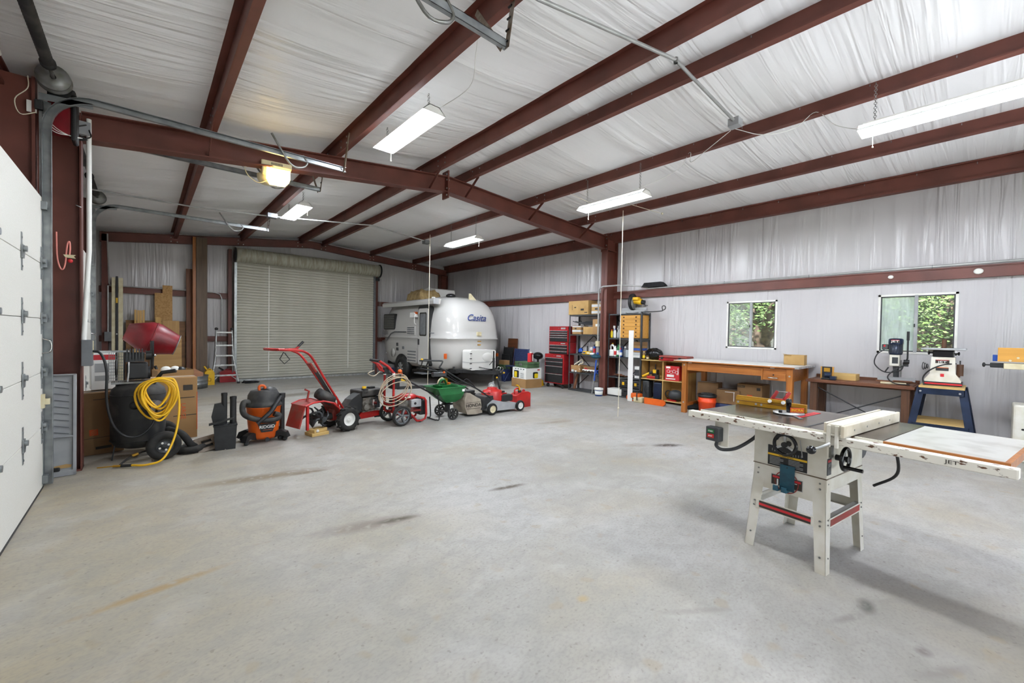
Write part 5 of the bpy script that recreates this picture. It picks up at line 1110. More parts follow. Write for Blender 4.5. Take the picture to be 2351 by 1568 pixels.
G().sph((0, 0, .82), (.17, .13, .11), 14, 8).obj('cover', 'bag', t); G().cyl((0, 0, 0), (0, 0, .74), .03).bx(-.14, .14, -.14, .14, 0, .03).obj('stand', 'black', t)
tag(place(G().prism([(-.06, 0), (.06, 0), (.03, .16), (-.03, .16)], -.05, .05, 'xz').obj('jack_stand', 'yellow', bev=.005), (8.3, 8.12, 0)), 'yellow jack stand next to the tool chest wheels', 'jack stand')

# ================================================================ RIGHT WALL: shelves, chests
def shelf_unit(label, loc, W_, D_, levels, H_):
    t = thing('steel_shelf', label, 'shelf', loc, -90, 'dark steel shelving units')
    for x, sx in ((0, 1), (W_, -1)):
        for y, sy in ((0, 1), (D_, -1)): G().bx(x, x+sx*.035, y, y+sy*.003, 0, H_).bx(x, x+sx*.003, y, y+sy*.035, 0, H_).obj('upright', 'dark_grey', t)
    for z in levels: G().bx(.002, W_-.002, .002, D_-.002, z-.03, z).obj('shelf_board', 'dark_grey', t, .003)
    for a, b in ((0, 1), (1, 0)):
        G().bar((W_*a, D_-.002, .1), (W_*b, D_-.002, .95), .02, .003, (0, 1, 0)).obj('cross_brace', 'black', t); G().bar((W_*a, D_-.002, 1.0), (W_*b, D_-.002, 1.85), .02, .003, (0, 1, 0)).obj('cross_brace', 'black', t)
    return t
LA = [.03, .48, .95, 1.45, 1.95]; LB = [.03, .47, .94, 1.38, 1.95]
shelf_unit('steel shelving unit between the red tool chest and the column', (8.28, 7.11, 0), .98, .4, LA, 1.97)
shelf_unit('steel shelving unit right of the column with a miter saw on top', (8.32, 5.925, 0), .895, .37, LB, 1.97)
def bottle(label, x, y, z, r, h, m, cap='white', neck=.35, shoulder=.7, name='bottle', cat='bottle', band=None, group=None):
    t = thing(name, label, cat, (x, y, z), random.uniform(-30, 30), group)
    G().lathe([(0, 0), (r*.95, 0), (r, .01), (r, h*shoulder), (r*neck, h*.86), (r*neck, h*.9), (0, h*.9)], n=16).obj('body', m, t)
    G().lathe([(r*neck*1.15, h*.86), (r*neck*1.2, h*.88), (r*neck*1.2, h), (0, h)], n=12).obj('cap', cap, t)
    if band: G().lathe([(r*1.01, h*.15), (r*1.015, h*.16), (r*1.015, h*.5), (r*1.01, h*.51)], n=16).obj('label_band', band, t)
    return t
def can(label, x, y, z, r, h, m, cap='white', band=None, name='spray_can', cat='spray can'):
    t = thing(name, label, cat, (x, y, z)); G().lathe([(0, 0), (r, 0), (r, h*.78), (r*.8, h*.82), (0, h*.83)], n=16).obj('body', m, t)
    G().lathe([(r*.75, h*.8), (r*.75, h*.98), (r*.6, h), (0, h)], n=14).obj('cap', cap, t)
    if band: G().lathe([(r*1.01, h*.2), (r*1.015, h*.21), (r*1.015, h*.6), (r*1.01, h*.61)], n=16).obj('label_band', band, t)
    return t
def spray(label, x, y, z, r, h, m, head):
    t = bottle(label, x, y, z, r, h*.8, m, head, .3, .6, 'spray_bottle', 'spray bottle'); G().bx(-r*.9, r*.5, -r*.25, r*.25, h*.8, h).obj('spray_head', head, t, .004); return t
# --- shelf A contents
t = carton('storage_carton', 'big tan carton on top of the shelf nearest the red tool chest', (8.45, 6.82, 1.955), -90, (.64, .36, .35), 'cardboard_tan')
G().bx(-.2, -.19, -.181, -.18, .12, .25).bx(-.13, -.07, -.181, -.18, .17, .2).bx(.08, .18, -.181, -.18, .1, .15).bx(.2, .29, -.181, -.18, .04, .06).obj('printed_marks', 'print_dark', t)
t = carton('storage_carton', 'tan and silver taped carton on the shelf top beside the column', (8.45, 6.27, 1.955), -90, (.3, .3, .26), 'cardboard_tan')
G().bx(-.151, .151, -.151, .151, .02, .08).bx(-.151, .151, -.151, .151, .18, .24).obj('silver_tape', 'tape', t); G().bx(-.05, .03, -.152, -.15, .11, .15).obj('hand_hole', 'black', t)
t = carton('storage_carton', 'taped carton with hand hole on the second shelf, leftmost', (8.44, 6.88, 1.455), -90, (.28, .3, .22), 'cardboard')
G().bx(-.141, .141, -.151, .151, .06, .11).bx(-.141, .141, -.151, .151, .18, .21).obj('silver_tape', 'tape', t); G().bx(-.06, .0, -.152, -.15, .13, .16).obj('hand_hole', 'black', t)
carton('storage_carton', 'plain tan carton in the middle of the second shelf', (8.44, 6.52, 1.455), -90, (.3, .28, .19), 'cardboard_tan', flap=False)
t = carton('storage_carton', 'tall tan carton with white label at the right of the second shelf', (8.42, 6.27, 1.455), -90, (.22, .24, .38), 'cardboard', flap=False); G().bx(-.02, .1, -.122, -.12, .2, .26).obj('label', 'print_white', t)
rnd = random.Random(3)
for i in range(5):
    a = rnd.uniform(-.06, .06); tag(G().tube([(8.35+.04*i, 7.05-.05*i, 1.80-.02*i+a*.4), (8.38+.03*i, 6.75, 1.72+.015*i), (8.4+.03*i, 6.45-.03*i, 1.71+.02*i)], .012+.004*(i % 2), 7).obj('rubber_strip', 'black'), 'black rubber strip lying across the second shelf cartons, '+['uppermost', 'longest', 'middle', 'lower', 'lowest'][i], 'strip', 'rubber strips')
zA = .955
t = thing('funnel', 'blue plastic funnel lying on the shelf of cans', 'funnel', (8.36, 6.74, zA+.05), 0); G().lathe([(.012, -.1), (.014, -.02), (.07, .06), (.074, .06), (.018, -.025)], (0, 0, .02), (.3, 1, .25), 18).obj('cone', 'blue', t)
for i, (y, lb) in enumerate(((6.64, 'left flat yellow tin on the shelf of cans'), (6.52, 'right flat yellow tin on the shelf of cans'))):
    t = thing('flat_tin', lb, 'tin', (8.36, y, zA)); G().bx(-.04, .04, -.055, .055, 0, .075).obj('tin_body', 'yellow', t, .006); G().bx(-.041, -.04, -.04, .04, .02, .05).obj('tin_label', 'print_white' if i else 'print_blue', t)
can('white spray can behind the flat yellow tins', 8.46, 6.52, zA, .035, .19, 'print_white', 'white', 'light_grey'); can('tall blue spray can with dark cap in the middle of the shelf', 8.4, 6.38, zA, .035, .25, 'blue', 'black', 'print_red'); can('small dark spray can at the left behind the tins', 8.48, 6.66, zA, .025, .2, 'dark_grey', 'black')
bottle('brown bottle with yellow cap at the right of the shelf of cans', 8.45, 6.22, zA, .04, .22, 'bottle_brown', 'yellow'); bottle('red bottle with yellow top next to the column', 8.38, 6.17, zA, .035, .26, 'print_red', 'yellow', band='print_yellow')
tag(place(G().bx(-.05, .05, -.05, .05, 0, .06).obj('small_carton', 'blue', bev=.004), (8.36, 6.2, zA)), 'small blue box at the front right of the shelf of cans', 'box'); tag(place(G().bx(-.04, .04, -.06, .06, 0, .045).obj('small_carton', 'print_white', bev=.004), (8.35, 6.4, zA)), 'small white box below the tall blue spray can', 'box')
t = carton('parts_carton', 'brown carton with loose rope on the fourth shelf', (8.45, 6.9, .485), -90, (.32, .28, .17), 'cardboard', open_=True)
tag(place(G().tube(smooth([(-.1, -.1, .16), (-.02, .0, .25), (.04, .03, .3), (.1, 0, .22), (.05, -.1, .17), (.12, -.13, .05)], 5), .018, 7).obj('rope_coil', 'rope'), (8.45, 6.88, .5), -90), 'off-white rope heaped in the brown carton on the fourth shelf', 'rope')
carton('parts_carton', 'second brown carton on the fourth shelf behind the red tool', (8.5, 6.5, .485), -90, (.4, .24, .15), 'cardboard_dark', flap=False)
tag(G().bar((8.34, 6.62, .6), (8.36, 6.42, .52), .05, .04).obj('caulk_gun', 'red', bev=.008), 'red tool resting on the fourth shelf', 'tool')
t = thing('tool_rail', 'white and black holder with clips on the fourth shelf', 'holder', (8.34, 6.5, .485), -90); G().bx(-.18, .2, -.03, .03, .05, .09).obj('rail', 'print_white', t, .004)
for i in range(4): G().torus((-.14+.09*i, -.03, .035), .028, .008, (0, 1, 0), 10, 5).obj('clip', 'black' if i % 2 == 0 else 'chrome', t)
tag(place(G().lathe([(.03, -.05), (.05, -.05), (.05, .05), (.03, .05), (.03, -.05)], (0, 0, .05), (1, 0, 0), 16).obj('tape_roll', 'blue'), (8.36, 6.2, .485)), 'blue roll at the right end of the fourth shelf', 'roll')
for i, y in enumerate((6.98, 6.88)): tag(place(G().bx(-.02, .02, -.035 if i == 0 else -.02, .035 if i == 0 else .02, 0, .06-.02*i).obj('small_carton', 'print_white' if i else 'tape', bev=.003), (8.3, y, .485)), ['pale blue small box at the front left of the fourth shelf', 'tiny white box next to the pale blue box'][i], 'box')
tag(G().cyl((8.42, 7.02, .035), (8.5, 6.98, .42), .035, n=14).obj('wood_baluster', 'wood_red_z'), 'turned brown wooden post leaning inside the bottom shelf', 'post')
# mop and pails in front of the column
t = thing('dust_mop', 'blue mop with long pole leaning between the two shelves', 'mop', (8.1, 6.14, 0))
G().tube([(-.02, .05, 0.02), (.02, -.03, .85)], .012, 8).obj('pole', 'alu', t); G().cyl((.0, .0, .35), (.02, -.03, .85), .018).obj('sleeve', 'blue', t); G().sph((.01, -.02, .93), (.1, .13, .055), 14, 8).obj('mop_head', 'teal', t)
t = thing('small_pail', 'small white and blue pail at the foot of the column', 'pail', (8.1, 6.0, 0)); G().lathe([(0, 0), (.085, 0), (.1, .17), (.105, .17), (.105, .18), (0, .18)], n=20).obj('pail_body', 'blue', t); G().lathe([(.098, .135), (.107, .14), (.107, .19), (0, .195)], n=20).obj('lid', 'white', t); G().lathe([(.088, .03), (.09, .031), (.097, .12), (.095, .121)], n=20).obj('paper_label', 'print_white', t)
# --- shelf B contents
zB = 1.385
for i, (y, x, r_, h_, m_, c_, lb) in enumerate(((5.88, 8.4, .03, .2, 'print_yellow', 'orange', 'yellow bottle at the left end of the spray bottle shelf'), (5.82, 8.42, .036, .29, 'clear_plastic', 'white', 'tall clear spray bottle second on the spray bottle shelf'), (5.765, 8.37, .026, .22, 'white_plastic', 'blue', 'white bottle with blue cap in front on the spray bottle shelf'), (5.74, 8.46, .03, .24, 'print_white', 'white', 'white spray bottle behind the blue capped bottle'), (5.68, 8.4, .034, .28, 'clear_plastic', 'light_grey', 'clear spray bottle next to the wooden drawers'), (5.64, 8.5, .03, .38, 'tape', 'white', 'pale tube bottle rising beside the wooden drawers'))):
    (spray if i in (1, 3, 4) else bottle)(lb, x, y, zB, r_, h_, m_, c_)
t = thing('drawer_chest', 'honey wooden chest of six small drawers on the shelf', 'drawer chest', (8.34, 5.61, zB), -90)
G().bx(0, .54, 0, .34, 0, .528).obj('case', 'drawer_wood', t, .003)
for i in range(6):
    d_ = G().bx(.012, .528, -.016, 0, .010+i*.086, .092+i*.086).obj('drawer', 'drawer_wood', t, .004)
    for x in (.11, .43): G().lathe([(0, 0), (.012, 0), (.018, .012), (.014, .02), (0, .022)], (x, -.016, .051+i*.086), (0, -1, 0), 12).obj('knob', 'wood_dark', d_)
z3 = .945
t = thing('bleach_jug', 'white plastic jug with handle at the left of the bottle shelf', 'jug', (8.4, 5.85, z3), -90); G().bx(-.06, .06, -.06, .06, 0, .16).obj('jug_body', 'white_plastic', t, .02); G().tube(smooth([(-.04, 0, .15), (-.05, 0, .24), (.0, 0, .27), (.045, 0, .22), (.05, 0, .14)], 5), .018, 8).cyl((.0, 0, .24), (.0, 0, .29), .02).obj('jug_handle', 'white_plastic', t); G().cyl((.0, 0, .29), (.0, 0, .315), .024).obj('cap', 'gold', t)
bottle('white bottle with red label next to the white jug', 8.4, 5.765, z3, .035, .25, 'print_white', 'white', band='print_red'); bottle('green cleaner bottle in the middle of the bottle shelf', 8.4, 5.685, z3, .04, .29, 'green', 'green', band='print_white'); bottle('blue bottle in front on the bottle shelf', 8.38, 5.61, z3, .04, .2, 'blue', 'print_red', band='print_white'); bottle('dark bottle behind the blue bottle', 8.5, 5.64, z3, .04, .28, 'blue_dark', 'black'); bottle('grey bottle with white cap beside the blue bottle', 8.44, 5.52, z3, .045, .24, 'mid_grey', 'white'); bottle('clear jar behind the white trim post', 8.4, 5.43, z3, .05, .2, 'clear_plastic', 'dark_grey', .8, .8)
for i, (z, h_, m_, lb) in enumerate(((0, .06, 'print_white', 'flat white box at the bottom of the stack beside the post'), (.062, .06, 'tape', 'flat grey box second in the stack beside the post'), (.124, .04, 'cardboard', 'thin brown box third in the stack beside the post'), (.166, .05, 'blue', 'flat blue box fourth in the stack beside the post'), (.218, .06, 'cardboard', 'brown carton fifth in the stack beside the post'), (.28, .08, 'cardboard_dark', 'brown carton at the top of the stack beside the post'))):
    tag(place(G().bx(-.14, .14, -.13, .13, 0, h_).obj('flat_carton', m_, bev=.003), (8.48, 5.2-.008*(i % 3), z3+z), -90+3*(i % 2)), lb, 'box', 'flat boxes stacked on the right shelf')
t = thing('wood_tray', 'brown wooden tray with tools on the fourth shelf of the right unit', 'tray', (8.42, 5.6, .475), -90); G().bx(-.1, .12, -.06, .08, 0, .02).bx(-.1, .12, -.06, -.05, 0, .05).obj('tray_body', 'wood_dark_x', t); G().bar((-.15, -.07, .05), (.05, -.05, .06), .02, .015).obj('chisel', 'wood_red_z', t)
t = carton('product_carton', 'white and black product box beside the post on the fourth shelf', (8.42, 5.16, .475), -90, (.12, .1, .27), 'print_white', flap=False); G().bx(-.061, .061, -.051, -.05, .06, .2).obj('picture', 'dark_grey', t)
tag(place(G().bx(-.19, .19, -.13, .13, 0, .15).obj('foam_box', 'foam', bev=.006), (8.44, 5.72, .035), -90), 'white styrofoam block on the bottom shelf beside the column', 'foam block')
for i, (z, lb) in enumerate(((.035, 'lower black plastic tool case on the bottom shelf'), (.235, 'upper black tool case with yellow latches on the bottom shelf'))):
    t = thing('tool_case', lb, 'tool case', (8.48, 5.33, z), -90); G().bx(-.26, .26, -.14, .16, 0, .1).obj('base', 'black', t, .012); G().bx(-.26, .26, -.14, .16, .103, .19).obj('lid', 'black', t, .02)
    for x in (-.16, .16): G().bx(x-.03, x+.03, -.15, -.14, .06, .13).obj('latch', 'yellow' if i else 'black', t, .004)
# miter saw on top of shelf B
t = thing('miter_saw', 'miter saw with yellow motor and black blade guard on top of the shelf', 'miter saw', (8.45, 5.35, 1.955), -90)
G().lathe([(0, 0), (.16, 0), (.16, .04), (0, .04)], (0, 0, .0), (0, 0, 1), 24).obj('turntable', 'light_grey', t); G().bx(-.34, .32, -.02, .1, 0, .07).bx(-.34, .32, .06, .08, .07, .14).obj('base_fence', 'light_grey', t, .006)
G().lathe([(.0, -.025), (.19, -.025), (.19, .025), (0, .025)], (-.03, .03, .27), (1, .1, 0), 28).obj('blade_guard', 'black', t); G().lathe([(0, -.004), (.15, -.004), (.15, .004), (0, .004)], (.02, .02, .24), (1, .1, 0), 24).obj('blade', 'dull_metal', t)
G().cyl((.02, .02, .29), (.2, .04, .26), .065, n=16).bx(.02, .16, -.08, .06, .3, .37).obj('motor_housing', 'yellow', t, .015); G().cyl((.2, .04, .26), (.27, .05, .25), .05, n=14).obj('motor_end', 'black', t); G().tube(smooth([(.24, .05, .22), (.3, .04, .18), (.36, .02, .17)], 4), .008, 6).obj('cord', 'black', t); G().tube([(.0, .1, .05), (-.02, .12, .2), (.0, .05, .3)], .025, 8).obj('arm', 'dark_grey', t)
t = thing('extension_rod', 'black rod with hooked end sticking out from the miter saw', 'rod', (8.38, 5.1, 1.98), -90); G().tube(smooth([(0, 0, 0), (.3, 0, .0), (.5, 0, .01), (.52, 0, .03), (.51, 0, .1), (.55, 0, .12), (.585, 0, .1), (.58, 0, .05), (.52, 0, .02)], 4), .01, 8).obj('rod', 'black', t)
t = thing('black_bag', 'black folded bag lying on the wall girt above the miter saw', 'bag', (8.6, 4.92, 2.55), -90); G().prism([(-.28, 0), (.3, 0), (.26, .05), (.2, .1), (-.2, .1), (-.24, .05)], -.08, .06, 'xz').obj('fabric', 'cloth_black', t, .025, seg=3)
tag(place(G().bx(-.06, .06, -.006, .006, 0, 1.56).obj('trim_post', 'pipe_white', bev=.002), (8.03, 5.11, 0), -90), 'tall white trim plank standing in front of the shelves', 'plank')
# tool chests
def chest(name, label, loc, w_, d_, h_, drawers, wheels=False, top=0):
    t = thing(name, label, 'tool chest', loc, -90, 'stacked red tool chests'); z0 = .12 if wheels else 0
    G().bx(0, w_, 0, d_, z0, h_).obj('cabinet', 'red_tool', t, .006)
    z = h_-top
    G().bx(w_*.62, w_*.85, -.004, 0, h_-top*.72, h_-top*.3).obj('maker_plate', 'alu', t); G().cyl((w_*.5, -.006, h_-top*.5), (w_*.5, 0, h_-top*.5), .009, n=8).obj('lock', 'chrome', t)
    for dh in drawers:
        dr = G().bx(.035, w_-.035, -.012, 0, z-dh+.004, z-.006).obj('drawer', 'black', t, .003); G().bx(.035, w_-.035, -.026, -.01, z-.024, z-.006).obj('pull', 'alu', dr, .003); z -= dh
    if wheels:
        for x in (.08, w_-.08):
            for y in (.06, d_-.06): wheel(t, (x, y, .055), .055, .035, (1, 0, 0), 'dark_grey', name='caster')
    return t
chest('tool_cabinet', 'red rolling tool cabinet with black drawers on casters', (8.27, 7.96, 0), .69, .41, .91, (.105, .12, .21, .24), True, .09)
chest('drawer_tool_chest', 'low red drawer chest between the rolling cabinet and the top chest', (8.34, 7.88, .915), .69, .33, .32, (.075, .09, .08), False, .07)
chest('upper_tool_chest', 'red top tool chest with thin drawers, uppermost of the stack', (8.34, 7.88, 1.24), .69, .33, .42, (.06, .06, .06, .12), False, .11)

# cubby shelf
CX, CY = 8.33, 5.07
t = thing('plywood_cubby', 'plywood cubby shelf with four square bays beside the drafting table', 'cubby shelf', (CX, CY, 0), -90)
for a in ((0, .018, .05, .92), (.55, .568, .07, .9), (1.1, 1.118, .05, .92)): G().bx(a[0], a[1], 0, .36, a[2]-.05, a[3]).obj('side_panel', 'pine_z', t, .002)
for z in (.05, .485, .9): G().bx(.018 if z != .9 else -.005, 1.1 if z != .9 else 1.125, -.004, .36, z, z+.02).obj('shelf', 'pine', t, .002)
G().bx(0, 1.118, .355, .362, .05, .9).obj('back_panel', 'ply', t)
zc = .505
t = thing('pole_saw', 'yellow and black power tool in the upper left bay of the cubby', 'power tool', (8.45, 4.75, zc), -90); G().bx(-.05, .07, -.06, .06, .0, .2).obj('motor', 'black', t, .02); G().bx(-.03, .05, -.07, -.04, .12, .2).obj('housing', 'yellow', t, .01); G().tube([(.0, 0, .2), (.0, 0, .32)], .012, 6).obj('mast', 'black', t)
t = thing('hedge_trimmer', 'yellow black tool with long nose in the upper left bay', 'power tool', (8.4, 4.9, zc), -90); G().tube([(-.1, -.05, .04), (.02, -.05, .1), (.08, -.04, .13)], .024, 10).obj('body', 'yellow', t); G().bx(.06, .13, -.07, -.0, .1, .16).obj('grip', 'black', t, .012); G().tube([(-.16, -.05, .01), (-.05, -.05, .05)], .012, 6).obj('nose', 'black', t)
t = thing('red_power_tool', 'red and black corded tool at the front of the upper left bay', 'power tool', (8.38, 4.75, zc), -90); G().bx(-.15, .05, -.04, .02, .0, .06).obj('body', 'red', t, .015); G().bx(.05, .13, -.04, .03, .0, .09).obj('battery', 'black', t, .01)
t = thing('compressor_kit_box', 'red printed retail box in the upper right bay', 'box', (8.45, 4.3, zc), -84); G().bx(-.17, .13, -.1, .1, 0, .31).obj('box_body', 'print_red', t, .003)
pb = G()
for i in range(4): pb.torus((-.1+.06*i, -.101, .2-.02*(i % 2)), .03, .004, (0, 1, 0), 12, 4)
pb.bx(-.15, -.06, -.102, -.1, .26, .3).bx(-.15, .05, -.102, -.1, .03, .05).bx(-.13, .02, -.102, -.1, .08, .13).obj('printed_picture', 'print_white', t); text('Senco', .06, 'print_white', t, (.1, -.101, .2), (90, -90, 0))
t = thing('battery_case', 'dark grey case standing in the lower left bay', 'case', (8.45, 4.83, .07), -90); G().bx(-.18, -.02, -.09, .1, 0, .38).obj('case_body', 'dark_grey', t, .02); G().tube(smooth([(-.1, -.09, .3), (-.1, -.13, .2), (-.07, -.11, .1)], 4), .01, 6).obj('handle', 'black', t)
t = thing('battery_case', 'blue-black case standing right in the lower left bay', 'case', (8.46, 4.65, .07), -90); G().bx(-.1, .1, -.1, .1, 0, .36).obj('case_body', 'blue_steel', t, .02)
tag(G().tube(smooth([(8.36, 4.72, .5), (8.3, 4.7, .42), (8.31, 4.71, .35), (8.29, 4.7, .28), (8.3, 4.71, .22)], 5), .008, 6).obj('power_cord', 'black'), 'black cord dangling over the cubby shelf edge', 'cord')
t = thing('angle_grinder', 'grey machine lying in the lower right bay', 'power tool', (8.45, 4.32, .07), -90); G().sph((.05, 0, .12), (.16, .1, .12), 14, 8).obj('body', 'dark_grey', t); G().torus((-.1, -.02, .14), .07, .012, (0, 1, 0), 14, 6).obj('cord_loop', 'black', t); G().bx(-.1, .1, -.09, -.05, 0, .03).obj('red_strap', 'red', t)
bottle('small yellow glue bottle on the cubby top', 8.38, 5.0, .925, .03, .17, 'bottle_brown', 'cream', band='print_yellow'); bottle('squat jar with cream label on the cubby top', 8.37, 4.9, .925, .03, .09, 'bottle_brown', 'black', .85, .85, band='cream')
t = thing('trash_bag', 'black plastic bag heap on the cubby top', 'bag', (8.5, 4.82, .925)); rnd = random.Random(5); g = G().sph((0, 0, .12), (.13, .2, .13), 20, 12)
g.v = [(x+rnd.uniform(-.015, .015), y+rnd.uniform(-.015, .015), max(0, z+rnd.uniform(-.015, .015))) for x, y, z in g.v]; g.obj('bag_body', 'bag', t)
t = thing('red_tool_case', 'red plastic tool case lying on the end of the drafting table', 'tool case', (8.38, 4.24, .925), -92); G().bx(-.33, .3, -.14, .16, 0, .055).obj('base', 'red_tool', t, .015); G().bx(-.33, .3, -.14, .16, .058, .11).obj('lid', 'red_dusty', t, .02); G().tube(smooth([(-.1, -.14, .04), (-.09, -.17, .045), (.06, -.17, .045), (.07, -.14, .04)], 4), .01, 6).obj('handle', 'red_tool', t)
for x in (-.25, .15): G().bx(x-.025, x+.025, -.148, -.14, .03, .08).obj('latch', 'black', t)
# chainsaw and sheath on the floor
t = thing('chainsaw', 'orange and cream chainsaw on the floor before the cubby', 'chainsaw', (8.05, 4.95, 0), -90); G().bx(-.05, .16, -.07, .07, .0, .12).obj('engine_cover', 'cream', t, .02); G().bx(-.12, .1, -.06, .08, .08, .19).obj('top_cover', 'orange', t, .02); G().tube(smooth([(-.1, .0, .12), (-.22, .0, .12), (-.24, 0, .05), (-.14, 0, .02), (-.05, 0, .03)], 5), .018, 8).obj('rear_handle', 'orange', t); G().tube(smooth([(.06, -.09, .05), (.06, -.1, .2), (.06, .0, .24), (.06, .1, .2), (.06, .1, .05)], 5), .012, 8).obj('front_handle', 'black', t)
t = thing('bar_sheath', 'long orange chainsaw bar cover lying beside the chainsaw', 'cover', (8.0, 4.5, 0), -93); G().prism([(-.24, 0), (.2, 0), (.25, .04), (.25, .09), (.2, .13), (-.24, .13)], -.015, .015, 'xz').obj('sheath', 'orange', t, .008)
# ================================================================ DRAFTING TABLE
t = thing('drafting_table', 'large wooden drafting table with white top under the window', 'table', (7.65, 3.93, 0), -90)
G().bx(0, 2.05, 0, 1.0, .965, .985).obj('table_top', 'wood_orange', t, .003); G().bx(-.0, 2.05, .012, 1.0, .985, .992).obj('white_surface', 'white', t); G().bx(2.0, 2.055, -.002, 1.0, .964, .9925).obj('metal_edge', 'alu', t)
for x in (.16, 1.88):
    for y in (.03, .86): G().bx(x, x+.09, y, y+.08, 0, .962).obj('leg', 'wood_orange_z', t, .006)
G().bx(.25, 1.88, .05, .075, .81, .955).obj('front_apron', 'wood_orange', t, .003); G().bx(.25, 1.88, .06, .08, .86, .866).obj('apron_groove', 'wood_dark_x', t); G().bx(1.9, 1.93, .11, .86, .74, .955).obj('side_apron', 'wood_orange', t, .003); G().bx(.2, .23, .11, .86, .74, .955).obj('side_apron', 'wood_orange', t, .003); G().bx(.25, 1.88, .88, .9, .81, .955).obj('rear_apron', 'wood_orange', t)
dr = G().bx(1.545, 1.875, .03, .06, .755, .87).obj('drawer', 'wood_orange', t, .004); G().tube(smooth([(1.63, .03, .80), (1.64, .0, .80), (1.75, .0, .80), (1.76, .03, .80)], 4), .009, 6).obj('handle', 'chrome', dr); G().cyl((1.7, .026, .845), (1.7, .03, .845), .012).obj('keyhole', 'black', dr)
G().bx(1.52, 1.54, .03, .06, .75, .94).obj('drawer_guide', 'wood_orange_z', t); G().bx(.19, .23, .1, .88, .12, .18).obj('stretcher', 'wood_orange', t)
for x, z in ((.205, .91), (.205, .2), (1.925, .84)): G().cyl((x, .024, z), (x, .03, z), .014, n=10).obj('bolt', 'alu', t)
G().bx(.3, .36, -.004, .01, .955, .965).bx(1.66, 1.72, -.004, .01, .955, .965).obj('stop_clip', 'alu', t)
t = carton('open_carton', 'small open tan carton standing at the end of the drafting table', (8.42, 2.12, .9935), -86, (.3, .2, .17), 'cardboard_tan', open_=True)
G().box((-.1, -.1, .172), (.12, .06, .004), (0, 10, 0)).obj('flap', 'cardboard_tan', t)
# under the drafting table
t = carton('packed_carton', 'brown taped carton on top of the stack under the drafting table', (8.42, 3.55, .33), -82, (.38, .3, .22), 'cardboard_dark'); carton('packed_carton', 'lower brown carton in the stack under the drafting table', (8.42, 3.56, .0), -88, (.36, .3, .325), 'cardboard_dark')
t = carton('packed_carton', 'brown carton with white tape strip beside the stack under the table', (8.3, 3.12, .2), -85, (.4, .3, .26), 'cardboard_dark'); G().bx(-.05, .12, -.152, -.15, .22, .23).bx(.1, .11, -.152, -.15, .06, .22).obj('tape_strip', 'print_white', t)
tag(place(G().bx(-.24, .24, -.18, .18, 0, .195).obj('blue_tote', 'blue_dark', bev=.015), (8.3, 3.1, 0), -85), 'blue tote supporting the carton with white tape strip', 'tote')
t = carton('moving_carton', 'upright brown moving carton marked small under the table', (8.38, 2.75, .0), -92, (.42, .36, .6), 'cardboard_dark'); G().bx(-.2, -.08, -.182, -.18, .53, .57).bx(.12, .18, -.182, -.18, .5, .55).obj('black_mark', 'print_dark', t); text('SMALL', .035, 'cardboard', t, (-.14, -.1825, .55)); G().bx(-.04, .05, -.182, -.18, .33, .41).obj('orange_logo', 'print_orange', t)
t = thing('orange_bucket', 'orange bucket with black lid under the drafting table', 'bucket', (8.0, 3.42, 0)); G().lathe([(0, 0), (.135, 0), (.15, .2), (.16, .21), (.16, .24), (.152, .25), (.155, .33), (0, .33)], n=28).obj('bucket_body', 'orange_bucket', t); G().lathe([(.15, .31), (.165, .31), (.168, .35), (.15, .365), (.145, .35), (0, .35)], n=28).obj('lid', 'black', t); G().lathe([(.1365, .04), (.138, .041), (.1395, .06), (.1385, .061)], n=28, a0=150, a1=230).obj('white_label', 'print_white', t); G().torus((0, 0, .37), .1, .012, n=20, k=6).obj('lid_ring', 'dark_grey', t)
tag(place(G().sph((0, 0, .07), (.12, .2, .07), 12, 8).obj('shoe_bag', 'cloth_black'), (8.1, 3.75, 0)), 'black cloth bundle on the floor by the drafting table leg', 'bundle')
# ================================================================ WORK BENCH
t = thing('work_bench', 'low dark wooden work bench with cross rods under the right window', 'bench', (7.97, 1.86, 0), -90)
G().bx(0, 1.27, 0, .7, .76, .80).obj('bench_top', 'wood_dark_x', t, .004); G().bx(.02, 1.25, .02, .68, .80, .806).obj('worn_surface', 'wood_red_z', t)
for x in (.06, 1.13):
    for y in (.03, .57): G().bx(x, x+.09, y, y+.1, 0, .758).obj('leg', 'wood_dark', t, .004)
G().bx(.05, 1.24, .6, .68, .69, .758).bx(0, 1.27, .68, .7, .80, .85).obj('rear_rail', 'wood_dark_x', t)
for a, b in ((.15, .7), (.7, .15)): G().tube([(.1, .1, a), (1.18, .1, b-.02)], .009, 6).obj('cross_rod', 'black', t)
t = thing('bench_grinder', 'small orange-wood tool stand with metal cylinder at the bench end', 'grinder', (8.15, 1.62, .807), -90); G().bx(-.08, .09, .0, .03, 0, .2).obj('back_board', 'drawer_wood', t, .003); G().bx(-.06, .07, -.006, 0, .03, .2).obj('dark_plate', 'black', t); G().bx(-.035, .045, -.009, -.006, .12, .18).obj('badge', 'gold', t); G().cyl((-.01, -.05, .07), (.07, -.05, .07), .045, n=16).obj('cylinder', 'blue_steel', t); G().bx(-.05, .1, -.1, .0, 0, .03).obj('base', 'black', t, .006); G().bx(.06, .14, -.12, -.02, .0, .06).obj('vise', 'blue_steel', t, .01)
t = thing('wood_block', 'block of glued pine strips lying on the work bench', 'wood block', (8.35, 1.42, .807), -96)
for i in range(3): G().bx(-.18, .16, -.09+i*.06, -.032+i*.06, 0, .1).obj('strip', 'pine', t, .002)
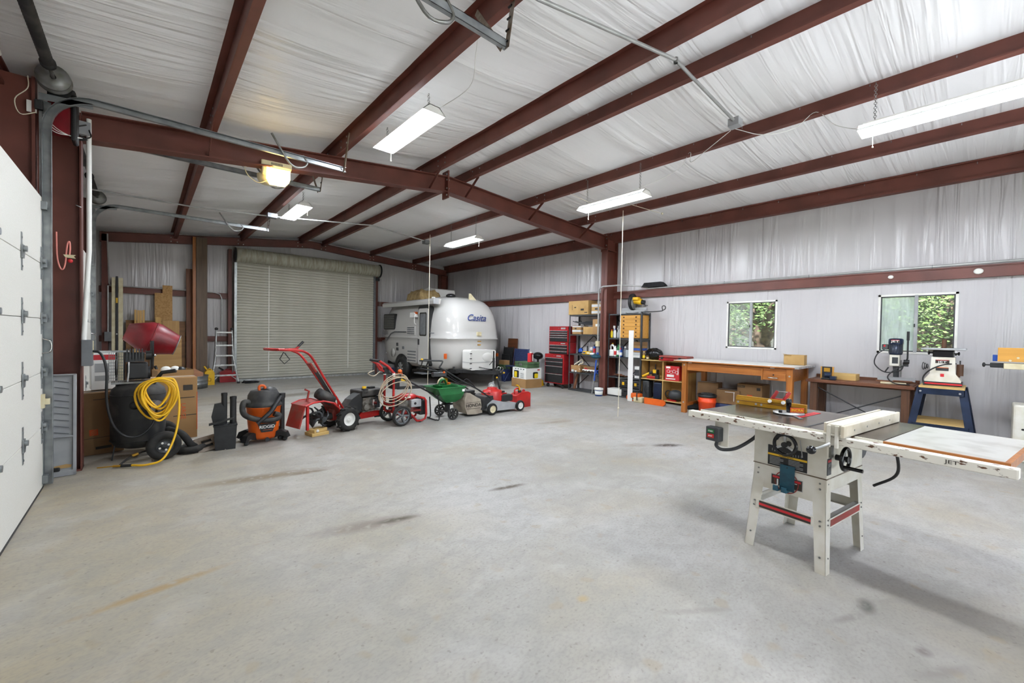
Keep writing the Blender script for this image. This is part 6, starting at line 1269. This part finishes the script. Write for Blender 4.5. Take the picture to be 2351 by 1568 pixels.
# hollow chisel mortiser
t = thing('mortiser', 'bench mortiser with dark motor and tall feed lever on the bench', 'mortiser', (8.28, .83, .807), -90)
G().bx(-.14, .14, -.16, .2, 0, .03).obj('base', 'cream', t, .006); G().bx(-.19, .22, -.02, .0, .04, .1).obj('fence', 'light_grey', t); G().bx(-.2, .22, -.12, -.04, .03, .045).bx(.0, .2, -.16, -.1, .045, .06).obj('work_table', 'wood_red_z', t)
G().bx(-.03, .03, .1, .18, .03, .46).obj('column', 'dark_grey', t); G().bx(-.06, .05, -.06, .12, .26, .43).obj('head', 'saw_white', t, .012); G().bx(-.03, .035, -.062, -.06, .3, .39).obj('head_plate', 'dark_grey', t); G().prism([(-.025, .26), (.025, .26), (.015, .1), (-.015, .1)], -.02, .02, 'xz').obj('chisel_holder', 'dark_grey', t); G().cyl((0, 0, .04), (0, 0, .12), .008).obj('chisel', 'chrome', t)
mo = G().lathe([(0, .43), (.072, .43), (.075, .45), (.075, .6), (0, .6)], n=24).obj('motor', 'blue_steel', t)
rb = G()
for i in range(24): rb.bar((.076*math.cos(i*.2618), .076*math.sin(i*.2618), .45), (.076*math.cos(i*.2618), .076*math.sin(i*.2618), .58), .005, .006)
rb.obj('cooling_ribs', 'dark_grey', mo); G().lathe([(.082, .58), (.085, .6), (.084, .65), (.07, .665), (0, .67)], n=24).obj('fan_cover', 'blue_steel', t); G().bx(-.05, .05, -.09, -.084, .605, .645).obj('name_plate', 'print_dark', t); text('JET', .042, 'print_white', t, (0, -.091, .622), sx=1.5); G().bx(-.045, .045, -.092, -.09, .638, .645).obj('red_bar', 'print_red', t)
G().bx(-.15, -.08, -.04, .02, .5, .58).obj('switch_box', 'dark_grey', t, .008); G().bx(-.13, -.11, -.045, -.04, .54, .57).obj('red_switch', 'print_red', t)
G().tube([(.11, 0, .32), (.13, -.01, .38), (.13, -.02, .74)], .01, 8).cyl((.09, 0, .33), (.15, 0, .33), .03).bx(.08, .14, 0, .04, .26, .32).obj('feed_lever', 'black', t); G().cyl((.13, -.02, .64), (.13, -.02, .77), .016).obj('lever_grip', 'black', t); G().bar((-.07, -.02, .24), (-.11, -.04, .16), .014, .014).obj('lock_handle', 'black', t); G().cyl((.06, .05, .1), (.06, .05, .35), .008).obj('guide_rod', 'dull_metal', t)
G().tube(smooth([(-.12, -.04, .5), (-.2, -.06, .42), (-.22, -.07, .28), (-.1, -.1, .17), (.06, -.12, .2), (.1, -.1, .28)], 6), .008, 6).tube(smooth([(.1, -.1, .28), (.0, -.15, .2), (-.06, -.17, .1), (.02, -.19, .02), (.18, -.2, .012)], 6), .008, 6).obj('power_cord', 'black', t)
t = thing('red_vise', 'red metal tool on the low shelf below the bench', 'tool', (8.3, 1.62, .0), -90); G().bx(-.14, .14, -.06, .06, .0, .2).obj('body', 'red_dusty', t, .01); G().lathe([(0, 0), (.035, 0), (.035, .01), (0, .01)], (0, -.06, .12), (0, -1, 0), 14).obj('boss', 'dull_metal', t)
tag(G().cyl((8.25, 1.3, .09), (8.3, .85, .09), .09, n=14).obj('firewood_log', 'bark'), 'short rough log on the floor under the bench', 'log')
# ================================================================ SPINDLE SANDER ON STAND
t = thing('sander_stand', 'blue steel splayed stand with wooden top and shelf', 'stand', (7.75, .54, 0), -90)
G().bx(0, .42, 0, .66, .825, .85).obj('wood_top', 'pine', t, .004)
for sx, sy in ((0, 0), (1, 0), (0, 1), (1, 1)):
    xt, yt = .02+sx*.38, .03+sy*.6; xb, yb = -.1+sx*.62, -.08+sy*.82
    G().bar((xt, yt, .825), (xb, yb, 0), .075, .006, (0, 1, 0)).bar((xt+(.03 if sx else -.03), yt+.03*(1 if sy == 0 else -1), .825), (xb+(.03 if sx else -.03), yb+.03*(1 if sy == 0 else -1), 0), .006, .06, (0, 1, 0)).obj('leg', 'blue_steel', t)
G().bx(0, .42, 0, .005, .745, .825).bx(0, .42, .655, .66, .745, .825).bx(0, .005, 0, .66, .745, .825).bx(.415, .42, 0, .66, .745, .825).obj('top_frame', 'blue_steel', t); G().bx(-.04, .46, -.03, .69, .34, .365).obj('lower_shelf', 'pine', t, .003); G().bx(-.05, .47, -.04, -.035, .3, .36).bx(.465, .47, -.04, .7, .3, .36).bx(-.05, -.045, -.04, .7, .3, .36).obj('shelf_frame', 'blue_steel', t)
for x in (.02, .38): G().cyl((x, -.012, .78), (x, .0, .78), .012, n=8).obj('bolt', 'alu', t)
t = thing('spindle_sander', 'cream oscillating spindle sander with round grey table', 'sander', (8.1, .33, .852), -90)
G().prism([(-.17, .05), (.17, .05), (.17, .08), (.12, .16), (.11, .38), (-.11, .38), (-.12, .16), (-.17, .08)], -.14, .18, 'xz').obj('cabinet', 'saw_white', t, .008); G().bx(-.18, .18, -.15, .19, 0, .05).obj('plinth', 'black', t, .004); G().bx(-.181, .181, -.152, -.15, .015, .035).obj('red_stripe', 'print_red', t)
G().bx(-.1, .1, -.12, .16, .38, .47).obj('trunnion', 'black_gloss', t, .01); G().bx(-.21, .21, -.2, .24, .475, .5).obj('table_plate', 'light_grey', t, .01); G().cyl((0, 0, .5), (0, 0, .62), .025, n=16).obj('spindle', 'wood_dark', t); G().cyl((0, 0, .62), (0, 0, .635), .01).obj('spindle_nut', 'black', t)
for s_ in (-1, 1): G().cyl((s_*.1, -.05, .43), (s_*.135, -.05, .43), .008).sph((s_*.14, -.05, .43), (.012, .025, .025), 8, 6).obj('tilt_knob', 'black', t)
G().bx(-.07, .06, -.143, -.14, .3, .345).obj('name_plate', 'print_dark', t); text('JET', .035, 'print_white', t, (-.005, -.144, .318), sx=1.7); G().bx(-.065, .055, -.1445, -.143, .338, .344).obj('red_bar', 'print_red', t); G().bx(-.065, .055, -.143, -.14, .2, .245).obj('warning_plate', 'dark_grey', t); G().bx(-.065, .055, -.144, -.143, .238, .245).obj('warning_stripe', 'orange', t); G().bx(-.02, .015, -.145, -.14, .12, .16).obj('power_switch', 'print_red', t, .003)
G().cyl((.155, -.06, .14), (.155, -.06, .29), .033, n=16).bx(.11, .16, -.08, -.04, .12, .14).obj('spare_sleeve', 'wood_dark', t); G().tube([(.155, -.06, .29), (.155, -.06, .34)], .008, 6).obj('sleeve_rod', 'black', t)
for i in range(3): G().torus((-.15-.02*i, -.05, .25), .03+.01*i, .004, (1, .3, 0), 14, 5).obj('spare_washer', 'black', t)
G().tube(smooth([(.12, -.1, .3), (.0, -.19, .28), (-.12, -.19, .2), (-.18, -.17, .1), (-.17, -.19, .0), (-.16, -.2, -.06)], 6), .009, 6).obj('power_cord', 'black', t)
# ================================================================ RIGHT EDGE
t = thing('edge_jointer', 'jointer with wood board clamped on its fence at the right edge', 'jointer', (7.9, -.14, 0), -90)
G().bx(0.05, 1.1, -.02, .22, 1.12, 1.19).obj('bed', 'cream', t, .006); G().bx(0, 1.0, -.04, -.02, 1.21, 1.38).obj('fence_board', 'drawer_wood', t, .003)
for x, z in ((.16, 1.26), (.1, 1.225)): G().cyl((x, -.044, z), (x, -.04, z), .012).obj('plug', 'cream', t)
G().bx(-.06, .08, .0, .06, 1.13, 1.19).obj('clamp_body', 'black', t, .01); G().cyl((-.1, .03, 1.16), (-.06, .03, 1.16), .008).sph((-.11, .03, 1.16), (.015, .025, .03), 8, 6).obj('clamp_knob', 'black', t); G().bx(-.04, .0, .02, .05, 1.21, 1.29).obj('blue_cover', 'blue', t, .006); G().cyl((.33, .05, 1.12), (.33, .05, 1.06), .03).sph((.33, .05, 1.05), (.06, .06, .02), 10, 6).obj('height_knob', 'black', t)
G().bx(.14, 1.0, .0, .4, 0, .69).obj('cabinet_base', 'saw_white', t, .02); G().bx(.5, .9, .05, .2, .69, 1.12).obj('pedestal', 'saw_white', t, .01); G().cyl((.22, -.004, .4), (.22, 0, .4), .012).obj('cabinet_screw', 'black', t)

# ================================================================ TABLE SAW
t = thing('table_saw', 'cream contractor table saw with long rail and extension table', 'table saw', (3.455, .788, 0), -98.5)
zt_, zb_ = .585, 0
for sx in (-1, 1):
    for sy in (-1, 1):
        xt, yt, xb, yb = sx*.21+.012, sy*.285, sx*.243+.002, sy*.312
        g = G()
        wt, wb = .075, .058
        # front/back face and side face of the folded leg
        A = [(xt, yt, zt_), (xt-sx*wt, yt, zt_), (xb-sx*wb, yb, 0), (xb, yb, 0)]; n_ = (0, -sy*.003, 0)
        B_ = [(x, y-sy*.003, z) for x, y, z in A]; g.add(A+B_, [(0, 1, 2, 3), (7, 6, 5, 4), (0, 4, 5, 1), (1, 5, 6, 2), (2, 6, 7, 3), (3, 7, 4, 0)])
        A = [(xt, yt, zt_), (xt, yt-sy*wt, zt_), (xb, yb-sy*wb, 0), (xb, yb, 0)]
        B_ = [(x-sx*.003, y, z) for x, y, z in A]; g.add(A+B_, [(0, 1, 2, 3), (7, 6, 5, 4), (0, 4, 5, 1), (1, 5, 6, 2), (2, 6, 7, 3), (3, 7, 4, 0)])
        lg = g.obj('leg', 'saw_white', t)
        if sy < 0:
            for z in (.55, .515, .32, .29, .1):
                f = 1-z/zt_; x = xt+(xb-xt)*f-sx*.03; y = yt+(yb-yt)*f
                G().cyl((x, y-.001, z), (x, y-.005, z), .006, n=8).obj('bolt', 'dull_metal', lg)
        if sx > 0:
            for z in (.55, .33, .3, .1):
                f = 1-z/zt_; G().cyl((xt+(xb-xt)*f+.001, yt+(yb-yt)*f-sy*.03, z), (xt+(xb-xt)*f+.005, yt+(yb-yt)*f-sy*.03, z), .005, n=8).obj('bolt', 'dull_metal', lg)
for sy in (-1, 1): G().bx(-.2, .225, sy*.287-.002, sy*.287+.002, .425, .585).obj('apron', 'saw_white', t)
for sx in (-1, 1): G().bx(sx*.213+.01, sx*.213+.014, -.285, .285, .5, .585).obj('side_apron', 'saw_white', t)
for sy in (-1, 1):
    b = G().bx(-.175, .17, sy*.3-.003, sy*.3+.003, .275, .335).bx(-.175, .17, sy*.3-sy*.03, sy*.3, .275, .279).obj('stretcher', 'saw_white', t)
    G().bx(-.155, .155, sy*.3+sy*.003, sy*.3+sy*.0045, .283, .328).obj('black_decal', 'print_dark', b); G().bx(-.155, .155, sy*.3+sy*.0045, sy*.3+sy*.0055, .298, .314).obj('red_decal', 'print_red', b)
for sx in (-1, 1):
    x = sx*.224+.008; b = G().bx(x-.003, x+.003, -.25, .25, .275, .335).bx(x-sx*.03, x, -.25, .25, .33, .335).obj('side_stretcher', 'saw_white', t)
    G().bx(x+sx*.003, x+sx*.0045, -.235, .235, .285, .325).obj('worn_decal', 'red_dusty', b)
G().bx(-.205, .228, -.29, .28, .585, .842).obj('cabinet', 'saw_white', t, .004)
G().bx(-.207, .23, -.292, .282, .581, .587).obj('rust_seam', 'galv_rust', t)
# tops
G().bx(-.6, -.203, -.29, .5, .85, .885).obj('left_wing', 'cast_iron', t, .002); G().bx(-.198, .205, -.29, .5, .845, .885).obj('main_table', 'cast_iron', t, .002); G().bx(.21, .485, -.29, .5, .85, .885).obj('right_wing', 'cast_iron', t, .002)
G().bx(.095, .112, -.291, .501, .878, .8862).obj('miter_slot', 'black', t)
e = G().bx(.49, .93, -.282, .49, .852, .884).obj('extension_top', 'laminate', t); G().bx(.49, .93, -.3, -.282, .845, .884).bx(.93, .95, -.3, .49, .845, .884).obj('wood_edging', 'wood_orange', e)
G().bx(-.61, .49, -.3, -.291, .85, .884).obj('table_edge', 'saw_rail', t)
G().bx(-.636, .985, -.42, -.36, .838, .884).obj('front_rail', 'saw_rail', t, .004); G().bx(-.6, .95, -.36, -.3, .836, .842).bx(-.6, .95, -.306, -.3, .836, .87).obj('rail_angle', 'saw_rail', t); G().bx(-.6, .95, .5, .52, .83, .88).obj('rear_rail', 'saw_rail', t)
G().bx(.981, .986, -.418, -.362, .84, .882).obj('rail_end', 'saw_white', t); text('JET', .025, 'print_dark', t, (.78, -.4205, .862), sx=1.4)
G().bx(-.10, -.055, .03, .37, .8855, .8875).obj('throat_insert', 'print_red', t); G().bx(-.076, -.071, .08, .33, .887, .8885).obj('blade_slot', 'black', t)
# fence
f = G().bx(.27, .34, -.42, .49, .9, .955).obj('rip_fence', 'saw_white', t, .004)
G().bx(.25, .265, -.42, .48, .888, .958).obj('left_face', 'maple', f, .003); G().bx(.342, .36, -.45, .5, .888, .955).obj('right_face', 'maple', f, .003)
G().bx(.25, .36, -.43, -.34, .886, .9).bx(.27, .29, -.44, -.425, .82, .95).bx(.31, .33, -.44, -.425, .82, .95).obj('clamp_bracket', 'saw_white', f, .004)
G().tube([(.29, -.44, .845), (.26, -.47, .82), (.225, -.5, .8)], .008, 8).obj('lock_lever', 'alu', f); G().sph((.222, -.503, .798), .025, 14, 10).obj('ball_knob', 'black_gloss', f)
for y in (-.3, -.1, .1, .3): G().cyl((.36, y, .92), (.361, y, .92), .006, n=8).obj('screw', 'dull_metal', f)
# handwheels
def handwheel(c, ax, r, handle):
    a = Vector(ax); c = Vector(c); w_ = G().torus(c, r, .011, ax, 28, 8).obj('handwheel', 'black_gloss', t)
    u = Vector((0, 0, 1)); x = a.cross(u).normalized(); y = a.cross(x)
    for i in range(3):
        th = R(120*i+30); d = x*math.cos(th)+y*math.sin(th); G().bar(c, c+d*r, .014, .008, tuple(a)).obj('spoke', 'alu', w_)
    G().cyl(c-a*.05, c+a*.015, .018, n=14).obj('hub', 'black', w_)
    if handle:
        p = c+(x*.7+y*.6)*r; G().cyl(p, p+a*.1, .011, n=10).obj('crank_handle', 'black_gloss', w_)
handwheel((.02, -.36, .762), (0, -1, 0), .064, False); handwheel((.29, -.2, .715), (1, 0, 0), .066, True)
G().bar((-.03, -.3, .83), (-.05, -.33, .78), .03, .01).obj('tilt_pointer', 'black', t); G().bar((.085, -.31, .8), (.1, -.305, .69), .008, .003).obj('angle_pointer', 'alu', t)
# plates on the front
pl = G().bx(-.112, .122, -.2935, -.29, .593, .726).obj('warning_plate', 'black', t)
G().bx(-.112, .122, -.2945, -.2935, .66, .673).obj('yellow_band', 'yellow', pl); text('WARNING', .013, 'print_dark', pl, (.0, -.2948, .6665), sx=1.4)
tx = G()
for i in range(6):
    for c in (-.1, .015): tx.bx(c, c+.085-.02*(i % 3 == 2), -.2945, -.2935, .604+i*.009, .607+i*.009)
for i in range(12): tx.box((-.085+.0158*i, -.294, .7-.0042*i+.0003*i*i), (.003, .001, .016), (0, 0, 0))
tx.obj('printed_text', 'light_grey', pl)
lg = G().bx(-.085, .097, -.2925, -.289, .468, .532).obj('maker_badge', 'print_dark', t); G().torus((.006, -.291, .5), .07, .003, (0, 1, 0), 28, 5).obj('badge_ring', 'red_dusty', lg)
G().bx(-.078, .09, -.2935, -.2925, .513, .526).obj('red_bar', 'print_red', lg); text('JET', .05, 'print_white', lg, (.006, -.2940, .489), sx=1.9); G().bx(-.088, .1, -.291, -.289, .464, .536).obj('badge_border', 'light_grey', lg)
h = G().bx(-.03, .057, -.305, -.3, .45, .615).bx(-.03, .057, -.3, -.294, .6, .615).obj('hook_plate', 'teal', t, .001)
for x in (-.05, .0): G().bx(x, x+.032, -.35, -.305, .445, .45).bx(x, x+.032, -.353, -.348, .445, .48).obj('hook', 'teal', h, .002)
G().cyl((.013, -.306, .6), (.013, -.305, .6), .004, n=8).obj('screw_hole', 'black', h)
sp = G().bx(.228, .231, -.29, -.235, .61, .712).obj('side_badge', 'dark_grey', t); G().bx(.231, .232, -.287, -.238, .69, .705).obj('red_bar', 'print_red', sp); text('JET', .025, 'light_grey', sp, (.2315, -.262, .67), (90, 0, 90), sx=1.1); G().bx(.228, .24, -.27, -.235, .72, .79).obj('slot_plate', 'dull_metal', t)
# switch
G().bx(-.43, -.33, -.4, -.394, .665, .838).obj('switch_bracket', 'saw_white', t, .002)
sb = G().bx(-.465, -.365, -.46, -.4, .7, .8).obj('switch_box', 'dark_grey', t, .006)
G().bx(-.45, -.4, -.464, -.46, .757, .783).obj('start_button', 'green', sb, .002); G().bx(-.45, -.4, -.466, -.46, .722, .75).obj('stop_button', 'red', sb, .002); text('START', .013, 'print_white', sb, (-.425, -.4645, .77), sx=.95); text('STOP', .013, 'print_white', sb, (-.425, -.4665, .736), sx=.95)
G().tube(smooth([(-.4, -.42, .7), (-.41, -.41, .66), (-.38, -.38, .635), (-.3, -.34, .66), (-.22, -.27, .74), (-.19, -.24, .8)], 6), .012, 8).obj('motor_cable', 'dark_grey', t)
G().tube(smooth([(.4, .15, .84), (.43, .2, .7), (.4, .3, .56), (.28, .33, .45)], 6), .009, 8).obj('power_cable', 'black', t); G().bx(-.1, .15, .28, .5, .6, .8).cyl((-.1, .38, .7), (.2, .38, .7), .09).obj('motor', 'dark_grey', t, .01)
G().tube(smooth([(.36, .52, .83), (.45, .56, .82), (.5, .6, .7)], 5), .012, 8).obj('dust_hose', 'dark_grey', t)
def saw_pt(x, y):
    a = R(-98.5); return (3.455+x*math.cos(a)-y*math.sin(a), .788+x*math.sin(a)+y*math.cos(a))
# miter gauge with gold fence on the saw table
p = saw_pt(-.36, .25); t = thing('miter_fence', 'gold miter fence with red flip stop lying across the saw table', 'miter fence', (p[0], p[1], .886), -98.5+5)
G().bx(-.26, .25, -.012, .012, 0, .062).obj('fence_bar', 'gold', t, .002); G().bx(-.26, .25, -.014, -.012, .032, .036).obj('fence_groove', 'wood_dark_x', t); G().bx(-.26, .1, -.0, .02, .062, .074).obj('scale_track', 'gold', t, .002)
for x in (-.24, -.1, -.06): G().cyl((x, -.016, .02), (x, -.012, .02), .009, n=10).obj('t_nut', 'alu', t)
st = G().bx(.0, .11, -.02, .0, .05, .078).obj('stop_base', 'gold', t, .003)
for x in (.005, .1): G().cyl((x, -.03, .06), (x, -.02, .06), .014, n=12).obj('stop_knob', 'print_white', st)
for x in (.01, .095): G().bar((x, .0, .075), (x+.03, .03, .14), .016, .02).obj('stop_arm', 'red_tool', st)
G().tube([(.035, .03, .138), (.13, .03, .138)], .004, 6).obj('stop_rod', 'alu', st); G().bx(.0, .11, -.005, .015, .075, .085).obj('stop_plate', 'red_tool', st, .002)
p = saw_pt(-.17, .12); t = thing('miter_gauge', 'silver miter gauge head with black handle on the saw table', 'miter gauge', (p[0], p[1], .886), -98.5+45)
G().lathe([(0, 0), (.1, 0), (.1, .01), (0, .01)], (0, 0, .002), (0, 0, 1), 28).obj('gauge_head', 'alu', t); G().bx(-.012, .012, -.2, .24, 0, .004).obj('gauge_bar', 'dull_metal', t); G().lathe([(0, .012), (.014, .012), (.018, .08), (.02, .1), (.012, .112), (0, .115)], n=16).obj('handle', 'black_gloss', t); G().bx(.0, .09, -.03, -.025, .015, .05).obj('name_plate', 'print_orange', t); text('INCRA', .026, 'print_yellow', t, (.045, -.0305, .032)); G().cyl((-.07, -.04, .01), (-.07, -.04, .03), .012).obj('lock_knob', 'black', t)

# ================================================================ lettering to plain meshes
dg = bpy.context.evaluated_depsgraph_get()
for o in [o for o in sc.objects if o.type == 'FONT']:
    me = bpy.data.meshes.new_from_object(o.evaluated_get(dg)); n_ = bpy.data.objects.new('lettering', me); col.objects.link(n_)
    n_.parent = o.parent; n_.location = o.location; n_.rotation_euler = o.rotation_euler; n_.scale = o.scale
    if not me.materials: me.materials.append(o.data.materials[0])
    bpy.data.objects.remove(o)
